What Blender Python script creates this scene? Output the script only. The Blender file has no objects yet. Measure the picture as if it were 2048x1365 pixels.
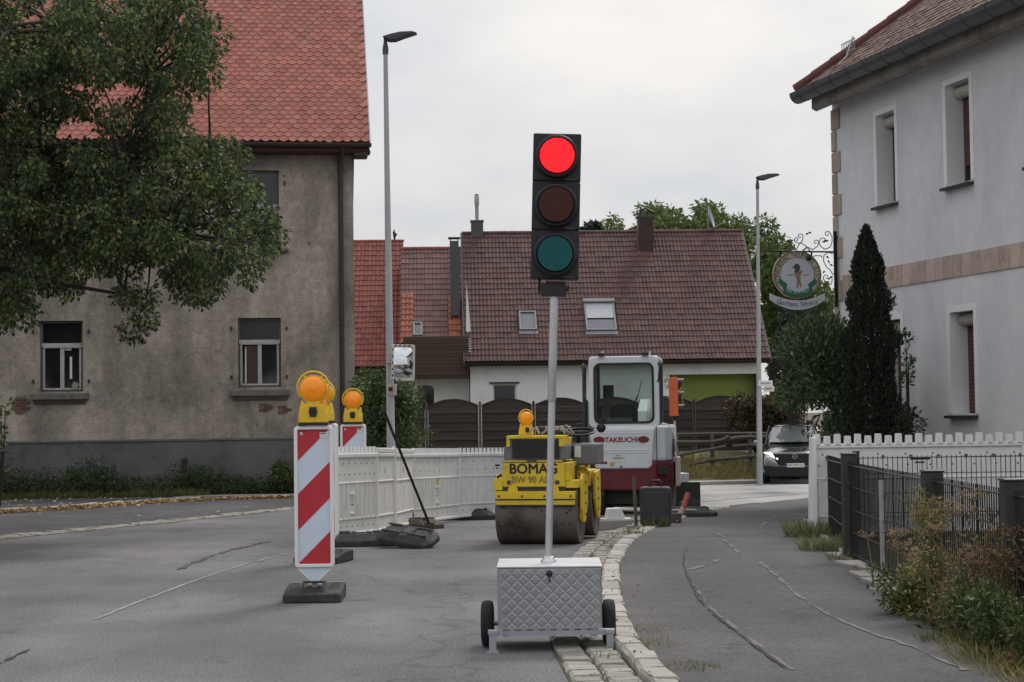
import bpy, bmesh, math, random
import numpy as np
from mathutils import Matrix, Vector, Euler
random.seed(7); RNG = np.random.default_rng(7)
SC = bpy.context.scene
COL = SC.collection
R = math.radians
PI = math.pi

# ------------------------------------------------------------------ camera
FPX, CX, CY, CAMH = 3400.0, 1024.0, 682.5, 1.35
PITCH, ROLL = math.atan((820 - 682.5) / FPX), 0.013
cf = Vector((0, math.cos(PITCH), math.sin(PITCH)))
cr0 = Vector((1, 0, 0)); cu0 = cr0.cross(cf)
cr = cr0 * math.cos(ROLL) - cu0 * math.sin(ROLL)
cu = cu0 * math.cos(ROLL) + cr0 * math.sin(ROLL)
CAM = Vector((0, 0, CAMH))
cam_data = bpy.data.cameras.new("camera")
cam = bpy.data.objects.new("camera", cam_data); COL.objects.link(cam)
cam_data.sensor_width = 36.0
cam_data.lens = 36.0 * FPX / 2048.0
cam_data.clip_start = 0.1; cam_data.clip_end = 2000.0
mw = Matrix.Identity(4)
for i, v in enumerate((cr, cu, -cf)):
    for j in range(3):
        mw[j][i] = v[j]
mw.translation = CAM
cam.matrix_world = mw
SC.camera = cam

# ------------------------------------------------------------------ sky, sun, exposure
SUN_EL, SUN_AZ = R(48), R(28)      # azimuth measured from +Y (view direction) towards +X
world = bpy.data.worlds.new("World"); SC.world = world
world.use_nodes = True
wn, wl = world.node_tree.nodes, world.node_tree.links
for n in list(wn): wn.remove(n)
wout = wn.new("ShaderNodeOutputWorld"); bg = wn.new("ShaderNodeBackground")
sky = wn.new("ShaderNodeTexSky"); sky.sky_type = 'NISHITA'; sky.sun_disc = False
sky.sun_elevation = SUN_EL; sky.sun_rotation = SUN_AZ
tc = wn.new("ShaderNodeTexCoord")
mp = wn.new("ShaderNodeMapping"); mp.inputs['Scale'].default_value = (1.0, 1.0, 2.2)
nz = wn.new("ShaderNodeTexNoise"); nz.inputs['Scale'].default_value = 4.6; nz.inputs['Detail'].default_value = 5; nz.inputs['Roughness'].default_value = 0.5
rp = wn.new("ShaderNodeValToRGB")
K = 10.0
rp.color_ramp.elements[0].position = 0.28; rp.color_ramp.elements[0].color = (0.435, 0.468, 0.525, 1)
rp.color_ramp.elements[1].position = 0.72; rp.color_ramp.elements[1].color = (0.745, 0.71, 0.67, 1)
mul = wn.new("ShaderNodeVectorMath"); mul.operation = 'SCALE'; mul.inputs['Scale'].default_value = K
mx = wn.new("ShaderNodeMix"); mx.data_type = 'RGBA'; mx.inputs['Factor'].default_value = 0.93
wl.new(tc.outputs['Generated'], mp.inputs['Vector']); wl.new(mp.outputs['Vector'], nz.inputs['Vector'])
wl.new(nz.outputs['Fac'], rp.inputs['Fac']); wl.new(rp.outputs['Color'], mul.inputs[0])
sep = wn.new("ShaderNodeSeparateXYZ"); zen = wn.new("ShaderNodeMapRange"); zen.inputs['From Min'].default_value = 0; zen.inputs['From Max'].default_value = 1
zen.inputs['To Min'].default_value = K * .92; zen.inputs['To Max'].default_value = K * 1.75     # an overcast sky is brighter overhead than at the horizon
wl.new(tc.outputs['Generated'], sep.inputs[0]); wl.new(sep.outputs['Z'], zen.inputs['Value']); wl.new(zen.outputs['Result'], mul.inputs['Scale'])
wl.new(sky.outputs['Color'], mx.inputs[6]); wl.new(mul.outputs['Vector'], mx.inputs[7])
wl.new(mx.outputs[2], bg.inputs['Color']); bg.inputs['Strength'].default_value = 0.1
wl.new(bg.outputs['Background'], wout.inputs['Surface'])

sun_d = bpy.data.lights.new("sun", 'SUN'); sun_d.energy = 1.5; sun_d.angle = R(16); sun_d.color = (1.0, 0.94, 0.86)
sun = bpy.data.objects.new("sun", sun_d); COL.objects.link(sun)
sd = Vector((math.sin(SUN_AZ) * math.cos(SUN_EL), math.cos(SUN_AZ) * math.cos(SUN_EL), math.sin(SUN_EL)))
sun.rotation_euler = sd.to_track_quat('Z', 'Y').to_euler()
sun.location = (0, 0, 30)

SC.view_settings.view_transform = 'Standard'; SC.view_settings.look = 'None'
SC.view_settings.gamma = 1.0; SC.view_settings.use_curve_mapping = False
SC.view_settings.exposure = 0.25

# ------------------------------------------------------------------ measuring helpers
def ray(px, py):
    d = cf + cr * ((px - CX) / FPX) + cu * ((CY - py) / FPX)
    return d / d.y
def P(px, py, Y):
    """point on the sight line of a photo pixel at distance Y down the street"""
    return CAM + ray(px, py) * Y
ZB = ([15, 17, 19, 21, 70], [0, -.02, -.06, -.112, -.112 - .027 * 49])
def zt(y):
    return float(np.interp(y, *ZB))
def G(px, py):
    """where that sight line meets the ground"""
    d = ray(px, py); lo, hi = 1.0, 400.0
    for _ in range(50):
        m = (lo + hi) / 2
        if CAMH + d.z * m > zt(m): lo = m
        else: hi = m
    return CAM + d * lo
class Frame:
    def __init__(s, O, yaw):
        s.O = Vector(O); s.yaw = yaw
        s.ex = Vector((math.cos(yaw), math.sin(yaw), 0)); s.ey = Vector((-math.sin(yaw), math.cos(yaw), 0))
    def hit(s, px, py, y=0.0):
        d = ray(px, py); t = ((s.O + s.ey * y) - CAM).dot(s.ey) / d.dot(s.ey)
        v = CAM + d * t - s.O
        return v.dot(s.ex), v.z
    def hitx(s, px, py, x=0.0):
        d = ray(px, py); t = ((s.O + s.ex * x) - CAM).dot(s.ex) / d.dot(s.ex)
        v = CAM + d * t - s.O
        return v.dot(s.ey), v.z
    def w(s, x, y, z):
        return s.O + s.ex * x + s.ey * y + Vector((0, 0, z))

# ------------------------------------------------------------------ mesh helpers
class MB:
    def __init__(s): s.v = []; s.f = []; s.m = []; s.s = []
    def add(s, vs, fs, m=0, sm=False):
        b = len(s.v); s.v.extend([tuple(v) for v in vs])
        for f in fs: s.f.append([b + i for i in f]); s.m.append(m); s.s.append(sm)
        return s
    def box(s, x0, x1, y0, y1, z0, z1, m=0):
        vs = [(x, y, z) for z in (z0, z1) for y in (y0, y1) for x in (x0, x1)]
        return s.add(vs, [(0, 2, 3, 1), (4, 5, 7, 6), (0, 1, 5, 4), (2, 6, 7, 3), (0, 4, 6, 2), (1, 3, 7, 5)], m)
    def obox(s, c, size, rot=(0, 0, 0), m=0):
        M = Euler(rot).to_matrix(); c = Vector(c); a, b, d = [q / 2 for q in size]
        vs = [c + M @ Vector((x, y, z)) for z in (-d, d) for y in (-b, b) for x in (-a, a)]
        return s.add(vs, [(0, 2, 3, 1), (4, 5, 7, 6), (0, 1, 5, 4), (2, 6, 7, 3), (0, 4, 6, 2), (1, 3, 7, 5)], m)
    def bar(s, p, q, w, h, up=(0, 0, 1), m=0):
        p, q = Vector(p), Vector(q); d = (q - p).normalized(); sd = d.cross(Vector(up))
        if sd.length < 1e-4: sd = d.cross(Vector((0, 1, 0)))
        sd.normalize(); u = sd.cross(d)
        vs = [a + sd * x * w / 2 + u * z * h / 2 for a in (p, q) for z in (-1, 1) for x in (-1, 1)]
        return s.add(vs, [(0, 2, 3, 1), (4, 5, 7, 6), (0, 1, 5, 4), (2, 6, 7, 3), (0, 4, 6, 2), (1, 3, 7, 5)], m)
    def tube(s, pts, r, n=8, caps=True, m=0, sm=True):
        pts = [Vector(p) for p in pts]; k = len(pts)
        rs = r if isinstance(r, (list, tuple)) else [r] * k
        vs = []; ref = None
        for i, p in enumerate(pts):
            t = (pts[min(i + 1, k - 1)] - pts[max(i - 1, 0)]).normalized()
            if ref is None:
                ref = t.cross(Vector((0, 0, 1)))
                if ref.length < 0.05: ref = t.cross(Vector((0, 1, 0)))
            a = (ref - t * ref.dot(t)).normalized(); b = t.cross(a); ref = a
            for j in range(n):
                g = 2 * PI * j / n
                vs.append(p + (a * math.cos(g) + b * math.sin(g)) * rs[i])
        fs = [(i * n + j, i * n + (j + 1) % n, (i + 1) * n + (j + 1) % n, (i + 1) * n + j) for i in range(k - 1) for j in range(n)]
        s.add(vs, fs, m, sm)
        if caps:
            s.add(vs[:n], [tuple(range(n))[::-1]], m); s.add(vs[-n:], [tuple(range(n))], m)
        return s
    def cyl(s, p, q, r, n=16, m=0): return s.tube([p, q], r, n, True, m)
    def lathe(s, prof, n=20, M=None, m=0, sm=True):
        M = M or Matrix.Identity(4); vs = []; k = len(prof)
        for r, z in prof:
            for j in range(n):
                g = 2 * PI * j / n; vs.append(M @ Vector((r * math.cos(g), r * math.sin(g), z)))
        fs = [(i * n + j, i * n + (j + 1) % n, (i + 1) * n + (j + 1) % n, (i + 1) * n + j) for i in range(k - 1) for j in range(n)]
        s.add(vs, fs, m, sm)
        if prof[0][0] > 1e-5: s.add(vs[:n], [tuple(range(n))[::-1]], m)
        if prof[-1][0] > 1e-5: s.add(vs[-n:], [tuple(range(n))], m)
        return s
    def prism(s, poly, y0, y1, m=0, ax='xz'):
        """polygon in the xz plane pushed along y (or 'yz' along x, 'xy' along z)"""
        def q(a, b, c): return {'xz': (a, c, b), 'yz': (c, a, b), 'xy': (a, b, c)}[ax]
        n = len(poly)
        vs = [q(a, b, y0) for a, b in poly] + [q(a, b, y1) for a, b in poly]
        fs = [tuple(range(n)), tuple(range(n, 2 * n))[::-1]] + [(i, i + n, (i + 1) % n + n, (i + 1) % n) for i in range(n)]
        return s.add(vs, fs, m)
    def sphere(s, c, r, n=10, k=6, sc=(1, 1, 1), m=0):
        c = Vector(c)
        prof = [(r * math.sin(PI * i / k) + (1e-6 if i in (0, k) else 0), -r * math.cos(PI * i / k)) for i in range(k + 1)]
        return s.lathe(prof, n, Matrix.Translation(c) @ Matrix.Diagonal((*sc, 1)), m)
    def quad(s, a, b, c, d, m=0): return s.add([a, b, c, d], [(0, 1, 2, 3)], m)
    def mesh(s, name, mats, recalc=True):
        me = bpy.data.meshes.new(name); me.from_pydata(s.v, [], s.f)
        for q in (mats if isinstance(mats, (list, tuple)) else [mats]): me.materials.append(q)
        me.polygons.foreach_set('material_index', s.m); me.polygons.foreach_set('use_smooth', s.s)
        if recalc:
            b = bmesh.new(); b.from_mesh(me); bmesh.ops.recalc_face_normals(b, faces=b.faces); b.to_mesh(me); b.free()
        me.update(); return me
    def build(s, name, mats, parent=None, bevel=0, label=None, recalc=True, segs=2):
        o = link(name, s.mesh(name, mats, recalc), parent)
        if bevel: bev(o, bevel, segs)
        if label: o['label'] = label
        return o
def bev(o, w, segs=2, ang=35):
    m = o.modifiers.new("edge", 'BEVEL'); m.width = w; m.segments = segs; m.limit_method = 'ANGLE'; m.angle_limit = R(ang)
def link(name, me, parent=None, M=None):
    o = bpy.data.objects.new(name, me); COL.objects.link(o)
    if parent: o.parent = parent
    if M is not None: o.matrix_basis = M
    return o
def thing(name, label, cat, loc=(0, 0, 0), yaw=0, group=None, me=None, rot=None):
    o = bpy.data.objects.new(name, me); COL.objects.link(o)
    o.location = loc; o.rotation_euler = rot if rot else (0, 0, yaw)
    o['label'] = label; o['category'] = cat
    if group: o['group'] = group
    return o
def tag(o, label, cat, group=None):
    o['label'] = label; o['category'] = cat
    if group: o['group'] = group
    return o
def structure(name, mb, mats, **k):
    o = mb.build(name, mats, **k); o['kind'] = 'structure'; return o
def copy_tree(o, parent=None):
    c = o.copy(); COL.objects.link(c)
    if parent: c.parent = parent
    for ch in list(o.children): copy_tree(ch, c)
    return c
def np_mesh(name, V, F, mat, smooth=False):
    V = np.asarray(V, dtype=np.float32).reshape(-1, 3); F = np.asarray(F, dtype=np.int32)
    k = F.shape[1]; me = bpy.data.meshes.new(name)
    me.vertices.add(len(V)); me.vertices.foreach_set('co', V.ravel())
    me.loops.add(F.size); me.loops.foreach_set('vertex_index', F.ravel())
    me.polygons.add(len(F)); me.polygons.foreach_set('loop_start', np.arange(0, F.size, k, dtype=np.int32))
    me.polygons.foreach_set('loop_total', np.full(len(F), k, dtype=np.int32))
    me.polygons.foreach_set('use_smooth', np.full(len(F), bool(smooth)))
    for q in (mat if isinstance(mat, (list, tuple)) else [mat]): me.materials.append(q)
    me.update(calc_edges=True); return me
def join_copies(name, me, mats4, mat, parent=None):
    """many copies of one small mesh joined into one real mesh"""
    n = len(me.vertices); V = np.zeros(n * 3, dtype=np.float32); me.vertices.foreach_get('co', V); V = V.reshape(-1, 3)
    faces = [tuple(p.vertices) for p in me.polygons]; tris = []
    for f in faces:
        for i in range(1, len(f) - 1): tris.append((f[0], f[i], f[i + 1]))
    T = np.array(tris); MM = np.array([np.array(m) for m in mats4])
    H = np.concatenate([V, np.ones((n, 1))], 1)
    VV = np.einsum('kij,nj->kni', MM, H)[:, :, :3].reshape(-1, 3)
    FF = (T[None] + (np.arange(len(MM)) * n)[:, None, None]).reshape(-1, 3)
    o = link(name, np_mesh(name, VV, FF, mat), parent); o['kind'] = 'stuff'
    return o
def text_mesh(s, size, mat, align='CENTER', bold=0.0):
    cu_ = bpy.data.curves.new("lettering", 'FONT'); cu_.body = s; cu_.size = size; cu_.align_x = align; cu_.align_y = 'CENTER'
    cu_.offset = bold; cu_.resolution_u = 3
    o = bpy.data.objects.new("lettering", cu_); COL.objects.link(o)
    dg = bpy.context.evaluated_depsgraph_get(); dg.update()
    me = bpy.data.meshes.new_from_object(o.evaluated_get(dg)); me.materials.clear(); me.materials.append(mat)
    bpy.data.objects.remove(o); bpy.data.curves.remove(cu_); return me
STAND = Matrix.Rotation(PI / 2, 4, 'X')      # lettering upright, read from -Y
def bold_lettering(s, size, m, parent, M, w=.004):
    b = bmesh.new()
    for i, (dx, dz) in enumerate(((0, 0), (w, 0), (-w, 0), (0, w), (0, -w), (w * .7, w * .7), (-w * .7, -w * .7))):
        me = text_mesh(s, size, m); me.transform(Matrix.Translation((dx, dz, .00015 * i))); b.from_mesh(me); bpy.data.meshes.remove(me)
    me = bpy.data.meshes.new("lettering"); b.to_mesh(me); b.free(); me.materials.append(m); o = link("lettering", me, parent, M); o['kind'] = 'stuff'; return o
def lettering(s, size, mat, parent, M, **k):
    return link("lettering", text_mesh(s, size, mat, **k), parent, M)

# ------------------------------------------------------------------ materials
def oi_r(N):
    return N.new("ShaderNodeObjectInfo").outputs['Random']
def mat(name, c1, c2=None, rough=.6, metal=0, scale=6, bump=0, bscale=60, rnd=0, spec=.4, emis=None, estr=0, coat=0, dirt=None, dscale=1.5, dlo=.5, dhi=.75, island=False, trans=0, stretch=None):
    m = bpy.data.materials.new(name); m.use_nodes = True
    N, L = m.node_tree.nodes, m.node_tree.links; b = N["Principled BSDF"]
    b.inputs['Roughness'].default_value = rough; b.inputs['Metallic'].default_value = metal
    b.inputs['Specular IOR Level'].default_value = spec; b.inputs['Coat Weight'].default_value = coat
    t = N.new("ShaderNodeTexCoord"); vec = t.outputs['Object']
    of_ = N.new("ShaderNodeVectorMath"); of_.operation = 'SCALE'; of_.inputs[0].default_value = (37.3, 51.7, 29.1); L.new(oi_r(N), of_.inputs['Scale'])
    av = N.new("ShaderNodeVectorMath"); av.operation = 'ADD'; L.new(vec, av.inputs[0]); L.new(of_.outputs['Vector'], av.inputs[1]); vec = av.outputs['Vector']
    if stretch:
        mpn = N.new("ShaderNodeMapping"); mpn.inputs['Scale'].default_value = stretch; L.new(vec, mpn.inputs['Vector']); vec = mpn.outputs['Vector']
    oi = N.new("ShaderNodeObjectInfo")
    if c2 is None: c2 = tuple(min(1, q * .82) for q in c1)
    n1 = N.new("ShaderNodeTexNoise"); n1.noise_dimensions = '4D'; n1.inputs['Scale'].default_value = scale; n1.inputs['Detail'].default_value = 6; n1.inputs['Roughness'].default_value = .6
    w = N.new("ShaderNodeMath"); w.operation = 'MULTIPLY'; w.inputs[1].default_value = 23.0
    L.new(oi.outputs['Random'], w.inputs[0]); L.new(w.outputs[0], n1.inputs['W']); L.new(vec, n1.inputs['Vector'])
    r = N.new("ShaderNodeValToRGB"); r.color_ramp.elements[0].position = .3; r.color_ramp.elements[1].position = .7
    r.color_ramp.elements[0].color = (*c1, 1); r.color_ramp.elements[1].color = (*c2, 1)
    L.new(n1.outputs['Fac'], r.inputs['Fac']); col = r.outputs['Color']
    if dirt:
        n2 = N.new("ShaderNodeTexNoise"); n2.noise_dimensions = '4D'; n2.inputs['Scale'].default_value = dscale; n2.inputs['Detail'].default_value = 9; n2.inputs['Roughness'].default_value = .68
        L.new(w.outputs[0], n2.inputs['W']); L.new(vec, n2.inputs['Vector'])
        mr = N.new("ShaderNodeMapRange"); mr.inputs['From Min'].default_value = dlo; mr.inputs['From Max'].default_value = dhi
        L.new(n2.outputs['Fac'], mr.inputs['Value'])
        mxn = N.new("ShaderNodeMix"); mxn.data_type = 'RGBA'; L.new(mr.outputs['Result'], mxn.inputs['Factor']); L.new(col, mxn.inputs[6]); mxn.inputs[7].default_value = (*dirt, 1); col = mxn.outputs[2]
    if rnd:
        rv = oi.outputs['Random']
        if island:
            ge = N.new("ShaderNodeNewGeometry"); ad = N.new("ShaderNodeMath"); ad.operation = 'ADD'; fr = N.new("ShaderNodeMath"); fr.operation = 'FRACT'
            L.new(rv, ad.inputs[0]); L.new(ge.outputs['Random Per Island'], ad.inputs[1]); L.new(ad.outputs[0], fr.inputs[0]); rv = fr.outputs[0]
        mr2 = N.new("ShaderNodeMapRange"); mr2.inputs['To Min'].default_value = 1 - rnd; mr2.inputs['To Max'].default_value = 1 + rnd; L.new(rv, mr2.inputs['Value'])
        sc_ = N.new("ShaderNodeVectorMath"); sc_.operation = 'SCALE'; L.new(col, sc_.inputs[0]); L.new(mr2.outputs['Result'], sc_.inputs['Scale']); col = sc_.outputs['Vector']
    L.new(col, b.inputs['Base Color'])
    if bump:
        n3 = N.new("ShaderNodeTexNoise"); n3.inputs['Scale'].default_value = bscale; n3.inputs['Detail'].default_value = 4; L.new(vec, n3.inputs['Vector'])
        bp = N.new("ShaderNodeBump"); bp.inputs['Strength'].default_value = bump; bp.inputs['Distance'].default_value = .02; L.new(n3.outputs['Fac'], bp.inputs['Height']); L.new(bp.outputs['Normal'], b.inputs['Normal'])
    if emis: b.inputs['Emission Color'].default_value = (*emis, 1); b.inputs['Emission Strength'].default_value = estr
    if trans: b.inputs['Transmission Weight'].default_value = trans
    return m
def leaf_mat(name, cols, trans=.35, rough=.5):
    """cols: list of (position, colour), one colour drawn per leaf"""
    m = bpy.data.materials.new(name); m.use_nodes = True
    N, L = m.node_tree.nodes, m.node_tree.links; b = N["Principled BSDF"]; out = N["Material Output"]
    ge = N.new("ShaderNodeNewGeometry"); r = N.new("ShaderNodeValToRGB"); r.color_ramp.interpolation = 'LINEAR'
    while len(r.color_ramp.elements) < len(cols): r.color_ramp.elements.new(.5)
    for e, (p, c) in zip(r.color_ramp.elements, cols): e.position = p; e.color = (*c, 1)
    L.new(ge.outputs['Random Per Island'], r.inputs['Fac']); L.new(r.outputs['Color'], b.inputs['Base Color'])
    b.inputs['Roughness'].default_value = rough; b.inputs['Specular IOR Level'].default_value = .35
    t = N.new("ShaderNodeBsdfTranslucent"); L.new(r.outputs['Color'], t.inputs['Color'])
    mx_ = N.new("ShaderNodeMixShader"); mx_.inputs[0].default_value = trans
    L.new(b.outputs[0], mx_.inputs[1]); L.new(t.outputs[0], mx_.inputs[2]); L.new(mx_.outputs[0], out.inputs['Surface'])
    return m
def asphalt(name, base, dark, light, big=.45, speck=.5, crack=.0):
    m = bpy.data.materials.new(name); m.use_nodes = True
    N, L = m.node_tree.nodes, m.node_tree.links; b = N["Principled BSDF"]
    b.inputs['Roughness'].default_value = .85; b.inputs['Specular IOR Level'].default_value = .3
    t = N.new("ShaderNodeTexCoord")
    def noise(s, d=6, rr=.6, st=None):
        n = N.new("ShaderNodeTexNoise"); n.inputs['Scale'].default_value = s; n.inputs['Detail'].default_value = d; n.inputs['Roughness'].default_value = rr
        if st:
            mm = N.new("ShaderNodeMapping"); mm.inputs['Scale'].default_value = st; L.new(t.outputs['Object'], mm.inputs['Vector']); L.new(mm.outputs['Vector'], n.inputs['Vector'])
        else: L.new(t.outputs['Object'], n.inputs['Vector'])
        return n.outputs['Fac']
    r = N.new("ShaderNodeValToRGB"); e = r.color_ramp.elements
    e[0].position = .3; e[0].color = (*dark, 1); e[1].position = .72; e[1].color = (*light, 1)
    k = e.new(.5); k.color = (*base, 1)
    L.new(noise(big, 8, .62), r.inputs['Fac'])
    def mulby(col, fac, lo, hi, fl=.3, fh=.7):
        q = N.new("ShaderNodeMapRange"); q.inputs['From Min'].default_value = fl; q.inputs['From Max'].default_value = fh; q.inputs['To Min'].default_value = lo; q.inputs['To Max'].default_value = hi; L.new(fac, q.inputs['Value'])
        s_ = N.new("ShaderNodeVectorMath"); s_.operation = 'SCALE'; L.new(col, s_.inputs[0]); L.new(q.outputs['Result'], s_.inputs['Scale']); return s_.outputs['Vector']
    col = mulby(r.outputs['Color'], noise(55, 3, .7), 1 - speck, 1 + speck, .3, .7)
    col = mulby(col, noise(1.0, 5, .6, (.9, .16, 1)), .88, 1.12)
    col = mulby(col, noise(160, 2, .6), .8, 1.25, .35, .65)
    col = mulby(col, noise(.30, 3, .5, (2.4, .35, 1)), .86, 1.12, .38, .62)      # tyre polished tracks
    col = mulby(col, noise(2.3, 4, .75), .62, 1.0, .30, .40)                    # oil and damp spots
    vo = N.new("ShaderNodeTexVoronoi"); vo.feature = 'DISTANCE_TO_EDGE'; vo.inputs['Scale'].default_value = crack or .8
    vm = N.new("ShaderNodeMapping"); L.new(t.outputs['Object'], vm.inputs['Vector']); ns = N.new("ShaderNodeTexNoise"); ns.inputs['Scale'].default_value = 2.2; ns.inputs['Detail'].default_value = 5
    L.new(t.outputs['Object'], ns.inputs['Vector']); va = N.new("ShaderNodeVectorMath"); va.operation = 'ADD'; L.new(vm.outputs['Vector'], va.inputs[0]); L.new(ns.outputs['Color'], va.inputs[1]); L.new(va.outputs['Vector'], vo.inputs['Vector'])
    if crack: col = mulby(col, vo.outputs['Distance'], .72, 1.0, .0, .010)
    L.new(col, b.inputs['Base Color'])
    bp = N.new("ShaderNodeBump"); bp.inputs['Strength'].default_value = .5; bp.inputs['Distance'].default_value = .008
    L.new(noise(110, 3, .7), bp.inputs['Height']); L.new(bp.outputs['Normal'], b.inputs['Normal'])
    return m

def plaster(name, lo, mid, hi, k_=1.0):
    m = bpy.data.materials.new(name); m.use_nodes = True
    N, L = m.node_tree.nodes, m.node_tree.links; b = N["Principled BSDF"]; b.inputs['Roughness'].default_value = .95; b.inputs['Specular IOR Level'].default_value = .2
    t = N.new("ShaderNodeTexCoord")
    def noise(sc, d=8, rr=.65, st=(1, 1, 1), dist=0):
        mm = N.new("ShaderNodeMapping"); mm.inputs['Scale'].default_value = st; L.new(t.outputs['Object'], mm.inputs['Vector'])
        n = N.new("ShaderNodeTexNoise"); n.inputs['Scale'].default_value = sc; n.inputs['Detail'].default_value = d; n.inputs['Roughness'].default_value = rr; n.inputs['Distortion'].default_value = dist; L.new(mm.outputs['Vector'], n.inputs['Vector']); return n.outputs['Fac']
    r = N.new("ShaderNodeValToRGB"); e = r.color_ramp.elements; e[0].position = .36; e[0].color = (*lo, 1); e[1].position = .66; e[1].color = (*hi, 1); k = e.new(.5); k.color = (*mid, 1)
    L.new(noise(.42, 10, .68, (1, 1, .75), .4), r.inputs['Fac']); col = r.outputs['Color']
    for sc, st, a, z, f0, f1, d in ((1.1, (1, 1, .22), .70, 1.22, .35, .65, 8), (5, (1, 1, 1), .84, 1.14, .35, .65, 5), (22, (1, 1, 1), .80, 1.10, .36, .56, 3)):
        a, z = 1 + (a - 1) * k_, 1 + (z - 1) * k_
        q = N.new("ShaderNodeMapRange"); q.inputs['From Min'].default_value = f0; q.inputs['From Max'].default_value = f1; q.inputs['To Min'].default_value = a; q.inputs['To Max'].default_value = z; L.new(noise(sc, d, .65, st), q.inputs['Value'])
        s_ = N.new("ShaderNodeVectorMath"); s_.operation = 'SCALE'; L.new(col, s_.inputs[0]); L.new(q.outputs['Result'], s_.inputs['Scale']); col = s_.outputs['Vector']
    L.new(col, b.inputs['Base Color'])
    bp = N.new("ShaderNodeBump"); bp.inputs['Strength'].default_value = .7 * k_ ** 1.5; bp.inputs['Distance'].default_value = .03; L.new(noise(9, 6), bp.inputs['Height']); L.new(bp.outputs['Normal'], b.inputs['Normal'])
    return m
M_road = asphalt("road_asphalt", (.135, .134, .139), (.084, .083, .088), (.21, .204, .20), .33, .5, .22)
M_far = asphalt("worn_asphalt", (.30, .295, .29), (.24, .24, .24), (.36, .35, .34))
M_side = asphalt("pavement_asphalt", (.082, .080, .083), (.056, .055, .058), (.115, .111, .111), .6, .4, .5)
M_bay = asphalt("dark_asphalt", (.062, .061, .066), (.048, .048, .053), (.088, .085, .088), .9)
M_soil = mat("soil", (.085, .065, .045), (.13, .105, .075), rough=.95, scale=3, bump=.8, bscale=25, dirt=(.07, .09, .03), dscale=.8)
M_garden = mat("garden_ground", (.05, .06, .025), (.085, .075, .04), rough=1, scale=2.5, bump=.9, bscale=20, dirt=(.11, .12, .045), dscale=1.3)
M_granite = mat("granite", (.27, .255, .235), (.39, .365, .33), rough=.8, scale=18, bump=.5, bscale=70, rnd=.22, dirt=(.15, .14, .12), dscale=9, dlo=.5, dhi=.72)
M_kerb = mat("granite_kerb", (.32, .305, .285), (.43, .41, .375), rough=.8, scale=14, bump=.45, bscale=70, rnd=.16, dirt=(.17, .155, .13), dscale=7)
M_gravel = mat("gravel", (.36, .34, .31), (.22, .21, .19), rough=.95, scale=45, bump=1, bscale=60)
M_line = mat("worn_white_paint", (.42, .42, .41), (.25, .25, .25), rough=.8, scale=9, dirt=(.17, .17, .175), dscale=4, dlo=.45, dhi=.6)
M_seam = mat("pale_joint", (.165, .16, .155), (.115, .113, .115), rough=.9, scale=7)
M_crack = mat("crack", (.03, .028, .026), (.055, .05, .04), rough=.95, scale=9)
M_white = mat("white_plastic", (0.78, 0.78, 0.78), (0.68, 0.68, 0.68), rough=.45, scale=4, dirt=(.42, .40, .36), dscale=3, dlo=.55, dhi=.8)
M_white2 = mat("clean_white_plastic", (.78, .78, .78), (.70, .70, .70), rough=.4, scale=4)
M_cream = mat("yellowed_white_plastic", (.62, .59, .53), (.50, .48, .43), rough=.5, scale=4, dirt=(.36, .33, .28), dscale=3, dlo=.5, dhi=.8)
M_sheet = mat("reflective_sheeting", (0.62, 0.7, 0.82), (0.56, 0.64, 0.76), rough=.35, scale=30)
M_red = mat("red_sheeting", (0.5, 0.03, 0.045), (0.44, 0.026, 0.038), rough=.4, scale=10)
M_black = mat("black_plastic", (.012, .012, .014), (.020, .020, .022), rough=.45, scale=10)
M_housing = mat("dark_housing", (.012, .014, .020), (.018, .020, .028), rough=.5, scale=5)
M_rubber = mat("recycled_rubber", (.022, .022, .024), (.045, .045, .048), rough=.8, scale=12, bump=.4, bscale=90, dirt=(.10, .095, .09), dscale=5, dlo=.52, dhi=.8)
M_rubber2 = mat("brown_recycled_plastic", (.06, .045, .035), (.10, .08, .065), rough=.85, scale=10, bump=.4, bscale=70)
M_alu = mat("aluminium", (.62, .63, .65), (.50, .51, .53), rough=.38, metal=.85, scale=8, bump=.05, bscale=100)
M_alud = mat("dull_aluminium", (.40, .41, .44), (.34, .35, .38), rough=.5, metal=.75, scale=6)
M_galv = mat("galvanised_steel", (.42, .43, .44), (.34, .35, .36), rough=.55, metal=.55, scale=9, dirt=(.25, .25, .25), dscale=3)
M_amber = mat("amber_lens", (.95, .30, .01), (.85, .24, .008), rough=.25, scale=40, emis=(1, .30, .0), estr=.10, coat=.3, bump=.25, bscale=130)
M_yellow = mat("yellow_plastic", (0.8, 0.52, 0.035), (0.72, 0.46, 0.03), rough=.45, scale=6)
M_redlens = mat("red_lens_lit", (.6, .01, .01), rough=.3, emis=(1, .004, .012), estr=1.6, scale=50)
def led_lens(m):
    N, L = m.node_tree.nodes, m.node_tree.links; b = N["Principled BSDF"]; t = N.new("ShaderNodeTexCoord"); v = N.new("ShaderNodeTexVoronoi"); v.inputs['Scale'].default_value = 75; v.inputs['Randomness'].default_value = .25
    q = N.new("ShaderNodeMapRange"); q.inputs['From Min'].default_value = .15; q.inputs['From Max'].default_value = .6; q.inputs['To Min'].default_value = 1.9; q.inputs['To Max'].default_value = .42
    L.new(t.outputs['Object'], v.inputs['Vector']); L.new(v.outputs['Distance'], q.inputs['Value']); L.new(q.outputs['Result'], b.inputs['Emission Strength'])
led_lens(M_redlens)
M_dimred = mat("amber_lens_unlit", (.07, .016, .007), (.04, .010, .006), rough=.4, spec=.25, scale=40, bump=.3, bscale=160)
M_teal = mat("green_lens_unlit", (.003, .10, .105), (.002, .07, .075), rough=.4, spec=.25, scale=40, bump=.3, bscale=160)
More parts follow.
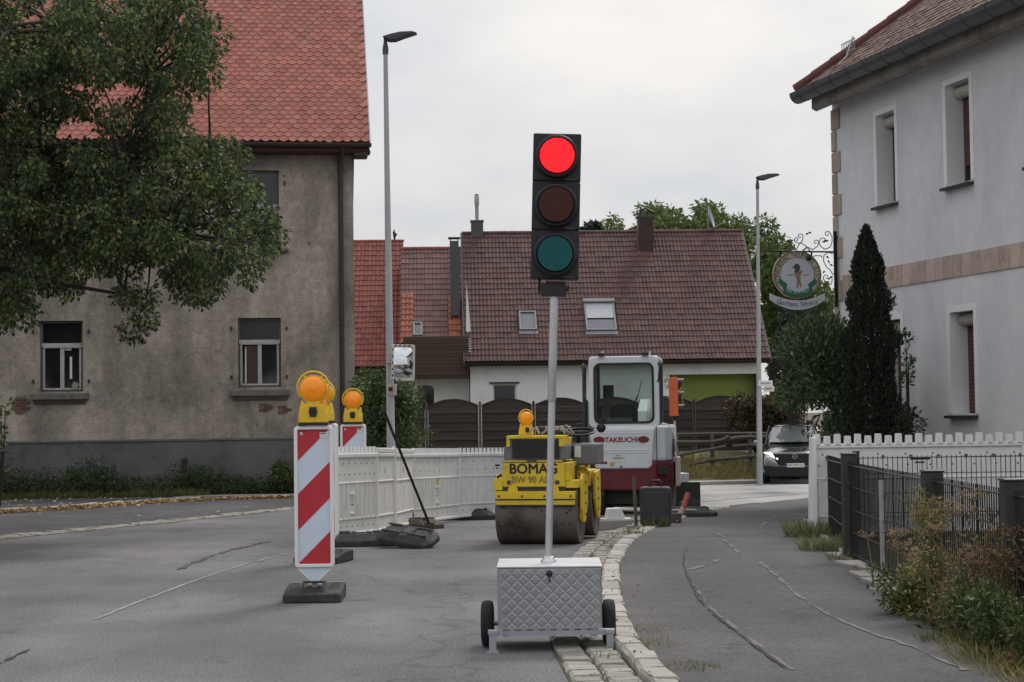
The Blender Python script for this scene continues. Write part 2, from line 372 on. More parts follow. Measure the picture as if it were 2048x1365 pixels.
M_glass = mat("dark_window_glass", (.010, .011, .013), (.016, .017, .02), rough=.06, spec=.6, scale=2)
M_wood = mat("dark_fence_wood", (0.04, 0.031, 0.03), (0.07, 0.056, 0.052), rough=.8, scale=5, stretch=(1, 1, 9), rnd=.25)
M_rail = mat("weathered_wood", (.15, .135, .12), (.085, .075, .066), rough=.9, scale=6, stretch=(1, 6, 9), rnd=.2, bump=.4, bscale=30)
M_fmetal = mat("anthracite_metal", (0.012, 0.012, 0.015), (0.02, 0.02, 0.023), rough=.45, metal=.3, scale=6)
M_fpost = mat("dark_post", (.030, .027, .026), (.050, .044, .040), rough=.7, scale=6, bump=.3)
M_pole = mat("painted_pole", (.40, .40, .41), (.33, .33, .34), rough=.5, metal=.4, scale=3)
M_lamp = mat("lamp_head_grey", (.05, .055, .065), (.07, .075, .085), rough=.5, metal=.3)

# ------------------------------------------------------------------ ground sheets
def drape(pts, off=0.0, cuts=(15, 17, 19, 21, 70), wob=0):
    """flat polygon laid on the ground: cut where the slope changes so it never dips through"""
    b = bmesh.new(); vs = [b.verts.new((p[0], p[1], 0)) for p in pts]; b.faces.new(vs)
    for y in cuts:
        bmesh.ops.bisect_plane(b, geom=b.verts[:] + b.edges[:] + b.faces[:], plane_co=(0, y, 0), plane_no=(0, 1, 0))
    bmesh.ops.triangulate(b, faces=b.faces)
    for v in b.verts: v.co.z = zt(v.co.y) + off
    bmesh.ops.recalc_face_normals(b, faces=b.faces)
    if sum(f.normal.z for f in b.faces) < 0: bmesh.ops.reverse_faces(b, faces=b.faces)
    return b
def sheet(name, pts, off, m, skirt=0, parent=None, kind='structure'):
    b = drape(pts, off)
    if skirt:
        be = [e for e in b.edges if e.is_boundary]
        r = bmesh.ops.extrude_edge_only(b, edges=be)
        for v in [g for g in r['geom'] if isinstance(g, bmesh.types.BMVert)]: v.co.z -= skirt
    me = bpy.data.meshes.new(name); b.to_mesh(me); b.free(); me.materials.append(m)
    o = link(name, me, parent)
    if kind: o['kind'] = kind
    return o
def spline(pts, step=.25):
    """smooth polyline through xy points at even steps"""
    p = [Vector((q[0], q[1])) for q in pts]; p = [p[0] * 2 - p[1]] + p + [p[-1] * 2 - p[-2]]; out = []
    for i in range(1, len(p) - 2):
        a, b_, c, d = p[i - 1:i + 3]
        for k in range(24):
            t = k / 24
            out.append(.5 * ((2 * b_) + (c - a) * t + (2 * a - 5 * b_ + 4 * c - d) * t * t + (3 * b_ - a - 3 * c + d) * t ** 3))
    out.append(p[-2]); res = [out[0]]; acc = 0
    for u, v in zip(out, out[1:]):
        L_ = (v - u).length; pos = 0
        while acc + (L_ - pos) >= step:
            pos += step - acc; res.append(u + (v - u) * (pos / L_)); acc = 0
        acc += L_ - pos
    return res
def offset(line, d):
    o = []
    for i, p in enumerate(line):
        t = (line[min(i + 1, len(line) - 1)] - line[max(i - 1, 0)]).normalized()
        o.append(p + Vector((t.y, -t.x)) * d)
    return o
def ribbon(name, line, w, off, m, parent=None, jitter=0, kind=None):
    mb = MB(); vs = []
    for p, (a, b_) in zip(line, zip(offset(line, -w / 2), offset(line, w / 2))):
        ja, jb = (random.uniform(-jitter, jitter) for _ in 'ab')
        a = a + (a - p) * ja * 2; b_ = b_ + (b_ - p) * jb * 2
        vs += [(a.x, a.y, zt(a.y) + off), (b_.x, b_.y, zt(b_.y) + off)]
    mb.add(vs, [(2 * i, 2 * i + 1, 2 * i + 3, 2 * i + 2) for i in range(len(line) - 1)])
    o = mb.build(name, m, parent, recalc=False)
    if kind: o['kind'] = kind
    return o

g = MB(); ys = [-40, 0, 10, 15, 17, 19, 21, 70, 160, 700]; xs = [-500, -60, -20, 0, 20, 60, 500]
g.add([(x, y, zt(y) - .03) for y in ys for x in xs], [(j * 7 + i, j * 7 + i + 1, j * 7 + i + 8, j * 7 + i + 7) for j in range(9) for i in range(6)])
structure("ground", g, M_soil, recalc=False)

# kerb line between gutter and pavement: near end behind the camera, then curving away to the far road
KERB = spline([(.90, 2.0), (.76, 6.0), (.66, 7.8), (.62, 8.5), (.585, 9.2), (.56, 9.9), (.615, 12.2), (.81, 15.0), (1.13, 17.6), (1.62, 20.4), (2.35, 23.6), (3.25, 26.8), (4.6, 30.2), (6.6, 33.8), (9.5, 37.2), (14, 40.2), (24, 43)], .1)
LEFT = spline([(-9.6, 2), (-8.4, 9), (-7.2, 15), (-6.0, 19.8), (-4.95, 24.6), (-3.9, 30), (-2.6, 35), (-.6, 40), (2.0, 44.2), (4.6, 47.0), (7.4, 48.9), (12, 51), (24, 55)], .1)
road_pts = [(p.x, p.y) for p in LEFT[::6]] + [(p.x, p.y) for p in KERB[::6][::-1]]
structure_road = sheet("road", road_pts, 0.0, M_road)
# repaved, paler stretch of the road beyond the works
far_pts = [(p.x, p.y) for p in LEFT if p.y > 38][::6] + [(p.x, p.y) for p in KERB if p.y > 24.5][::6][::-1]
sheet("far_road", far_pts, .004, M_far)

# pavement on the near kerb's far side, bordered by the garden edging
EDGE = spline([(2.35, 2.0), (2.45, 6.5), (2.50, 9.0), (2.55, 11.5), (2.72, 13.6), (2.95, 16.0), (3.3, 19), (3.6, 21.2), (4.3, 24.2), (5.4, 27.6), (7.4, 31), (11, 34.5), (24, 39)], .1)
kout = offset(KERB, .14)
pav = [(p.x, p.y) for p in kout[::6]] + [(p.x, p.y) for p in EDGE[::6][::-1]]
PAVE = sheet("pavement", pav, .045, M_side, skirt=.08)
# left of the road: parking bay, its kerb and the footway along the old house
LB = offset(LEFT, -.02)
BAYK = spline([(-13.6, 9), (-11.6, 20), (-9.6, 28.6), (-8.5, 32.2), (-7.6, 36.4), (-6.6, 38.0), (-5.4, 38.6), (-3.4, 39.6)], .1)
sheet("parking_bay", [(p.x, p.y) for p in offset(LEFT, -.36) if p.y < 37.4][::8] + [(-3.4, 39.4)] + [(p.x, p.y) for p in BAYK[::8][::-1]], .004, M_bay)
sheet("footway", [(p.x, p.y) for p in offset(BAYK, -.12)[::8]] + [(-4.5, 41.0), (-9.0, 40.3), (-14, 39.6), (-17, 39.2), (-24, 38.3), (-22, 9)], .03, M_bay)
sheet("gravel_strip", [(-7.9, 39.2), (-4.4, 39.9), (-3.9, 41.2), (-7.6, 41.6)], .05, M_gravel)

# laid stones: gutter of two sett rows and the kerb on the right, one pale sett row pair on the left
def stone_mesh(l, w, h, ch, seed):
    rr = random.Random(seed); j = lambda a: rr.uniform(-a, a)
    vs = []
    for z, k in ((-h, 0), (-ch, 0), (0, ch)):
        for sx, sy in ((-1, -1), (1, -1), (1, 1), (-1, 1)):
            vs.append((sx * (l / 2 - k) + j(.006), sy * (w / 2 - k) + j(.006), z + (j(.004) if k else 0)))
    fs = [(8, 9, 10, 11)] + [(a + i, a + (i + 1) % 4, a + 4 + (i + 1) % 4, a + 4 + i) for a in (0, 4) for i in range(4)]
    me = MB().add(vs, fs).mesh("sett", M_granite); return me
SETT = [stone_mesh(1, .16, .12, .014, i) for i in range(5)]
KSTN = [stone_mesh(1, .15, .16, .018, 40 + i) for i in range(4)]
for me_ in KSTN: me_.materials[0] = M_kerb
def lay_row(name, line, meshes, l0, l1, off, parent, y0, y1, gap=.014, cap=999):
    """stones along a curve, each its own object; returns the ones past the cap as matrices"""
    rest = []; i = 0; n = 0
    cum = [0]
    for a, b_ in zip(line, line[1:]): cum.append(cum[-1] + (b_ - a).length)
    s = 0; rr = random.Random(name + str(off))
    ax = [p.x for p in line]; ay = [p.y for p in line]
    while True:
        l = rr.uniform(l0, l1)
        if s + l > cum[-1]: break
        m_ = s + l / 2; x, y = np.interp(m_, cum, ax), np.interp(m_, cum, ay)
        x2, y2 = np.interp(s + l, cum, ax), np.interp(s + l, cum, ay); x1, y1_ = np.interp(s, cum, ax), np.interp(s, cum, ay)
        s += l
        if not (y0 <= y <= y1): continue
        M4 = Matrix.Translation((x + rr.uniform(-.006, .006), y, zt(y) + off + rr.uniform(-.006, .006))) @ Euler((rr.uniform(-.03, .03), -math.atan2(zt(y2) - zt(y1_), max(.01, math.hypot(x2 - x1, y2 - y1_))) + rr.uniform(-.03, .03), math.atan2(y2 - y1_, x2 - x1) + rr.uniform(-.05, .05))).to_matrix().to_4x4() @ Matrix.Diagonal((l - gap, rr.uniform(.92, 1.0), 1, 1))
        if n < cap: link(name, rr.choice(meshes), parent, M4); n += 1
        else: rest.append(M4)
    return rest
gut = MB(); l1_, l2_ = offset(KERB, -.36), KERB
gl = [i for i, p in enumerate(KERB) if p.y < 30.5][::3]
gut.add([q for i in gl for q in ((l1_[i].x, l1_[i].y, zt(l1_[i].y) + .005), (l2_[i].x, l2_[i].y, zt(l2_[i].y) + .005))], [(2 * i, 2 * i + 1, 2 * i + 3, 2 * i + 2) for i in range(len(gl) - 1)])
GUT = structure("gutter", gut, mat("gutter_joint", (.05, .045, .035), (.075, .075, .04), rough=.95, scale=6), recalc=False)
lay_row("sett", offset(KERB, -.27), SETT, .13, .20, .022, GUT, 6.3, 25, cap=140)
lay_row("sett", offset(KERB, -.095), SETT, .11, .17, .020, GUT, 6.3, 25, cap=150)
KRB = structure("kerb", MB().add([q for i in gl for q in ((l2_[i].x, l2_[i].y, zt(l2_[i].y) - .02), (kout[i].x, kout[i].y, zt(kout[i].y) + .02))], [(2 * i, 2 * i + 1, 2 * i + 3, 2 * i + 2) for i in range(len(gl) - 1)]), M_crack, recalc=False)
lay_row("kerb_stone", offset(KERB, .068), KSTN, .22, .40, .062, KRB, 6.3, 27)
lg = [i for i, p in enumerate(LEFT) if 12 < p.y < 44][::3]
la, lb = offset(LEFT, -.36), offset(LEFT, .0)
GUTL = structure("sett_strip", MB().add([q for i in lg for q in ((la[i].x, la[i].y, zt(la[i].y) + .006), (lb[i].x, lb[i].y, zt(lb[i].y) + .006))], [(2 * i, 2 * i + 1, 2 * i + 3, 2 * i + 2) for i in range(len(lg) - 1)]), bpy.data.materials["gutter_joint"], recalc=False)
lay_row("sett", offset(LEFT, -.27), SETT, .2, .3, .02, GUTL, 14, 36, cap=140)
lay_row("sett", offset(LEFT, -.09), SETT, .2, .3, .014, GUTL, 14, 36, cap=140)
KRL = structure("bay_kerb", MB().add([q for p, a in list(zip(BAYK, offset(BAYK, -.13)))[::4] for q in ((p.x, p.y, zt(p.y) + .01), (a.x, a.y, zt(a.y) + .02))], [(2 * i, 2 * i + 1, 2 * i + 3, 2 * i + 2) for i in range(len(BAYK[::4]) - 1)]), M_crack, recalc=False)
lay_row("kerb_stone", offset(BAYK, -.06), KSTN, .5, .9, .07, KRL, 24, 40)
# narrow concrete edging between pavement and garden strip, in lengths
EDG = structure("garden_edging", MB().add([q for p, a in list(zip(EDGE, offset(EDGE, .1)))[::5] for q in ((p.x, p.y, zt(p.y) + .03), (a.x, a.y, zt(a.y) + .03))], [(2 * i, 2 * i + 1, 2 * i + 3, 2 * i + 2) for i in range(len(EDGE[::5]) - 1)]), M_crack, recalc=False)
M_edg = mat("edging_concrete", (.30, .29, .27), (.21, .20, .185), rough=.9, scale=10, bump=.3, rnd=.12)
EM = [stone_mesh(1, .07, .12, .008, 70)]; EM[0].materials[0] = M_edg
lay_row("edging_stone", offset(EDGE, .04), EM, .9, 1.0, .068, EDG, 9.5, 21)
# garden strip and garden soil behind the edging
ge = [(p.x, p.y) for p in offset(EDGE, .09) if p.y < 27][::6]
sheet("garden_soil", ge + [(14, 27), (16, 2)], .02, M_garden)
# small square slabs lying in the garden strip between edging and fence
for i, (x, y, a) in enumerate(((2.70, 12.5, .1), (2.70, 13.0, .05), (2.78, 13.9, .15), (2.62, 11.8, .1), (2.68, 11.2, .12), (2.86, 14.7, .15))):
    o = MB().box(-.12, .12, -.2, .2, -.02, .03).build("slab", M_edg, EDG, .008)
    o.location = (x, y, zt(y) + .045); o.rotation_euler = (0, 0, a)

# joints, cracks and worn paint on the road and pavement
def pl(pix, step=.12): return spline([(G(*q).x, G(*q).y) for q in pix], step)
ribbon("crack", pl([(1374, 1108), (1367, 1135), (1378, 1170), (1405, 1220), (1460, 1270), (1520, 1318), (1580, 1362)]), .014, .051, M_crack, PAVE, .7)
ribbon("crack_edge", [p + Vector((.025, 0)) for p in pl([(1378, 1170), (1405, 1220), (1460, 1270), (1520, 1318), (1580, 1362)])], .014, .049, M_seam, PAVE, .9)
ribbon("patch_joint", pl([(1520, 1135), (1560, 1170), (1612, 1216), (1700, 1265), (1820, 1310), (1940, 1364)]), .022, .049, M_seam, PAVE, .8)
ribbon("patch_joint", pl([(1438, 1077), (1462, 1100), (1487, 1119)]), .04, .049, M_seam, PAVE, .8)
ribbon("patch_joint", pl([(1523, 1072), (1528, 1056), (1548, 1042), (1578, 1031)]), .04, .049, M_seam, PAVE, .8)
ribbon("patch_joint", pl([(1375, 1152), (1410, 1142), (1440, 1130)]), .035, .049, M_seam, PAVE, .8)
ribbon("tar_seam", pl([(360, 1140), (400, 1122), (440, 1108), (500, 1092), (545, 1082)]), .05, .006, mat("sealed_crack", (.075, .07, .06), (.1, .095, .085), rough=.9), structure_road, .7)
ribbon("road_line", pl([(190, 1240), (300, 1196), (420, 1152), (520, 1122), (600, 1102), (690, 1085)]), .03, .004, mat("faint_line", (.30, .30, .30), (.21, .21, .21), rough=.9, scale=12), structure_road, .3)
ribbon("crack", pl([(-30, 1345), (20, 1318), (60, 1300)]), .03, .004, M_crack, structure_road, .8)
ribbon("road_line", pl([(1360, 1008), (1450, 1000), (1540, 993), (1640, 986), (1720, 980)]), .16, .010, M_line, structure_road, .05)
# ================================================================== buildings
def wall_open(mb, x0, x1, z0, z1, ops, th=.3, m=0, y=0.0):
    xs = sorted({x0, x1, *[v for o in ops for v in o[:2]]}); zs = sorted({z0, z1, *[v for o in ops for v in o[2:4]]})
    for a, b in zip(xs, xs[1:]):
        for c, d in zip(zs, zs[1:]):
            if any(o[0] - 1e-6 <= a and b <= o[1] + 1e-6 and o[2] - 1e-6 <= c and d <= o[3] + 1e-6 for o in ops): continue
            mb.quad((a, y, c), (b, y, c), (b, y, d), (a, y, d), m)
    for a, b, c, d in [o[:4] for o in ops]:
        t = y + th
        mb.quad((a, y, c), (a, y, d), (a, t, d), (a, t, c), m); mb.quad((b, y, c), (b, t, c), (b, t, d), (b, y, d), m)
        mb.quad((a, y, d), (b, y, d), (b, t, d), (a, t, d), m); mb.quad((a, y, c), (a, t, c), (b, t, c), (b, y, c), m)
class Slope:
    """a roof plane: a along the eave, s up the slope"""
    def __init__(s, O, ex, pitch, inward):
        s.O = Vector(O); s.ex = Vector(ex).normalized(); inn = Vector(inward).normalized()
        s.us = (inn * math.cos(pitch) + Vector((0, 0, 1)) * math.sin(pitch)).normalized(); s.n = s.ex.cross(s.us).normalized()
        if s.n.z < 0: s.n = -s.n
    def hit(s, px, py):
        d = ray(px, py); t = (s.O - CAM).dot(s.n) / d.dot(s.n); v = CAM + d * t - s.O
        return v.dot(s.ex), v.dot(s.us)
    def M(s, a, u, h=0):
        m = Matrix.Identity(4); p = s.O + s.ex * a + s.us * u + s.n * h
        for j in range(3): m[j][0] = s.ex[j]; m[j][1] = s.us[j]; m[j][2] = s.n[j]; m[j][3] = p[j]
        return m
def to_local(root, M):
    """world matrix expressed under an unscaled root"""
    return (Matrix.Translation(root.location) @ root.rotation_euler.to_matrix().to_4x4()).inverted() @ M
def to_px(p):
    v = Vector(p) - CAM; z = v.dot(cf)
    return CX + FPX * v.dot(cr) / z, CY - FPX * v.dot(cu) / z
def tile_field(parent, root, mesh, M, spots, slope, vis, most=300):
    """roof tiles: those that show largest as objects, the rest joined"""
    ms = [(slope.M(*sp) @ Euler(e).to_matrix().to_4x4()) for sp, e in spots]
    inside = []; rest = []
    for m in ms:
        x, y = to_px(m.translation); inside.append((vis(x, y), (m.translation - CAM).length))
    order = sorted([i for i in range(len(ms)) if inside[i][0]], key=lambda i: inside[i][1]); pick = set(order[:most])
    inv = (Matrix.Translation(root.location) @ root.rotation_euler.to_matrix().to_4x4()).inverted()
    for i, m in enumerate(ms):
        if i in pick: link("roof_tile", mesh, parent, inv @ m)
        else: rest.append(inv @ m)
    if rest: join_copies("roof_tiles_beyond", mesh, rest, M, parent)
def bib_tile(w, l, th, m):
    lo = [(-w / 2, l * .20), (-w * .3, l * .085), (-w * .1, 0), (w * .1, 0), (w * .3, l * .085), (w / 2, l * .20)]
    top = [(x, y, th) for x, y in lo] + [(w / 2, l, th), (-w / 2, l, th)]
    bot = [(x, y, 0) for x, y in lo]
    mb = MB().add(top + bot, [tuple(range(8))] + [(i, i + 8, i + 9, i + 1) for i in range(5)])
    return mb.mesh("roof_tile", m)
def pan_tile(w, l, th, m, bumps=2, amp=.018):
    n = 6 * bumps; mb = MB(); V = []
    prof = [(-w / 2 + w * i / n, th + amp * (1 - math.cos(2 * PI * bumps * i / n)) / 2) for i in range(n + 1)]
    for y in (0, l): V += [(x, y, z) for x, z in prof]
    V += [(x, 0, z - th - .012) for x, z in prof]
    k = n + 1
    mb.add(V, [(i, i + 1, k + i + 1, k + i) for i in range(n)], 0, True)
    mb.add([V[i] for i in range(k)] + V[2 * k:], [(i, k + i, k + i + 1, i + 1) for i in range(n)])
    return mb.mesh("roof_tile", m)

# ------------------------------------------------------------------ old plaster house on the left
M_plaster = plaster("old_plaster", (.175, .154, .134), (.295, .258, .218), (.395, .35, .295))
M_plinth = mat("cement_plinth", (0.15, 0.145, 0.147), (0.105, 0.102, 0.106), rough=.95, scale=1.3, bump=.5, bscale=18, dirt=(.05, .05, .05), dscale=1.6)
M_sillst = mat("sandstone_sill", (0.17, 0.155, 0.14), (0.11, 0.1, 0.093), rough=.95, scale=6, bump=.6, bscale=30)
M_wframe = mat("flaking_white_paint", (.46, .46, .46), (.32, .31, .30), rough=.8, scale=14, dirt=(.16, .15, .14), dscale=12, dlo=.55, dhi=.7)
M_wgrey = mat("grey_window_frame", (.14, .135, .13), (.09, .087, .083), rough=.8, scale=9)
M_rt = mat("red_clay_tile", (0.385, 0.145, 0.112), (0.315, 0.118, 0.09), rough=.8, scale=3, rnd=.17, island=True, dirt=(.30, .16, .125), dscale=2.2, dlo=.5, dhi=.7)
M_under = mat("dark_batten", (.05, .025, .02), rough=.95)
M_brn = mat("dark_brown_paint", (.032, .022, .022), (.045, .03, .028), rough=.5, scale=4)
M_redwood = mat("dark_red_board", (.075, .028, .025), (.05, .02, .02), rough=.8, scale=4, stretch=(1, 8, 8))
M_brick = mat("old_brick", (0.165, 0.08, 0.062), (0.11, 0.058, 0.046), rough=.95, scale=8, rnd=.25)
FL = Frame(P(711, 900, 42.5).to_2d().to_3d() + Vector((0, 0, zt(42.5))), R(7.5))
house = thing("plaster_house", "old grey brown plastered house with a red tiled roof and worn white windows", "house", FL.O, FL.yaw)
def rect(fr, l, t, r_, b, y=0):
    """pixel box to local x0,x1,z0,z1 on the frame's front plane"""
    ym, xm = (t + b) / 2, (l + r_) / 2
    return fr.hit(l, ym, y)[0], fr.hit(r_, ym, y)[0], fr.hit(xm, b, y)[1], fr.hit(xm, t, y)[1]
W1 = rect(FL, 80, 642, 166, 784); W2 = rect(FL, 476, 636, 562, 775); W3 = rect(FL, 476, 341, 558, 500)
W4 = (W1[0], W1[1], W3[2], W3[3]); W0 = (W1[0] - 4.6, W1[1] - 4.6, W1[2], W1[3]); W5 = (W0[0], W0[1], W3[2], W3[3])
wt = FL.hit(600, 309)[1]; pz = FL.hit(400, 880)[1]
LX = -18.5; DEP = 9.5
mb = MB(); wall_open(mb, LX, 0, pz, wt, [W0, W1, W2, W3, W4, W5], .22)
mb.quad((0, 0, pz), (0, DEP, pz), (0, DEP, wt), (0, 0, wt)); mb.quad((LX, 0, pz), (LX, DEP, pz), (LX, DEP, wt), (LX, 0, wt)); mb.quad((LX, DEP, pz), (0, DEP, pz), (0, DEP, wt), (LX, DEP, wt))
PIT = R(52); rz = wt + (DEP / 2) * math.tan(PIT)
for x in (0, LX): mb.add([(x, 0, wt), (x, DEP, wt), (x, DEP / 2, rz)], [(0, 1, 2)])
mb.build("wall", M_plaster, house)
MB().box(LX - .05, .05, -.05, DEP, -1.0, pz).build("plinth", M_plinth, house, .02)
def old_window(o, kind):
    a, b, c, d = o; y = .13
    f = MB(); fw = .055
    f.box(a, a + fw, y, y + .07, c, d).box(b - fw, b, y, y + .07, c, d).box(a + fw, b - fw, y, y + .07, d - fw, d).box(a + fw, b - fw, y, y + .07, c, c + fw)
    wnd = f.build("window", M_wgrey, house)
    tz = c + (d - c) * (.66 if kind != 2 else .55)
    s = MB().box(a + .02, b - .02, y - .035, y + .05, tz - .045, tz + .045).box(a + .05, b - .05, y - .045, y, tz - .07, tz - .05)
    s.build("transom", M_wframe, wnd)
    mid = (a + b) / 2
    for q, (x0, x1) in enumerate(((a + fw, mid + .003), (mid + .003, b - fw))):
        s = MB(); w = .048
        s.box(x0, x0 + w, y - .02, y + .045, c + .05, tz - .045).box(x1 - w, x1, y - .02, y + .045, c + .05, tz - .045)
        s.box(x0 + w, x1 - w, y - .02, y + .045, c + .05, c + .05 + w * .9).box(x0 + w, x1 - w, y - .02, y + .045, tz - .045 - w * .7, tz - .045)
        s.build("sash", M_wframe if kind != 2 else M_wgrey, wnd)
        MB().box(x0 + w, x1 - w, y + .01, y + .016, c + .09, tz - .07).build("pane", M_glass, wnd)
    MB().box(a + fw, b - fw, y + .02, y + .026, tz + .045, d - fw).build("pane", M_glass if kind == 0 else M_glassg, wnd)
    return wnd, tz
M_glassg = mat("dusty_window_glass", (.045, .048, .052), (.03, .032, .036), rough=.2, spec=.5, scale=2)
M_card = mat("white_paper", (.7, .7, .68), rough=.8)
w1, tz1 = old_window(W1, 0); w2, tz2 = old_window(W2, 1); old_window(W3, 2); old_window(W0, 0)
for o in (W4, W5): old_window(o, 2)
xm = (W1[0] + W1[1]) / 2
MB().box(xm + .18, xm + .235, .135, .139, W1[2] + .32, W1[2] + .86).build("paper_strip", M_card, w1)
MB().box(xm + .06, xm + .22, .135, .139, tz1 - .13, tz1 - .08).build("paper_strip", M_card, w1)
x2 = W2[0]
MB().box(x2 + .17, x2 + .20, .135, .139, W2[2] + .1, tz2 - .12).build("curtain_edge", M_card, w2)
M_curt = mat("brown_curtain", (.075, .05, .04), (.05, .035, .03), rough=.9)
MB().box(x2 + .2, x2 + .5, .136, .1385, W2[2] + .1, tz2 - .10).build("curtain", M_curt, w2)
def ledge(px0, px1, pt, pb):
    a, b, c, d = rect(FL, px0, pt, px1, pb)
    s = MB(); h = d - c
    s.box(a, b, -.17, .10, d - h * .55, d).prism([(0, c), (-.12, d - h * .55 - .001), (0, d - h * .55 - .001)], a + .07, b - .07, ax='yz')
    s.build("sill", M_sillst, house, .02)
ledge(62, 178, 787, 811); ledge(461, 581, 780, 803); ledge(515, 577, 497, 509)
# shutter hinges left in the wall
hg = MB()
for o in (W1, W2, W3):
    for sx in (o[0] - .16, o[1] + .14):
        for k in (.12, .82): hg.box(sx - .02, sx + .02, -.05, 0, o[2] + (o[3] - o[2]) * k, o[2] + (o[3] - o[2]) * k + .09)
q = hg.build("shutter_hinge", M_black, house); q['kind'] = 'stuff'
# places where the plaster has come off and bricks show
def bare_brick(px0, py0, px1, py1, seed):
    rr = random.Random(seed); a, b, c, d = rect(FL, px0, py0, px1, py1)
    mb_ = MB(); mb_.add([((a + b) / 2 + (b - a) / 2 * math.cos(t) * rr.uniform(.8, 1.15), -.004, (c + d) / 2 + (d - c) / 2 * math.sin(t) * rr.uniform(.8, 1.15)) for t in [2 * PI * i / 16 for i in range(16)]], [tuple(range(16))])
    patch = mb_.build("bare_patch", M_sillst, house)
    z = c; r_ = 0
    while z < d - .05:
        x = a + (r_ % 2) * .12
        while x < b - .1:
            u, v = ((x + .11) - (a + b) / 2) / ((b - a) / 2), (z + .03 - (c + d) / 2) / ((d - c) / 2)
            if u * u + v * v < .85: MB().box(x, x + .22, -.016, -.005, z, z + .06).build("brick", M_brick, patch, .006)
            x += .235
        z += .072; r_ += 1
bare_brick(22, 790, 62, 832, 1); bare_brick(518, 808, 548, 824, 2); bare_brick(556, 812, 578, 828, 3)
# chips, holes and an old pipe stub
ch_ = MB(); rr = random.Random(4)
for px, py, q in [(424, 781, .05), (222, 786, .05), (618, 487, .06), (432, 702, .03), (440, 702, .03), (514, 850, .035), (568, 352, .05)] + [(rr.uniform(190, 680), rr.uniform(640, 870), rr.uniform(.012, .03)) for _ in range(26)]:
    x_, z_ = FL.hit(px, py); ch_.add([(x_ + q * .7 * math.cos(t) * rr.uniform(.6, 1.2), -.004, z_ + q * math.sin(t) * rr.uniform(.6, 1.2)) for t in np.linspace(0, 2 * PI, 8)[:-1]], [tuple(range(7))])
ch_.build("plaster_chip", M_sillst, house)['kind'] = 'stuff'
pl_c = MB()
for px, py, w_, h_ in ((195, 775, .38, .22), (205, 795, .5, .25), (150, 770, .2, .2), (30, 770, .35, .3), (395, 705, .5, .07), (275, 700, .45, .06), (480, 597, .2, .06)):
    x_, z_ = FL.hit(px, py); pl_c.add([(x_ + w_ / 2 * math.cos(t) * rr.uniform(.55, 1.2), -.003, z_ + h_ / 2 * math.sin(t) * rr.uniform(.5, 1.2)) for t in np.linspace(0, 2 * PI, 14)[:-1]], [tuple(range(13))])
pl_c.build("patched_plaster", mat("patched_plaster", (.30, .27, .235), (.21, .19, .165), rough=.95, scale=5, bump=.8, bscale=14), house)['kind'] = 'stuff'
xq, zq_ = FL.hit(369, 930); MB().box(xq - .06, xq + .06, -.12, -.055, zq_ - .5, zq_ + .18).box(xq - .045, xq + .045, -.14, -.12, zq_ + .08, zq_ + .15).build("pipe_stub", M_brn, house, .01)
# ledge moulding over the plinth
MB().box(LX, .07, -.075, .02, pz - .03, pz + .035).build("plinth_ledge", M_sillst, house, .015)
# eaves: soffit, fascia, gutter, downpipe
EZ = FL.hit(620, 288, -.55)[1]
MB().box(LX - .3, .42, -.5, 0, wt - .02, wt + .03).build("soffit", M_redwood, house)
MB().box(LX - .3, .40, -.53, -.5, wt + .0, EZ + .05).build("fascia", M_redwood, house)
gp = [(math.cos(t) * .075 - .61, math.sin(t) * .085 + EZ) for t in np.linspace(PI, 2 * PI, 9)]
gpi = [(x * .96 - .61 * .04, z + .008) for x, z in gp[::-1]]
gm = MB().prism(gp + gpi, LX - .3, .44, ax='yz'); gm.build("gutter", M_brn, house)
dx = FL.hit(682, 500)[0]
dp = MB().tube([(dx + .05, -.6, EZ - .05), (dx + .04, -.5, EZ - .16), (dx, -.10, EZ - .38), (dx, -.075, EZ - .5), (dx, -.075, -.3)], .062, 10)
for z in (EZ - .55, 4.2, 2.2, .9): dp.cyl((dx, -.075, z - .025), (dx, -.075, z + .025), .078, 10)
dp.build("downpipe", M_brn, house)
MB().box(.0, .36, -.5, 0.05, wt - .12, EZ - .02).build("eave_bracket", M_brn, house, .03)
# roof
vx = FL.hit(739, 283, -.6)[0]
roofO = FL.w(vx, -.62, EZ + .02)
SL = Slope(roofO, FL.ex, PIT, FL.ey)
rl = (DEP / 2 + .62) / math.cos(PIT)
rf = MB()
def lw(x, y, z): return (x, y, z)
ridz = EZ + .02 + (DEP / 2 + .62) * math.tan(PIT)
for sgn in (0, 1):
    yA, yB = (-.62, DEP / 2) if sgn == 0 else (DEP + .62, DEP / 2)
    rf.add([(LX - .35, yA, EZ - .02), (vx, yA, EZ - .02), (vx, yB, ridz - .04), (LX - .35, yB, ridz - .04), (LX - .35, yA, EZ - .09), (vx, yA, EZ - .09), (vx, yB, ridz - .11), (LX - .35, yB, ridz - .11)], [(0, 1, 2, 3), (4, 5, 6, 7), (1, 5, 6, 2), (0, 4, 7, 3), (0, 1, 5, 4)])
roof = rf.build("roof", M_under, house)
TW, TE = .222, .160
tile = bib_tile(TW - .006, .37, .024, M_rt)
spots = []
for i in range(int(rl / TE)):
    for j in range(int((vx - LX + .3) / TW)):
        a = -(j + .5) * TW - (TW / 2 if i % 2 else 0) + random.uniform(-.003, .003)
        spots.append(((a, i * TE + random.uniform(-.006, .006) + .006 * math.sin(a * 1.3 + i * .4) - (.025 if random.random() < .012 else 0), .022 + random.uniform(-.002, .003)), (-.10 + random.uniform(-.02, .016), 0, random.gauss(0, .012))))
tile_field(roof, house, tile, M_rt, spots, SL, lambda x, y: 250 < x < 745 and -5 < y < 300, 300)
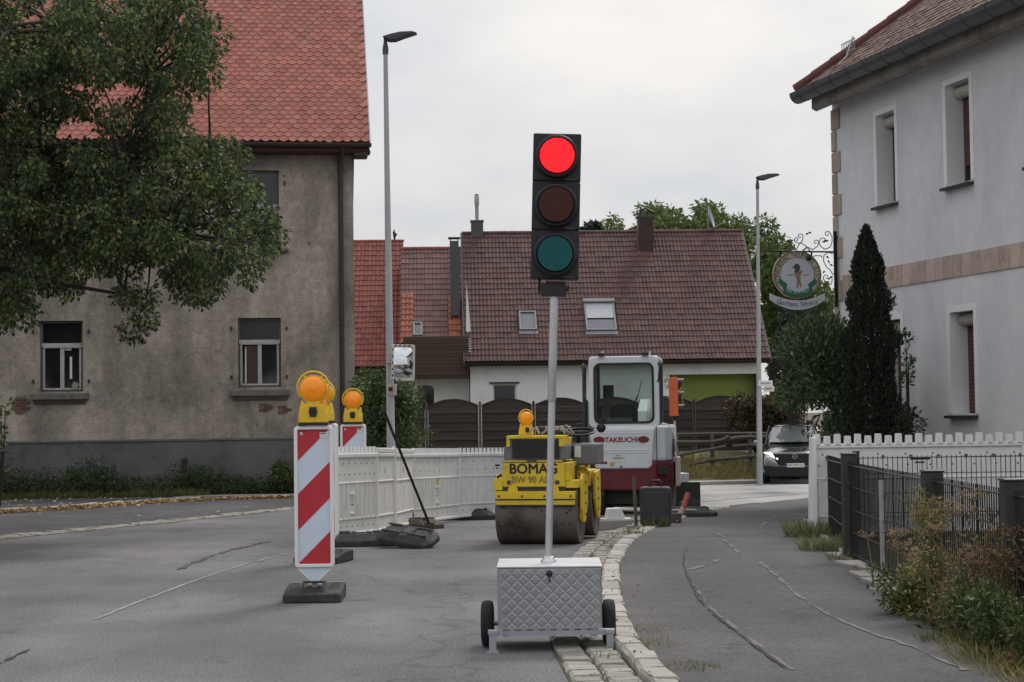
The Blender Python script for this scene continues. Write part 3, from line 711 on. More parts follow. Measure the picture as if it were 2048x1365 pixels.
MB().prism([(-.62, EZ - .06), (-.62, EZ + .05), (DEP / 2, ridz + .05), (DEP / 2, ridz - .06)], vx, vx + .03, ax='yz').build("verge_board", M_alud, roof)

# ------------------------------------------------------------------ brown roofed house at the back
M_bt = mat("brown_concrete_tile", (0.108, 0.055, 0.05), (0.075, 0.042, 0.04), rough=.75, scale=1.2, rnd=.20, island=True, dirt=(.20, .175, .165), dscale=9, dlo=.60, dhi=.74)
M_ot = mat("orange_clay_tile", (.30, .095, .055), (.24, .072, .045), rough=.75, scale=2, rnd=.18, island=True, dirt=(.14, .07, .05), dscale=3)
M_rtile2 = mat("red_clay_pantile", (.25, .075, .06), (.19, .055, .045), rough=.75, scale=2, rnd=.16, island=True, dirt=(.10, .045, .04), dscale=2)
M_wallw = mat("white_render", (0.8, 0.83, 0.88), (0.74, 0.77, 0.82), rough=.9, scale=2, dirt=(.62, .63, .65), dscale=1.2)
M_green = mat("green_render", (0.215, 0.275, 0.075), (0.19, 0.245, 0.068), rough=.9, scale=2)
M_lead = mat("lead_flashing", (.28, .29, .31), (.18, .19, .2), rough=.6, metal=.4, scale=9)
M_clad = mat("grey_chimney_cladding", (.085, .09, .095), (.065, .068, .072), rough=.6, scale=3)
M_cbrick = mat("dark_brick", (.085, .05, .048), (.06, .038, .038), rough=.9, scale=9, rnd=.2)
FB = Frame(P(1240, 820, 65).to_2d().to_3d() + Vector((0, 0, -.6)), R(2.3))
bh = thing("brown_roofed_house", "low white house with a long dark brown tiled roof behind the wooden fence", "house", FB.O, FB.yaw)
ye = -.45
xl = FB.hit(930, 726, ye)[0]; xr = FB.hit(1540, 719, ye)[0]; ez = FB.hit(1240, 722, ye)[1]
PB = R(44); yr = 4
for _ in range(8):
    zr = FB.hit(1212, 466, yr)[1]; yr = ye + (zr - ez) / math.tan(PB)
SB = Slope(FB.w(xl, ye, ez), FB.ex, PB, FB.ey); rlB = (yr - ye) / math.cos(PB)
xpl = FB.hit(1340, 780)[0]; bw = rect(FB, 985, 768, 1033, 800); bw = (bw[0], bw[1], bw[2] - .5, bw[3])
mb = MB(); wall_open(mb, xl + .2, xpl, -.6, ez - .05, [bw], .2)
mb.quad((xl + .2, 0, -.6), (xl + .2, 2 * yr, -.6), (xl + .2, 2 * yr, ez - .05), (xl + .2, 0, ez - .05)).quad((xr - .3, 0, -.6), (xr - .3, 2 * yr, -.6), (xr - .3, 2 * yr, ez - .05), (xr - .3, 0, ez - .05)).quad((xl + .2, 2 * yr, -.6), (xr - .3, 2 * yr, -.6), (xr - .3, 2 * yr, ez - .05), (xl + .2, 2 * yr, ez - .05))
for x in (xl + .2, xr - .3): mb.add([(x, 0, ez - .05), (x, 2 * yr, ez - .05), (x, yr, ez + yr * math.tan(PB) + .1)], [(0, 1, 2)])
lb_ = FB.hit(1400, 749)[1]
mb.box(xpl, xr - .3, -.02, .2, lb_, ez - .05)
mb.build("wall", M_wallw, bh)
MB().box(xpl, xr - .35, .5, .6, -.6, lb_ + .2).build("green_wall", M_green, bh)
MB().box(xr - .5, xr - .3, 0, .2, -.6, lb_).build("porch_post", M_wood, bh)
def modern_window(o, root, y=.1, m=None):
    a, b, c, d = o; f = MB(); w = .06
    f.box(a, a + w, y, y + .06, c, d).box(b - w, b, y, y + .06, c, d).box(a + w, b - w, y, y + .06, d - w, d).box(a + w, b - w, y, y + .06, c, c + w)
    wd = f.build("window", m or M_white2, root)
    MB().box(a + w, b - w, y + .02, y + .03, c + w, d - w).build("pane", M_glass, wd); return wd
bwn = modern_window(bw, bh)
MB().box(bw[0] - .12, bw[1] + .12, -.05, .08, bw[3], bw[3] + .07).build("lintel", M_clad, bwn)
gwn = rect(FB, 1200, 768, 1228, 800, .5); gw_ = modern_window((gwn[0], gwn[1], gwn[2] - .4, gwn[3]), bh, -.07)
rf = MB()
for sg in (0, 1):
    A, Bq = (ye, yr) if sg == 0 else (2 * yr - ye, yr)
    rf.add([(xl, A, ez - .03), (xr, A, ez - .03), (xr, Bq, zr - .03), (xl, Bq, zr - .03), (xl, A, ez - .15), (xr, A, ez - .15), (xr, Bq, zr - .15), (xl, Bq, zr - .15)], [(0, 1, 2, 3), (4, 5, 6, 7), (1, 5, 6, 2), (0, 4, 7, 3), (0, 1, 5, 4)])
broof = rf.build("roof", M_brn, bh)
def pan_field(parent, root, slope, width, length, tw, te, m, vis, most=300, skip=(), sag=0, bumps=2):
    nj = max(1, round(width / tw)); ni = max(1, round(length / te)); tw = width / nj; te = length / ni
    tm = pan_tile(tw * 1.0, te * 1.12, .026, m, bumps, .032); sp = []
    for i in range(ni):
        for j in range(nj):
            a, u = (j + .5) * tw, i * te
            if any(s[0] < a < s[1] and s[2] < u + te * .5 < s[3] for s in skip): continue
            sp.append(((a, u + random.uniform(-.010, .010) + .012 * math.sin(a * .9 + i * .35), .03 + random.uniform(-.004, .005) - sag * math.sin(PI * j / nj)), (-.085 + random.uniform(-.012, .012), 0, random.uniform(-.008, .008))))
    tile_field(parent, root, tm, m, sp, slope, vis, most)
s1 = (*sorted((SB.hit(1038, 646)[0], SB.hit(1073, 646)[0])), SB.hit(1056, 664)[1], SB.hit(1055, 627)[1])
s2 = (SB.hit(1170, 640)[0], SB.hit(1231, 640)[0], SB.hit(1200, 665)[1], SB.hit(1200, 608)[1])
ch2 = (SB.hit(1277, 500)[0], SB.hit(1309, 500)[0])
pan_field(broof, bh, SB, xr - xl, rlB, .30, .33, M_bt, lambda x, y: 930 < x < 1540 and 450 < y < 725, skip=(s1, s2))
def roof_window(slope, root, s, shutter):
    a0, a1, u0, u1 = s; t = MB(); h = .12; w = .07
    t.box(a0, a0 + w, u0, u1, 0, h).box(a1 - w, a1, u0, u1, 0, h).box(a0 + w, a1 - w, u1 - w, u1, 0, h).box(a0 + w, a1 - w, u0, u0 + w, 0, h)
    o = t.build("roof_window", M_lead, root); o.matrix_basis = to_local(root, slope.M(0, 0, .02))
    top = u1 - w
    if shutter:
        um = u0 + (u1 - u0) * .42
        MB().box(a0 + w, a1 - w, um, u1 - w, .06, .10).build("shutter", M_alud, o)
        MB().box(a0 - .03, a1 + .03, u1 - w - .02, u1 + .10, .05, .19).build("shutter_box", M_lead, o, .02)
        top = um - .05
    MB().box(a0 + w, a1 - w, u0 + w, top, .05, .06).build("pane", M_skyglass, o)
    MB().box(a0 - .03, a1 + .03, u0 - .2, u0 - .005, .035, .055).build("flashing", M_lead, o)
M_skyglass = mat("sky_reflecting_glass", (0.15, 0.155, 0.19), (0.13, 0.135, 0.165), rough=.08, spec=.8, scale=1)
roof_window(SB, bh, s1, False); roof_window(SB, bh, s2, True)
# ridge tiles
def ridge(parent, root, slope, width, length, pitch, m, n, r=.12):
    me = MB().prism([(math.cos(t) * r, math.sin(t) * r * .9) for t in np.linspace(0, PI, 8)], 0, width / n * 1.08, ax='yz').mesh("ridge_tile", m)
    for i in range(n):
        mm = Matrix.Translation(slope.M(i * width / n, length, .0).translation) @ Matrix.Rotation(math.atan2(slope.ex.y, slope.ex.x), 4, 'Z') @ Matrix.Rotation(random.uniform(-.02, .02) - .012, 4, 'Y')
        link("ridge_tile", me, parent, to_local(root, mm))
ridge(broof, bh, SB, xr - xl, rlB, PB, M_bt, 32)
MB().prism([(ye, ez - .15), (ye, ez + .06), (yr, zr + .06), (yr, zr - .15)], xl - .06, xl - .005, ax='yz').build("verge_board", M_clad, broof)
MB().prism([(ye, ez - .15), (ye, ez + .06), (yr, zr + .06), (yr, zr - .15)], xr + .005, xr + .06, ax='yz').build("verge_board", M_clad, broof)
MB().prism([(math.cos(t) * .07 + ye - .08, math.sin(t) * .07 + ez - .02) for t in np.linspace(PI, 2 * PI, 8)], xl, xr, ax='yz').build("gutter", M_brn, broof)
# chimneys
c0, c1 = FB.hit(942, 450, yr)[0], FB.hit(966, 450, yr)[0]; cz = FB.hit(954, 442, yr)[1]
c = MB().box(c0, c1, yr - .25, yr + .25, zr - .4, cz - .06).box(c0 - .03, c1 + .03, yr - .28, yr + .28, cz - .06, cz).build("chimney", M_clad, bh)
pz0 = FB.hit(954, 389, yr)[1]; pxm = (c0 + c1) / 2
MB().lathe([(.075, cz), (.075, cz + (pz0 - cz) * .55), (.10, cz + (pz0 - cz) * .62), (.10, cz + (pz0 - cz) * .88), (.075, cz + (pz0 - cz) * .95), (.09, pz0)], 12, Matrix.Translation((pxm, yr, 0))).build("flue_pipe", M_galv, c)
yc = ye + SB.hit(1292, 505)[1] * math.cos(PB)
d0, d1 = FB.hit(1277, 480, yc)[0], FB.hit(1307, 480, yc)[0]; dz = FB.hit(1292, 431, yc)[1]; bz = FB.hit(1292, 540, yc)[1]
chim = MB().box(d0, d1, yc - .02, yc + .5, bz - .6, dz - .08).build("chimney", M_clad, bh)
bk = MB().box(0, .20, -.022, 0, 0, .055).mesh("brick", M_cbrick)
zz = bz; k = 0
while zz < dz - .13:
    x = d0 + (0 if k % 2 else .10)
    if k % 2 == 0: link("brick", bk, chim, Matrix.Translation((d0, yc - .02, zz)) @ Matrix.Diagonal((.45, 1, 1, 1)))
    while x < d1 - .05:
        link("brick", bk, chim, Matrix.Translation((x, yc - .02, zz)) @ Matrix.Diagonal((min(1, (d1 - x) / .205), 1, 1, 1))); x += .208
    zz += .068; k += 1
MB().box(d0 - .05, d1 + .05, yc - .08, yc + .55, dz - .08, dz).build("chimney_cap", M_clad, chim)
MB().tube([(d0 + .1, yc + .2, dz), (d0 + .1, yc + .2, dz + .22), (d0 + .35, yc + .2, dz + .30), (d1 + .05, yc + .2, dz + .12)], .05, 6).build("cowl", M_black, chim)
fl = MB()
for (x0, x1) in ((d0 - .13, d0 - .004), (d1 + .004, d1 + .13)): fl.prism([(yc - .1, bz - .02), (yc + .55, bz + .62), (yc + .55, bz + .72), (yc - .1, bz + .12)], x0, x1, ax='yz')
fl.box(d0 - .13, d1 + .13, yc - .16, yc - .05, bz - .12, bz + .12)
fl.build("flashing", M_lead, chim)
# satellite dish on the ridge
sx, sz = FB.hit(1418, 462, yr); dish = MB()
dish.lathe([(.001, 0), (.18, .02), (.36, .075), (.45, .12), (.455, .125), (.44, .105), (.18, .01), (.002, -.012)], 20, Matrix.Translation((sx, yr, sz + .55)) @ Vector((.93, -.3, .22)).to_track_quat('Z', 'Y').to_matrix().to_4x4())
dish.tube([(sx, yr, sz - .05), (sx - .05, yr, sz + .55)], .025, 6).tube([(sx, yr, sz + .05), (sx + .62, yr - .1, sz + .33)], .018, 6).obox((sx + .62, yr - .1, sz + .36), (.09, .09, .14))
dish.build("satellite_dish", M_alud, bh)

# ------------------------------------------------------------------ annex with faded roof, boarded balcony and arched window
FA = Frame(P(865, 820, 65.5).to_2d().to_3d() + Vector((0, 0, -.6)), R(2.3))
an = thing("annex_house", "narrow annex with a faded red roof, brown boarded balcony and small arched window", "house", FA.O, FA.yaw)
M_faded = mat("faded_roof_tile", (0.175, 0.095, 0.085), (0.125, 0.068, 0.063), rough=.8, scale=.5, rnd=.12, island=True)
ax0, ax1 = FA.hit(798, 600)[0], FA.hit(929, 600)[0]
azb = FA.hit(865, 690)[1]; PA = R(44); ay = 3
for _ in range(8):
    az = FA.hit(862, 499, ay)[1]; ay = (az - azb) / math.tan(PA)
SA = Slope(FA.w(ax0, 0, azb), FA.ex, PA, FA.ey); rlA = ay / math.cos(PA)
rf = MB()
for sg in (0, 1):
    A, Bq = (0, ay) if sg == 0 else (2 * ay, ay)
    rf.add([(ax0, A, azb - .04), (ax1, A, azb - .04), (ax1, Bq, az - .04), (ax0, Bq, az - .04), (ax0, A, azb - .16), (ax1, A, azb - .16), (ax1, Bq, az - .16), (ax0, Bq, az - .16)], [(0, 1, 2, 3), (4, 5, 6, 7), (1, 5, 6, 2), (0, 4, 7, 3), (0, 1, 5, 4)])
aroof = rf.build("roof", M_brn, an)
pan_field(aroof, an, SA, ax1 - ax0, rlA, .30, .33, M_faded, lambda x, y: 800 < x < 930 and 490 < y < 680, 200)
ridge(aroof, an, SA, ax1 - ax0, rlA, PA, M_rtile2, 8)
# two newer orange strips of tiles lying over the old roof
for (px0, px1, pt) in ((802, 826, 590), (897, 923, 597)):
    a0, a1 = SA.hit(px0, 640)[0], SA.hit(px1, 640)[0]; u1 = SA.hit((px0 + px1) / 2, pt)[1]
    S2 = Slope(SA.M(a0, 0, .045).translation, FA.ex, PA, FA.ey)
    pan_field(aroof, an, S2, a1 - a0, u1, .15, .33, M_ot, lambda x, y: True, 60, bumps=1)
a0, a1 = SA.hit(826, 660)[0], SA.hit(845, 660)[0]
roof_window(SA, an, (a0, a1, SA.hit(835, 675)[1], SA.hit(835, 649)[1]), False)
mb = MB(); arc = rect(FA, 835, 770, 868, 800); wz = FA.hit(865, 752)[1]
wall_open(mb, ax0 - .1, ax1 + .15, -.6, azb, [(arc[0], arc[1], arc[2] - .4, arc[3] - .01)], .2)
mb.quad((ax0 - .1, 0, -.6), (ax0 - .1, 6, -.6), (ax0 - .1, 6, azb), (ax0 - .1, 0, azb)).quad((ax1 + .15, 0, -.6), (ax1 + .15, 6, -.6), (ax1 + .15, 6, azb), (ax1 + .15, 0, azb))
cx_, hw = (arc[0] + arc[1]) / 2, (arc[1] - arc[0]) / 2; sp_z = arc[3] - hw * .55
for sg in (-1, 1):
    pts = [(cx_ + sg * hw, arc[3] + .001)] + [(cx_ + sg * hw * math.cos(t), sp_z + hw * .55 * math.sin(t)) for t in np.linspace(0, PI / 2, 8)] + [(cx_, arc[3] + .001)]
    mb.prism(pts, .002, .19)
mb.build("wall", M_wallw, an)
awn = MB().box(arc[0], arc[1], .1, .12, arc[2] - .4, arc[3]).build("window", M_glass, an)
MB().box(cx_ - .015, cx_ + .015, .07, .1, arc[2] - .4, arc[3]).box(arc[0], arc[1], .07, .1, arc[2] + .22, arc[2] + .25).build("glazing_bar", M_wgrey, awn)
# balcony boards
M_board = mat("brown_boards", (0.085, 0.055, 0.044), (0.06, 0.04, 0.033), rough=.8, scale=4, stretch=(1, 6, 10), rnd=.15)
b0, b1 = FA.hit(806, 700, -.9)[0], FA.hit(937, 700, -.9)[0]; bt, bb = FA.hit(868, 673, -.9)[1], FA.hit(868, 750, -.9)[1]
bal = MB().box(b0, b1, -.88, -.05, bb, bt - .05).build("balcony", M_brn, an)
nb = 11; hb = (bt - bb) / nb
for i in range(nb): MB().box(b0, b1, -.91 - random.uniform(0, .008), -.885, bb + i * hb + .004, bb + (i + 1) * hb - .006).build("board", M_board, bal)
MB().box(b0 - .02, b1 + .02, -.95, -.04, bb - .14, bb - .005).build("bottom_beam", M_brn, bal)
bs = MB()
for i in range(13): bs.box(b1 + .005, b1 + .10, -.90, -.86, bb + .22 + i * .092, bb + .25 + i * .092)
q = bs.build("vent_slot", M_wallw, bal); q['kind'] = 'stuff'
MB().prism([(ax1 + .03, azb - .2), (ax1 + .27, azb - .2), (ax1 + .09, azb + 2.4)], -.08, .02).build("verge_wedge", M_wallw, an)
# grey clad chimney with a plate cap
yk = .9; k0, k1 = FA.hit(900, 540, yk)[0], FA.hit(918, 540, yk)[0]; kz, kb = FA.hit(909, 482, yk)[1], FA.hit(909, 596, yk)[1]
kc = MB().box(k0, k1, yk, yk + .45, kb - .7, kz).build("chimney", M_clad, an)
kk = MB().box(k0 - .06, k1 + .06, yk - .06, yk + .5, kz + .10, kz + .14)
for x in (k0 + .03, k1 - .03):
    for y in (yk + .04, yk + .4): kk.box(x - .015, x + .015, y, y + .03, kz, kz + .10)
kk.build("chimney_cap", M_black, kc)

# ------------------------------------------------------------------ red tiled barn
FN = Frame(P(755, 820, 66.5).to_2d().to_3d() + Vector((0, 0, -.8)), R(2.3))
bn = thing("red_tiled_barn", "barn with a steep red pantile roof partly hidden behind the old plaster house", "barn", FN.O, FN.yaw)
n0, n1 = FN.hit(560, 600)[0], FN.hit(802, 600)[0]; nzb = FN.hit(755, 735, -.3)[1]; PN = R(46); ny = 3
for _ in range(8):
    nz_ = FN.hit(755, 484, ny)[1]; ny = -.3 + (nz_ - nzb) / math.tan(PN)
SN = Slope(FN.w(n0, -.3, nzb), FN.ex, PN, FN.ey); rlN = (ny + .3) / math.cos(PN)
rf = MB()
for sg in (0, 1):
    A, Bq = (-.3, ny) if sg == 0 else (2 * ny + .3, ny)
    rf.add([(n0, A, nzb - .04), (n1, A, nzb - .04), (n1, Bq, nz_ - .04), (n0, Bq, nz_ - .04), (n0, A, nzb - .16), (n1, A, nzb - .16), (n1, Bq, nz_ - .16), (n0, Bq, nz_ - .16)], [(0, 1, 2, 3), (4, 5, 6, 7), (1, 5, 6, 2), (0, 4, 7, 3), (0, 1, 5, 4)])
nroof = rf.build("roof", M_brn, bn)
pan_field(nroof, bn, SN, n1 - n0, rlN, .165, .315, M_rtile2, lambda x, y: 708 < x < 805 and 470 < y < 740, 300, bumps=1)
ridge(nroof, bn, SN, n1 - n0, rlN, PN, M_rtile2, 14, .1)
mb = MB().box(n0 + .2, n1 - .15, 0, 2 * ny, -.6, nzb - .05)
for x in (n0 + .2, n1 - .15): mb.add([(x, 0, nzb - .05), (x, 2 * ny, nzb - .05), (x, ny, nz_ - .1)], [(0, 1, 2)])
mb.build("wall", M_plinth, bn)
fx, fz = FN.hit(789, 480, ny)
MB().tube([(fx, ny, fz - .1), (fx, ny, fz + .12), (fx + .03, ny, fz + .22), (fx - .03, ny, fz + .32), (fx, ny, fz + .42)], [.02, .05, .09, .05, .02], 6).build("ridge_ornament", M_black, bn)

# ------------------------------------------------------------------ inn on the right
M_inn = plaster("light_grey_render", (.565, .58, .615), (.645, .66, .69), (.71, .715, .725), .22)
M_reveal = mat("white_trim_paint", (0.78, 0.79, 0.81), (0.72, 0.73, 0.75), rough=.8, scale=2)
M_sand = mat("sandstone", (0.36, 0.31, 0.26), (0.27, 0.235, 0.195), rough=.9, scale=5, bump=.3, bscale=40, rnd=.15)
M_marble = mat("pinkish_stone_slab", (0.5, 0.41, 0.35), (0.4, 0.32, 0.275), rough=.6, scale=3.5, rnd=.12, dirt=(.22, .165, .135), dscale=3)
M_corn = mat("weathered_cornice", (0.34, 0.305, 0.28), (0.22, 0.2, 0.185), rough=.95, scale=2, bump=.4, dirt=(.085, .075, .072), dscale=2.2)
M_zinc = mat("zinc_gutter", (.11, .125, .14), (.085, .098, .11), rough=.45, metal=.5, scale=3)
M_rs = mat("weathered_bib_tile", (0.17, 0.1, 0.082), (0.105, 0.062, 0.052), rough=.9, scale=3, rnd=.3, island=True, dirt=(.30, .25, .21), dscale=5)
M_hip = mat("dark_red_hip_tile", (.13, .045, .04), (.09, .035, .032), rough=.8, scale=3, rnd=.15)
M_shut = mat("brown_roller_shutter", (.13, .065, .055), (.10, .05, .045), rough=.6, scale=6)
M_beige = mat("beige_metal", (0.48, 0.45, 0.4), (0.4, 0.38, 0.34), rough=.6, scale=5)
M_sillm = mat("dark_metal_sill", (.05, .045, .045), (.035, .032, .032), rough=.4, metal=.3)
TH = math.atan2(-1, .2453)
FI = Frame(P(1672, 600, 28).to_2d().to_3d() + Vector((0, 0, zt(28))), TH)
inn = thing("inn_building", "two storey light grey rendered inn with sandstone corner and hipped tile roof", "building", FI.O, FI.yaw)
def irect(l, t1, t2, r_, b1, b2):
    return FI.hit(l, (t1 + b1) / 2)[0], FI.hit(r_, (t2 + b2) / 2)[0], (FI.hit(l, b1)[1] + FI.hit(r_, b2)[1]) / 2, (FI.hit(l, t1)[1] + FI.hit(r_, t2)[1]) / 2
U1 = irect(1754, 233, 218, 1791, 412, 404); U2 = irect(1893, 172, 154, 1941, 372, 363); L1 = irect(1902, 626, 620, 1950, 829, 826)
wlen = U1[1] - U1[0]
L0 = (U1[0] + .02, U1[1] + .06, L1[2], L1[3]); step = U2[0] - U1[0]
U3 = tuple(v + (2 * step if i < 2 else 0) for i, v in enumerate(U1)); L2 = (L1[0] + step, L1[1] + step, L1[2], L1[3])
iwt = FI.hit(1668, 204)[1]; IL = 13.0; ID = 9.0
mb = MB(); wall_open(mb, 0, IL, -.3, iwt, [U1, U2, U3, L0, L1, L2], .34)
mb.quad((0, 0, -.3), (0, ID, -.3), (0, ID, iwt), (0, 0, iwt)).quad((IL, 0, -.3), (IL, ID, -.3), (IL, ID, iwt), (IL, 0, iwt)).quad((0, ID, -.3), (IL, ID, -.3), (IL, ID, iwt), (0, ID, iwt))
mb.build("wall", M_inn, inn)
def inn_window(o, low):
    a, b, c, d = o; t = MB(); bw_ = .085; y0 = -.012
    t.box(a - bw_, a, y0, .002, c, d + bw_).box(b, b + bw_, y0, .002, c, d + bw_).box(a, b, y0, .002, d, d + bw_)
    t.box(a + .001, a + .006, -.01, .33, c, d).box(b - .006, b - .001, -.01, .33, c, d)
    wd = t.build("window", M_reveal, inn)
    MB().box(a + .05, b - .05, .29, .33, c + .05, d).build("pane", M_glass, wd)
    f = MB(); f.box(a + .006, a + .05, .27, .33, c, d).box(b - .05, b - .006, .27, .33, c, d).box((a + b) / 2 - .03, (a + b) / 2 + .03, .28, .315, c, d)
    f.build("frame", M_shut, wd)
    sb_ = MB(); sb_.tube([(a + .008, .20, d - .10), (b - .008, .20, d - .10)], .095, 12).build("shutter_box", M_beige, wd)
    n = 22; z1 = d - .18; z0 = c + (.02 if low == 0 else (d - c) * .2); hh = (z1 - z0) / n
    sl = MB().box(a + .05, b - .05, 0, .014, 0, hh * .86).mesh("shutter_slat", M_shut)
    for i in range(n): link("shutter_slat", sl, wd, Matrix.Translation((0, .255, z0 + i * hh)))
    MB().prism([(-.10, c - .07), (-.10, c - .03), (.33, c + .002), (.33, c - .04)], a - .06, b + .06, ax='yz').build("sill", M_sillm, wd)
for o, l in ((U1, 0), (U2, 1), (U3, 0), (L0, 0), (L1, 0), (L2, 0)): inn_window(o, l)
# quoins at the corner
zq = -.2; i = 0
while zq < iwt - .35:
    h = .355; w = .16 if i % 2 else .30
    MB().box(-.025, w, -.025, .02, zq + .006, zq + h - .006).build("quoin_stone", M_sand, inn, .015)
    MB().box(-.025, .018, .022, .55 - w, zq + .006, zq + h - .006).build("quoin_stone", M_sand, inn, .015)
    zq += h; i += 1
# band of stone slabs between the storeys
bz1 = FI.hit(1676, 553)[1]; bz0 = FI.hit(1676, 592)[1]; bzr = (FI.hit(2040, 486)[1] + bz1) / 2; bzl = (FI.hit(2040, 535)[1] + bz0) / 2
x = .31; bm = MB().box(0, .255, -.02, .0, 0, bzr - bzl).mesh("band_slab", M_marble)
while x < IL - .3: link("band_slab", bm, inn, Matrix.Translation((x, random.uniform(-.003, .002), bzl))); x += .262
# cornice, gutter, roof
cxe = FI.hit(1623, 200, -.40)[0]; cz1 = FI.hit(1623, 193, -.38)[1]; cz0 = FI.hit(1658, 209, 0)[1]
co = MB(); co.prism([(-.40, cz1), (-.40, cz1 - .22), (-.32, cz1 - .26), (-.12, cz0 + .02), (-.05, cz0 - .03), (.02, cz0 - .05), (.02, cz1)], cxe, IL, ax='yz')
co.build("cornice", M_corn, inn)
MB().box(cxe, .02, .02, ID, cz0 + .05, cz1).build("gable_cornice", M_corn, inn)
gy = -.58; gz = FI.hit(1594, 188, gy)[1]
gq = [(math.cos(t) * .15 + gy + .02, math.sin(t) * .17 + gz) for t in np.linspace(PI, 2 * PI, 9)]
e0 = FI.hit(1594, 188, gy)[0]; MB().prism(gq, e0 - .02, IL, ax='yz').build("gutter", M_zinc, inn)
gs = MB().prism([(math.cos(t) * .158 + gy + .02, math.sin(t) * .178 + gz) for t in np.linspace(PI, 2 * PI, 9)], 0, .03, ax='yz').mesh("gutter_strap", M_zinc)
for k in range(22): link("gutter_strap", gs, inn, Matrix.Translation((e0 + .3 + k * .6, 0, 0)))
best = None
for deg in range(24, 60):
    tq = math.tan(R(deg)); c_, d_ = to_px(FI.w(e0 + 2.6, gy + 2.62, gz + .1 + 2.6 * tq)); err = abs((187 - d_) / (c_ - 1592) - .74)
    if best is None or err < best[0]: best = (err, deg)
PI_ = R(best[1]); print('inn roof pitch', best)
SI = Slope(FI.w(e0, gy + .02, gz + .03), FI.ex, PI_, FI.ey); rlI = (ID / 2 + .6) / math.cos(PI_)
hz = gz + (ID / 2 - gy - .02) * math.tan(PI_)
rf = MB(); y0 = gy + .02
rf.add([(e0, y0, gz), (IL, y0, gz), (IL, ID / 2, hz), (e0 + ID / 2 - y0, ID / 2, hz), (e0, ID + .6, gz), (IL, ID + .6, gz)], [(0, 1, 2, 3), (0, 3, 4), (4, 3, 2, 5)])
iroof = rf.build("roof", M_under, inn)
tb = bib_tile(.176, .36, .016, M_rs); sp = []
for i in range(34):
    for j in range(72):
        a = (j + .5 + (.5 if i % 2 else 0)) * .18; u = i * .15
        if a < u * math.cos(PI_) + .02: continue
        sp.append(((a, u + random.uniform(-.01, .01), .02 + random.uniform(-.003, .006)), (-.08 + random.uniform(-.02, .02), 0, random.uniform(-.02, .02))))
tile_field(iroof, inn, tb, M_rs, sp, SI, lambda x, y: 1600 < x < 2080 and -60 < y < 190, 300)
# hip tiles
A = Vector((e0 - .02, y0 - .02, gz + .06)); Bv = Vector((e0 + ID / 2 - y0, ID / 2, hz + .04)); nh = 22
hm = MB().tube([(0, 0, 0), ((Bv - A).length / nh * 1.06, 0, 0)], [.115, .10], 8).mesh("hip_tile", M_hip)
qd = (Bv - A).to_track_quat('X', 'Z').to_matrix().to_4x4()
for k in range(nh): link("hip_tile", hm, iroof, Matrix.Translation(A.lerp(Bv, k / nh)) @ qd)
# snow guard grid standing on the tiles near the hip
sg_ = MB(); u_ = .75; 
for k in range(30):
    p0 = SI.M(.5 + k * .055 if k < 9 else .99, u_, .03)
for k in range(9):
    a = .52 + k * .06; p = SI.M(a, u_, .04).translation; sg_.tube([p, p + Vector((0, 0, .2))], .006, 4)
for h in (.03, .2): sg_.tube([SI.M(.5, u_, .04).translation + Vector((0, 0, h)), SI.M(1.02, u_, .04).translation + Vector((0, 0, h))], .009, 5)
p = SI.M(.95, u_, .04).translation; sg_.tube([p + Vector((0, 0, .24)), p - FI.ey * .12 + Vector((0, 0, -.1)), SI.M(.95, u_ - .35, .03).translation], .014, 5)
q = sg_.build("snow_guard", M_galv, None); q.parent = inn; q.matrix_basis = to_local(inn, Matrix.Identity(4))
# ================================================================== street furniture and machines
def clip(poly, a, b, c):
    """keep the part of a 2d polygon where a*x+b*y+c >= 0"""
    out = []
    for i, p in enumerate(poly):
        q = poly[(i + 1) % len(poly)]; fp, fq = a * p[0] + b * p[1] + c, a * q[0] + b * q[1] + c
        if fp >= 0: out.append(p)
        if (fp >= 0) != (fq >= 0):
            t = fp / (fp - fq); out.append((p[0] + (q[0] - p[0]) * t, p[1] + (q[1] - p[1]) * t))
    return out
def rrect(x0, x1, z0, z1, r, n=5):
    pts = []
    for cx_, cz_, a in ((x1 - r, z1 - r, 0), (x0 + r, z1 - r, 90), (x0 + r, z0 + r, 180), (x1 - r, z0 + r, 270)):
        for k in range(n + 1):
            t = R(a + 90 * k / n); pts.append((cx_ + r * math.cos(t), cz_ + r * math.sin(t)))
    return pts
def ring(mb, outer, inner, y0, y1, m=0):
    """frame between two outlines with the same number of points"""
    n = len(outer); V = [(x, y, z) for y in (y0, y1) for pl_ in (outer, inner) for x, z in pl_]
    f = []
    for i in range(n):
        j = (i + 1) % n
        f += [(i, j, n + j, n + i), (2 * n + i, 3 * n + i, 3 * n + j, 2 * n + j), (i, 2 * n + i, 2 * n + j, j), (n + i, n + j, 3 * n + j, 3 * n + i)]
    return mb.add(V, f, m)
YAX = Matrix.Rotation(PI / 2, 4, 'X')        # lathe axis turned to point towards -Y

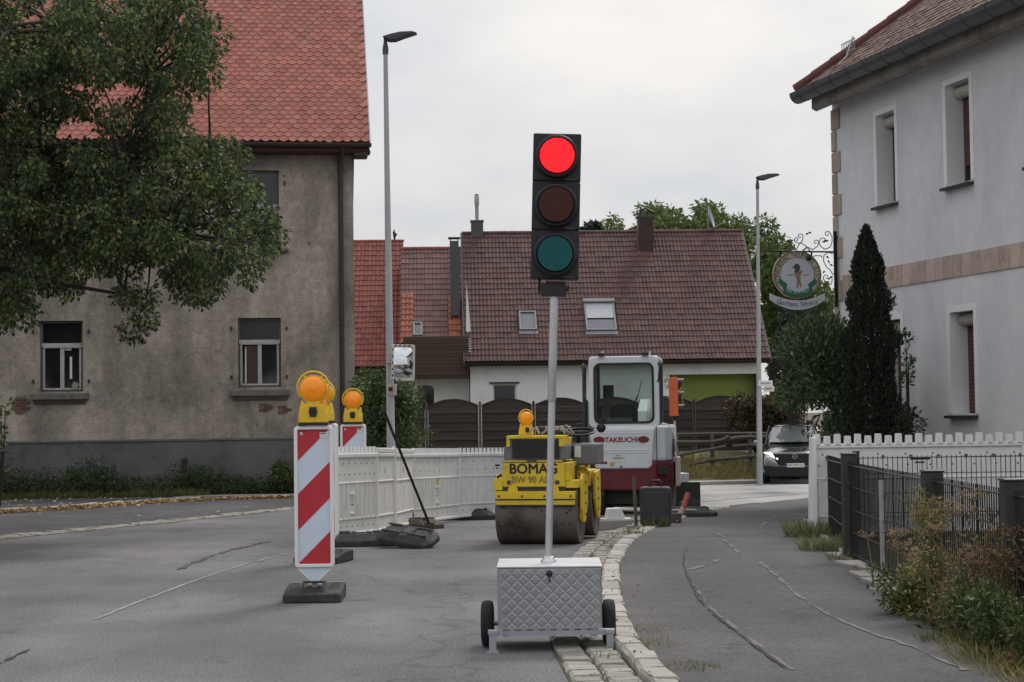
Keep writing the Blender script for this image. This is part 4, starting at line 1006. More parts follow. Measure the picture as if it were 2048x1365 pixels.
# ------------------------------------------------------------------ warning beacons
def warning_lamp(parent, z, sc=1.0, two=True):
    lb = MB()
    lb.prism([(-.105, 0), (.105, 0), (.105, .07), (.065, .135), (-.065, .135), (-.105, .07)], -.035, .035)
    lb.box(-.05, .05, -.028, .028, .13, .16)
    lamp = lb.build("warning_lamp", M_yellow, parent, .008); lamp.location = (0, 0, z); lamp.scale = (sc, sc, sc)
    MB().box(-.105, .105, -.04, .04, -.02, .001).build("lamp_foot", M_black, lamp)
    k = MB().box(-.025, .025, -.048, -.03, .045, .115).box(-.03, .03, -.052, -.03, .075, .095)
    k.build("lamp_lock", M_black, lamp, .004)
    c = .245
    MB().lathe([(.001, -.058), (.055, -.050), (.085, -.035), (.094, -.018), (.094, .018), (.085, .035), (.055, .05), (.001, .058)], 28, Matrix.Translation((0, 0, c)) @ YAX).build("lens", M_amber, lamp)
    r_ = MB().lathe([(.093, -.02), (.102, -.02), (.102, .02), (.093, .02), (.093, -.02)], 28, Matrix.Translation((0, 0, c)) @ YAX)
    r_.tube([(math.cos(t) * .116, 0, c + .012 + math.sin(t) * .116) for t in np.linspace(R(-35), R(215), 20)], .0075, 6)
    r_.tube([(-.06, 0, c + .085), (-.075, 0, c + .105)], .006, 5).tube([(.06, 0, c + .085), (.075, 0, c + .105)], .006, 5)
    r_.prism([(-.105, .07), (-.088, .16), (-.078, .165), (-.06, .13)], -.02, .02).prism([(.105, .07), (.088, .16), (.078, .165), (.06, .13)], -.02, .02)
    r_.build("lamp_ring", M_yellow, lamp)
    return lamp
def base_foot(root, w, d, h, name="base"):
    b = MB().prism([(-d / 2, 0), (d / 2, 0), (d / 2, h), (d * .1, h), (-d * .38, h * .72), (-d / 2, h * .62)], -w / 2, w / 2, ax='yz')
    o = b.build(name, M_rubber, root, .012)
    rec = MB()
    for x0, x1 in ((-w * .42, -w * .28), (w * .28, w * .42)): rec.obox(((x0 + x1) / 2, -d * .12, h * .90), (x1 - x0, d * .34, .012), (.30 * h / .09, 0, 0))
    ring(rec, [(-w * .2, -.01), (w * .2, -.01), (w * .2, .13 * d / .4), (-w * .2, .13 * d / .4)], [(-w * .16, .004), (w * .16, .004), (w * .16, .10 * d / .4), (-w * .16, .10 * d / .4)], 0, .01)
    q = rec.v; rec.v = [(x, y, z) for x, y, z in q[:16]] + [(x, -d * .36 + z * 1.0, h * .78 + .02 + y * .6 + z * .22) for x, y, z in q[16:]]
    rec.build("base_relief", M_rubber, o); rl_ = MB().box(-w * .47, -w * .18, d * .36, d * .42, h, h + .008).box(w * .18, w * .47, d * .36, d * .42, h, h + .008)
    rl_.build("base_rim", M_edg, o)
    return o
def beacon(X, Y, yaw, label, sc=1.0, stripe_right=True):
    t = thing("warning_beacon", label, "road beacon", (X, Y, zt(Y)), yaw, "striped warning beacons with amber lamps along the works")
    t.scale = (sc, sc, sc)
    base_foot(t, .415, .46, .10)
    w, z0, z1 = .142, .232, 1.252
    MB().prism(rrect(-w + .012, w - .012, z0 + .012, z1 - .012, .012), -.006, .012).build("panel", M_sheet, t)
    fr = MB(); ring(fr, rrect(-w, w, z0, z1, .03), rrect(-w + .026, w - .026, z0 + .026, z1 - .026, .012), -.026, .026)
    fr.build("panel_frame", M_white2, t, .006)
    iw, a0, a1 = w - .026, z0 + .026, z1 - .026
    rec = [(-iw, a0), (iw, a0), (iw, a1), (-iw, a1)]
    c = a1 - (.225) + iw
    for k in (0, 1, 2):
        lo, hi = c - k * .5 + (0), c - k * .5 + .26
        # red band between the lines z - x = lo .. hi
        p = clip(clip(rec, -1, 1, -(lo)), 1, -1, hi if k else 9)
        if len(p) > 2: MB().prism(p, -.0085, -.0062).build("red_stripe", M_red, t)
    bl = MB().lathe([(.001, 0), (.012, 0), (.012, .002), (.001, .003)], 14, Matrix.Translation((-iw + .027, -.0087, a1 - .03)) @ YAX)
    bl.build("sticker", M_card, t); MB().box(iw - .072, iw - .004, -.0095, -.0063, a1 - .062, a1 - .022).build("sticker", M_card, t)
    MB().box(iw - .066, iw - .03, -.0105, -.0096, a1 - .034, a1 - .027).build("sticker_print", M_blue, t)
    fu = MB().prism([(-.115, z0), (.115, z0), (.02, z0 - .095), (.02, z0 - .115), (-.02, z0 - .115), (-.02, z0 - .095)], -.012, .012)
    fu.build("funnel", M_sheet, t, .006)
    f2 = MB().bar((-.118, 0, z0 - .002), (-.02, 0, z0 - .1), .03, .012, (0, 0, 1)).bar((.118, 0, z0 - .002), (.02, 0, z0 - .1), .03, .012, (0, 0, 1))
    f2.build("funnel_rim", M_white2, t)
    MB().box(-.02, .02, -.02, .02, .06, z0 - .10).box(-.05, .05, -.03, .03, .10, .112).build("foot_tube", M_galv, t)
    warning_lamp(t, z1 + .022)
    return t
M_blue = mat("blue_print", (.04, .07, .30), rough=.6)
def at(px, Y): return ray(px, 820).x * Y
beacon(at(627, 12.33), 12.33, R(1), "nearest red and white striped beacon with a round amber lamp, standing before the barriers")
beacon(at(645, 15.45), 15.45, R(-14), "striped beacon almost hidden behind the nearest one, only its edge and lamp showing")
beacon(at(706, 19.25), 19.25, R(-2), "striped beacon standing behind the white barrier, only its lamp and top stripe visible", 1.02)

# ------------------------------------------------------------------ white barrier panels
M_hole = mat("dark_recess", (.16, .15, .14), (.12, .115, .11), rough=.9)
M_sticker = mat("yellow_sticker", (.50, .50, .12), (.42, .42, .09), rough=.6)
PEG = MB().prism([(-.020, 0), (.020, 0), (.016, .08), (-.016, .08)], -.02, .012).mesh("peg", M_white2)
def barrier(p, q, label, plain=False, h=.95, lift=.07, m=M_white, group="white barrier panels along the works", peg=PEG, npeg=None, big=False):
    p, q = Vector(p), Vector(q); L_ = (q - p).length; yaw = math.atan2(q.y - p.y, q.x - p.x)
    zp, zq = zt(p.y), zt(q.y)
    t = thing("construction_barrier", label, "barrier", (p.x, p.y, (zp + zq) / 2 + lift), yaw, group, rot=(0, -math.atan2(zq - zp, L_), yaw))
    zr = h - .085
    b = MB().box(.01, L_ - .01, -.012, .012, .02, zr).build("panel", m, t)
    mr_ = M_white2 if m is M_white else m
    for z, d, hh in ((0, .03, .035), (.17, .024, .022), (.56, .024, .022), (zr - .02, .036, .045)): MB().box(0, L_, -d, d, z, z + hh).build("rail", mr_, t, .008)
    for x0, x1 in ((-.012, .022), (L_ - .022, L_ + .012)): MB().box(x0, x1, -.03, .03, 0, zr + (.085 if plain else .03)).build("edge_post", mr_, t, .006)
    if plain:
        MB().box(0, L_, -.03, .03, zr + .03, zr + .085).build("top_rail", M_white2, t, .01)
        xm = L_ * .45; MB().box(xm - .03, xm + .03, -.022, -.012, .49, .505).box(xm - .012, xm + .012, -.018, -.012, .27, .49).box(xm - .03, xm + .03, -.022, -.012, .26, .275).build("emblem_bar", M_white2, t)
        MB().box(xm - .008, xm + .008, -.016, -.012, .66, .72).build("print", M_hole, t)
        return t
    n = npeg or max(4, round(L_ / .098))
    for i in range(n): link("peg", peg, t, Matrix.Translation((.04 + (L_ - .08) * i / (n - 1), 0, zr + .02)) @ Matrix.Diagonal((1, 1, .82 if (big and i % 2) else 1, 1)))
    rib = MB().box(-.012, .012, -.026, -.012, .19, .56).mesh("rib", m); nr = max(4, round(L_ / .115))
    for i in range(nr):
        x = .06 + (L_ - .12) * i / (nr - 1)
        if abs(x - L_ / 2) > .11: link("rib", rib, t, Matrix.Translation((x, 0, 0)))
    d = MB()
    for z, k, o_ in ((zr - .085, 8, .1), (zr - .20, 10, .06), (.10, 9, .09)):
        for i in range(k): x = o_ + (L_ - 2 * o_) * i / (k - 1); d.lathe([(.011, 0), (.008, .003), (.001, .002)], 8, Matrix.Translation((x, -.012, z)) @ YAX)
    q_ = d.build("screw_recess", M_hole, t); q_['kind'] = 'stuff'
    s = MB(); xm = L_ / 2
    s.box(xm - .06, xm + .06, -.03, -.012, .44, .458).box(xm - .055, xm + .055, -.03, -.012, .23, .245).box(xm - .045, xm - .035, -.02, -.012, .19, .23).box(xm + .035, xm + .045, -.02, -.012, .19, .23)
    s.build("grip_bar", M_white2, t)
    MB().box(xm - .03, xm + .03, -.0135, -.012, .33, .342).box(xm - .012, xm + .012, -.0135, -.012, .37, .382).build("print", M_hole, t)
    return t
def xy(px, Y): return (at(px, Y), Y)
BP = [xy(648, 18.0), xy(749, 19.2), xy(786, 20.2), xy(823, 21.8), xy(914, 23.7), xy(1062, 25.2)]
M_dirtyw = mat("grubby_white_plastic", (0.78, 0.775, 0.75), (0.68, 0.675, 0.655), rough=.55, scale=3, dirt=(.50, .48, .45), dscale=2.5, dlo=.5, dhi=.8)
b1_ = barrier(BP[0], BP[1], "grubby white slatted barrier panel directly behind the striped beacon", m=M_dirtyw)
barrier(BP[1], BP[2], "plain white barrier panel without pegs, first of the two at the bend", plain=True, m=M_dirtyw)
barrier(BP[2], BP[3], "plain white barrier panel without pegs just beyond the bend post", plain=True, m=M_dirtyw)
b4_ = barrier(BP[3], BP[4], "greyish pegged barrier panel with a yellow sticker behind the brown foot slab", m=M_dirtyw)
b5_ = barrier(BP[4], BP[5], "clean white pegged barrier panel ending behind the yellow road roller")
for o, L_ in ((b4_, (Vector(BP[4]) - Vector(BP[3])).length), (b5_, (Vector(BP[5]) - Vector(BP[4])).length)):
    MB().box(L_ / 2 - .045, L_ / 2 + .045, -.0145, -.012, .47, .545).build("sticker", M_sticker, o)
pr = MB(); L_ = (Vector(BP[5]) - Vector(BP[4])).length
pr.box(L_ / 2 - .05, L_ / 2 + .06, -.0135, -.012, .70, .725).box(L_ / 2 - .03, L_ / 2 + .03, -.0135, -.012, .665, .68); pr.build("print", M_black, b5_)
bp_ = thing("barrier_upright", "slim white upright joining the two plain barrier panels at the bend", "post", (BP[2][0] + .01, BP[2][1] - .05, zt(20.2)))
MB().cyl((0, 0, 0), (0, 0, 1.03), .022, 12).build("post_tube", M_white2, bp_)
MB().lathe([(.05, 0), (.05, .03), (.025, .05)], 12).build("post_socket", M_white2, bp_)
bq_ = thing("barrier_upright", "short grey green stub post under the end of the plain barrier panel", "post", (BP[3][0] - .02, BP[3][1] - .06, zt(21.8)))
MB().box(-.035, .035, -.035, .035, 0, .20).build("post_tube", M_clad, bq_, .004)
MB().box(-.05, .05, -.05, .05, 0, .02).build("post_plate", M_clad, bq_)

# large barrier behind the garden fence on the right
A_, B_ = P(1628, 1052, 17.6), P(2046, 950, 17.9)
PEG2 = MB().prism([(-.027, 0), (.027, 0), (.022, .105), (-.022, .105)], -.05, .03).mesh("peg", M_white2)
r1 = barrier((A_.x, A_.y), (B_.x, B_.y), "tall white barrier panel with chunky pegs beside the inn garden fence", h=.99, lift=.06, m=M_white2, peg=PEG2, npeg=21, big=True, group=None)
d = MB(); LR = (B_ - A_).xy.length
for z, n_, o_ in ((.90, 7, .3), (.79, 8, .15)):
    for i in range(n_): d.lathe([(.022, 0), (.018, .006), (.002, .003)], 10, Matrix.Translation((o_ + i * .3, -.013, z)) @ YAX)
q = d.build("screw_recess", M_hole, r1); q['kind'] = 'stuff'
MB().box(LR * .5 - .1, LR * .5 + .12, -.0145, -.012, .755, .775).box(LR * .5 - .05, LR * .5 + .06, -.0145, -.012, .72, .735).build("print", M_black, r1)
st = MB().prism([(-.03, -.06), (.035, -.06), (.035, 1.0), (.0, 1.0)], -.09, .06); o = st.build("end_post", M_white2, r1, .008); o.location = (-.02, 0, 0)
r2 = barrier((B_.x + .03, B_.y), (B_.x + 2.2, B_.y + .2), "second tall white barrier panel running on out of the picture", h=.99, lift=.06, m=M_white2, peg=PEG2, npeg=20, big=True, group=None)

# ------------------------------------------------------------------ recycled foot slabs
def foot_slab(loc, yaw, label, tilt=(0, 0), L_=.82, w=.38, h=.115, m=M_rubber):
    t = thing("ballast_block", label, "barrier foot", loc, 0, "dark foot slabs of the barriers", rot=(tilt[0], tilt[1], yaw))
    b = MB(); a = L_ / 2; c_ = w / 2
    V = []
    for z, ka, kc in ((0, 1, 1), (h * .45, 1, 1), (h, .70, .62)):
        for sx, sy in ((-1, -.55), (-.8, -1), (.8, -1), (1, -.55), (1, .55), (.8, 1), (-.8, 1), (-1, .55)): V.append((sx * a * ka, sy * c_ * kc, z))
    F_ = [tuple(range(16, 24)), tuple(range(8))[::-1]] + [(k * 8 + i, k * 8 + (i + 1) % 8, k * 8 + 8 + (i + 1) % 8, k * 8 + 8 + i) for k in (0, 1) for i in range(8)]
    b.add(V, F_); b.build("slab_body", m, t, .01)
    r_ = MB()
    for sx in (-1, 1):
        r_.box(sx * a * .52 - .09, sx * a * .52 + .09, -c_ * .5, -c_ * .36, h - .002, h + .014).box(sx * a * .52 - .09, sx * a * .52 + .09, c_ * .36, c_ * .5, h - .002, h + .014)
        r_.box(sx * a * .2 - .02, sx * a * .2 + .02, -c_ * .5, c_ * .5, h - .002, h + .012)
    r_.build("slab_rib", m, t, .004)
    MB().box(-.055, .055, -.055, .055, h, h + .006).build("socket", M_black, t)
    gq_ = MB()
    for sx in (-1, 1): gq_.obox((sx * a * .45, -c_ * .93, h * .38), (.2, .012, .035), (.12, 0, 0))
    gq_.build("grip_slot", M_black, t)
    return t
def gxy(px, py): v = G(px, py); return v
v = gxy(722, 1093); foot_slab((v.x, v.y + .1, v.z + .002), R(8), "dark rubber foot slab lying nearest, under the grubby barrier panel", L_=.80, w=.46, h=.13)
v = gxy(815, 1097); foot_slab((v.x + .0, v.y + .12, v.z + .07), R(-24), "dark rubber foot slab tipped up and leaning on the slab beside it", (.34, .13), L_=.62, w=.36, h=.11)
v = gxy(826, 1058); foot_slab((v.x - .05, v.y + .15, v.z + .002), R(-33), "brownish foot slab at the lower end of the leaning dark rod", L_=.9, w=.42, h=.12, m=M_rubber2)
v = gxy(929, 1041); foot_slab((v.x, v.y + .15, v.z + .002), R(0), "long flat black foot slab lying alone before the clean white barrier", L_=.88, w=.42, h=.14)
v = gxy(1000, 1034); foot_slab((v.x, v.y + .15, v.z + .002), R(20), "black foot slab half hidden by the drum of the yellow roller", L_=.8)
v = gxy(1372, 1041); o = foot_slab((v.x, v.y + .15, v.z + .047), R(3), "black foot slab with a white label on the pavement beside the red tube", L_=.86, w=.42, h=.11)
MB().obox((-.05, -.155, .078), (.36, .006, .05), (.5, 0, 0)).build("label_plate", M_card, o)
# leaning dark rod
a_, b_ = P(859, 1050, 20.9), P(768, 822, 19.2)
rod = thing("bracing_rod", "long dark rod leaning up from the brown foot slab across the barrier", "rod", a_)
MB().tube([(0, 0, 0), tuple(b_ - a_)], .017, 8).build("rod_tube", M_fmetal, rod); MB().box(-.06, .06, -.05, .05, -.03, .03).build("rod_shoe", M_rubber2, rod, .005)

# ------------------------------------------------------------------ portable traffic light
def signal_head(root, z, house_m, lenses, hoods=False, name="signal_head", yaw=0):
    head = MB().box(-.13, .13, -.045, .065, z + .006, z + .84).build(name, house_m, root); 
    for k in range(3): MB().box(-.138, .138, -.055, .075, z + k * .2815 + .003, z + k * .2815 + .278).build("lamp_housing", house_m, head, .008)
    head.rotation_euler = (0, 0, 0); head.rotation_euler = (0, 0, yaw)
    for k, m in enumerate(lenses):
        zz = z + k * .2815 + .141
        MB().lathe([(.001, -.003), (.04, -.006), (.075, -.016), (.099, -.034)], 36, Matrix.Translation((0, -.098, zz)) @ YAX @ Matrix.Diagonal((1, 1, -1, 1))).build("lens", m, head)
        rg = MB().lathe([(.100, 0), (.124, 0), (.124, .045), (.118, .052), (.106, .052), (.100, .045), (.100, 0)], 36, Matrix.Translation((0, -.05, zz)) @ YAX)
        if hoods:
            vs = []
            for t in np.linspace(R(-8), R(188), 15):
                ln = .17 * (.45 + .55 * max(0, math.sin(t))); vs += [(math.cos(t) * .118, -.055, zz + math.sin(t) * .118), (math.cos(t) * .121, -.055 - ln, zz + math.sin(t) * .121)]
            rg.add(vs, [(2 * i, 2 * i + 1, 2 * i + 3, 2 * i + 2) for i in range(14)])
        rg.build("lens_ring", house_m if not hoods else M_black, head)
        MB().box(.05, .11, -.0585, -.055, zz - .132, zz - .126).build("maker_print", M_clad, head)
    return head
M_tread = mat("tread_plate", (.36, .37, .39), (.31, .32, .34), rough=.42, metal=.8, scale=5, bump=.05, bscale=90)
def trolley(loc, yaw, label, house_m, lenses, lean=0, hoods=False, head_yaw=0, tread=True, mast_r=.0245, mast_top=2.0):
    t = thing("portable_traffic_light", label, "traffic light", loc, yaw)
    w, d, z0, z1 = .292, .5, .115, .463
    box = MB().box(-w, w, 0, d, z0, z1).build("battery_box", M_tread, t, .008)
    MB().box(-w - .004, w + .004, -.006, d + .004, z1, z1 + .012).build("box_lid", M_alu, t, .004)
    if tread:
        tp = MB(); s = .0335
        for i in range(40):
            for j in range(24):
                x, z = -w + .012 + i * s, z0 + .014 + j * s
                if (i + j) % 2 or x > w - .03 or x < -w + .03 or z > z1 - .012: continue
                a, b = .0285, .0225
                tp.add([(x - a, -.0004, z), (x, -.0004, z - a), (x + a, -.0004, z), (x, -.0004, z + a), (x - b, -.0022, z), (x, -.0022, z - b), (x + b, -.0022, z), (x, -.0022, z + b)], [(4, 5, 6, 7)] + [(e, (e + 1) % 4, 4 + (e + 1) % 4, 4 + e) for e in range(4)])
        q = tp.build("tread_pattern", M_tread, box); q['kind'] = 'stuff'
        lk = MB().lathe([(.001, .014), (.014, .013), (.017, .004), (.019, 0)], 16, Matrix.Translation((0, -.001, z1 - .032)) @ YAX); lk.box(-.004, .004, -.02, -.008, z1 - .075, z1 - .04)
        lk.build("lid_lock", M_black, t)
    fr = MB().box(-w + .02, w - .02, -.035, -.005, z0 - .022, z0 + .002).box(-w + .03, -w + .07, -.03, d, z0 - .03, z0).box(w - .07, w - .03, -.03, d, z0 - .03, z0).cyl((-w - .08, .22, .132), (w + .08, .22, .132), .014, 10)
    fr.box(-w - .05, -w + .03, -.05, .0, z0 - .02, z0 + .01).box(w - .03, w + .065, -.05, .0, z0 - .02, z0 + .01)
    fr.build("chassis", M_alud, t)
    for x in (-w - .028, w + .04):
        lg_ = MB().box(x - .02, x + .02, -.06, -.02, .006, z0 - .005).box(x - .026, x + .026, -.066, -.014, z0 - .012, z0 + .012)
        lg_.build("support_leg", M_alud, t, .003); MB().box(x - .034, x + .034, -.075, -.005, 0, .009).build("leg_foot", M_alud, t)
    for x in (-w - .065, w + .045):
        wh = MB().lathe([(.07, -.03), (.10, -.036), (.124, -.030), (.130, -.012), (.130, .012), (.124, .030), (.10, .036), (.07, .03)], 32, Matrix.Translation((x, .22, .132)) @ Matrix.Rotation(PI / 2, 4, 'Y'))
        wh = wh.build("wheel", M_tyre, t)
        MB().lathe([(.001, -.034), (.03, -.034), (.072, -.026), (.072, .026), (.03, .034), (.001, .034)], 20, Matrix.Translation((x, .22, .132)) @ Matrix.Rotation(PI / 2, 4, 'Y')).build("rim", M_black, wh)
    ms = bpy.data.objects.new("mast", MB().tube([(0, 0, 0), (0, 0, mast_top - z1 - .62)], mast_r * .84, 18).mesh("mast", M_alu)); COL.objects.link(ms); ms.parent = t; ms.location = (-.004, .22, z1 + .01); ms.rotation_euler = (0, lean, 0)
    H_ = mast_top - z1
    MB().tube([(0, 0, H_ - .62), (0, 0, H_ - .60), (0, 0, H_ + .06)], [mast_r * .86, mast_r, mast_r], 18).build("mast_sleeve", M_alu, ms)
    MB().lathe([(.044, 0), (.044, .014), (.032, .018), (.032, .035), (.027, .037)], 18).build("mast_collar", M_alu, ms)
    ck = MB().box(-.075, .07, -.05, .05, H_ - .01, H_ + .06).box(-.095, .085, -.03, .03, H_ + .02, H_ + .05).cyl((-.085, -.02, H_ + .0), (-.085, -.02, H_ + .10), .008, 8).box(-.05, .06, -.055, .04, H_ + .06, H_ + .075)
    ck.build("clamp", M_black, ms, .005)
    hd = signal_head(ms, H_ + .085, house_m, lenses, hoods, yaw=head_yaw)
    return t
M_tyre = mat("tyre_rubber", (.014, .014, .014), (.022, .022, .022), rough=.85, scale=20, bump=.3)
vL, vR = G(988, 1304), G(1216, 1307)
TY = (vL.y + vR.y) / 2 + .05
trolley(((vL.x + vR.x) / 2 + .0, TY, 0), R(-1), "portable traffic light showing red on a tall mast over a tread plate trolley box", M_housing, (M_teal, M_dimred, M_redlens), R(2.0))
M_orange = mat("orange_housing", (.62, .13, .03), (.52, .10, .025), rough=.5, scale=5)
v = G(1368, 984)
o2 = trolley((at(1368, 37.2), 37.2, zt(37.2)), R(100), "second portable traffic light seen from the side, orange housing, far behind the excavator", M_orange, (M_teal, M_dimred, M_dimred), 0, True, tread=False, mast_top=1.62)

# ------------------------------------------------------------------ lamp posts, mirror, street name sign
def lamp_post(px_t, py_t, px_b, Y, label, r0, r1, zb):
    T = P(px_t, py_t, Y); B_ = Vector((T.x + .0, Y, zb)); H_ = T.z - zb
    t = thing("street_lamp", label, "street lamp", B_, 0, "slim street lamps with flat curved heads", rot=(0, math.atan2(P(px_t, py_t, Y).x - P(px_b, 880, Y).x, P(px_t, py_t, Y).z - P(px_b, 880, Y).z), 0))
    MB().tube([(0, 0, 0), (0, 0, .9), (0, 0, .92), (0, 0, H_ - .28)], [r0 * 1.12, r0 * 1.1, r0, r1], 14).build("pole", M_pole, t)
    MB().tube([(0, 0, H_ - .3), (0, 0, H_ - .2), (0, 0, H_ - .06), (0, 0, H_)], [r1 * 1.35, r1 * 1.4, r1 * .8, r1 * .8], 12).build("pole_top", M_lamp, t)
    prof = [(-.05, .03), (.06, -.05), (.20, -.05), (.36, .01), (.62, .09), (.52, .12), (.3, .115), (.1, .075)]
    hd = MB().prism([(x, z + H_) for x, z in prof], -.13, .13); hd.build("lamp_head", M_lamp, t, .02)
    MB().box(.1, .42, -.08, .08, 0, .008).build("led_panel", M_glassg, t).matrix_basis = Matrix.Translation((0, 0, H_ - .062)) @ Matrix.Rotation(R(-17), 4, 'Y')
    MB().box(-.045, .045, -r0 * 1.13 - .004, -r0 * 1.02, .45, .80).build("inspection_door", M_galv, t)
    return t
lp1 = lamp_post(774, 78, 785, 32.5, "near street lamp beside the old house carrying a traffic mirror", .082, .042, zt(32.5))
lp2 = lamp_post(1508, 357, 1512, 46.5, "farther street lamp beyond the excavator with street name plates", .076, .038, zt(46.5))
# band of stickers round the near pole
bx = P(783, 780, 32.5); bd = thing("pole_sign_band", "pale pink and white sheet wrapped around the lamp post under the mirror", "sign", bx)
MB().lathe([(.094, -.11), (.098, -.10), (.098, .10), (.094, .11)], 14).build("band_sheet", mat("pale_pink_sheet", (.55, .45, .43), (.42, .33, .32), rough=.7, scale=12), bd)
MB().box(-.05, .03, -.102, -.097, -.03, .05).build("band_print", M_redwood, bd)
# convex traffic mirror
mc = P(806, 726, 32.2); mir = thing("traffic_mirror", "rectangular convex traffic mirror in a white dotted frame on the near lamp post", "traffic mirror", mc, rot=(0, R(1.5), R(14)))
w, h = .225, .345
f = MB(); ring(f, rrect(-w, w, -h, h, .04), rrect(-w + .045, w - .045, -h + .045, h - .045, .05), -.03, .03); f.build("mirror_frame", M_cream, mir, .01)
n = 12; V = []; F_ = []
for j in range(n + 1):
    for i in range(n + 1):
        x, z = (i / n * 2 - 1) * (w - .03), (j / n * 2 - 1) * (h - .03); V.append((x, -.045 + .42 * (x * x + z * z), z))
for j in range(n):
    for i in range(n): a = j * (n + 1) + i; F_.append((a, a + 1, a + n + 2, a + n + 1))
M_mirror = mat("mirror_surface", (.75, .78, .80), (.7, .73, .76), rough=.03, metal=1, scale=2)
mb = MB(); mb.add(V, F_, 0, True); mb.build("mirror_glass", M_mirror, mir, recalc=False)
dots = []
for k in range(5): dots += [(-w + .022, -h + .10 + k * .122)]
for k in range(4): dots += [(-w + .075 + k * .085, h - .022)]
for k in range(2): dots += [(-w + .06 + k * .1, -h + .022)]
dm = MB().box(-.012, .012, -.033, -.029, -.02, .02).mesh("frame_mark", M_black)
for x, z in dots: link("frame_mark", dm, mir, Matrix.Translation((x, 0, z)) @ (Matrix.Identity(4) if abs(x + w) < .03 else Matrix.Rotation(PI / 2, 4, 'Y')))
MB().tube([(-.12, .03, 0), (-.2, .12, 0), (-.24, .3, 0)], .02, 8).build("mirror_bracket", M_galv, mir)
MB().box(-.06, .06, .03, .06, -.25, .25).build("mirror_back", M_clad, mir)
# street name plates
for (px, py, wv, dy, lab) in ((1531, 767, .40, 0, "upper small white street name plate sticking out from the farther lamp post"), (1538, 778, .28, .12, "lower small white street name plate under the other one on the lamp post")):
    c_ = P(px, py, 46.4 + dy); s = thing("street_name_sign", lab, "street sign", c_, R(8) if dy == 0 else R(-14), "street name plates on the farther lamp post")
    MB().box(-wv / 2, wv / 2, -.01, .01, -.075, .075).build("plate", M_white2, s, .004)
    MB().box(-wv / 2 + .05, wv / 2 - .06, -.0125, -.0105, -.022, .022).build("plate_print", M_pole, s)
    MB().box(-wv / 2 - .05, -wv / 2, -.012, .012, -.02, .02).build("plate_clip", M_galv, s)

# ------------------------------------------------------------------ yellow road roller
M_ypaint = mat("yellow_machine_paint", (0.7, 0.5, 0.028), (0.6, 0.42, 0.025), rough=.45, scale=3, dirt=(.20, .15, .04), dscale=4, dlo=.56, dhi=.78)
M_drum = mat("rusty_drum_steel", (0.165, 0.135, 0.115), (0.105, 0.09, 0.08), rough=.65, metal=.35, scale=3, dirt=(.035, .032, .032), dscale=2.4, dlo=.5, dhi=.7)
M_dark = mat("dark_machine_grey", (.035, .036, .040), (.05, .05, .054), rough=.6, scale=6)
M_grey = mat("machine_grey", (.16, .16, .17), (.12, .12, .13), rough=.6, scale=4)
M_cable = mat("pale_cable", (.36, .33, .28), (.22, .2, .17), rough=.7)
RY = 17.62
rol = thing("road_roller", "yellow tandem road roller with rusty steel drums parked behind the traffic light", "road roller", (at(1079, RY), RY, zt(RY)), R(-11))
def drum(y):
    d = MB().lathe([(.05, -.41), (.27, -.41), (.285, -.415), (.31, -.42), (.312, -.41), (.312, .41), (.31, .42), (.285, .415), (.27, .41), (.05, .41)], 48, Matrix.Translation((0, y, .312)) @ Matrix.Rotation(PI / 2, 4, 'Y'))
    o = d.build("drum", M_drum, rol)
    MB().lathe([(.001, .412), (.09, .412), (.09, .44), (.001, .44)], 16, Matrix.Translation((0, y, .312)) @ Matrix.Rotation(PI / 2, 4, 'Y')).build("hub", M_ypaint, o)
    return o
drum(0); drum(1.08)
def fork(y, sgn, name="side_plate"):
    for x in (.425, -.455):
        MB().prism([(y - .10, .66), (y - .04, .72), (y + .27, .70), (y + .27, .42), (y + .10, .22), (y - .04, .22), (y - .12, .36)] if sgn > 0 else [(y - .26, .70), (y + .12, .72), (y + .15, .36), (y + .06, .2), (y - .08, .2), (y - .26, .42)], x, x + .03, ax='yz').build(name, M_ypaint, rol, .006)
fork(0, 1); fork(1.08, -1)
sc_ = MB().box(-.415, .415, -.345, -.325, .475, .535).box(-.41, .41, -.335, -.318, .415, .462).box(-.41, .41, -.34, -.20, .535, .55)
sc_.build("scraper_bar", M_ypaint, rol, .004)
bt_ = MB()
for x in (-.37, -.13, .1, .37): bt_.lathe([(.011, 0), (.011, .008), (.001, .01)], 8, Matrix.Translation((x, -.346, .505)) @ YAX)
q = bt_.build("scraper_bolt", M_dark, rol); q['kind'] = 'stuff'
for x in (-.235, .19):
    lu = MB(); lu.prism([(x - .05, .53), (x + .05, .53), (x + .05, .58), (x + .03, .605), (x - .03, .605), (x - .05, .58)], -.30, -.285).prism([(x - .02, .53), (x + .02, .53), (x + .02, .57), (x - .02, .57)], -.31, -.3)
    lu.build("lashing_eye", M_ypaint, rol, .004)
MB().box(-.44, -.35, -.25, .05, .56, .68).build("frame_step", M_ypaint, rol, .006); MB().box(.30, .43, -.24, .02, .58, .66).build("frame_step", M_ypaint, rol, .006); MB().box(.30, .35, -.25, .3, .66, .84).build("frame_step", M_ypaint, rol, .006)
MB().box(-.35, .30, -.26, 1.0, .59, .84).build("front_body", M_ypaint, rol, .012)
MB().box(-.355, .305, -.25, 1.0, .46, .588).build("frame_beam", M_dark, rol, .006)
for k in (.93, 1.5): pass
bdy = MB().prism([(-.345, .862), (.30, .862), (.30, 1.0), (.24, 1.09), (-.28, 1.09), (-.345, .98)], -.20, .55); bdy.build("engine_hood", M_grey, rol, .01)
MB().box(-.25, .235, -.206, -.199, .885, 1.07).build("grille_opening", M_black, rol)
gr = MB()
for i in range(19): x = -.25 + i * .027; gr.box(x - .0025, x + .0025, -.214, -.208, .885, 1.07)
for i in range(8): z = .885 + i * .0265; gr.box(-.25, .236, -.216, -.210, z - .0025, z + .0025)
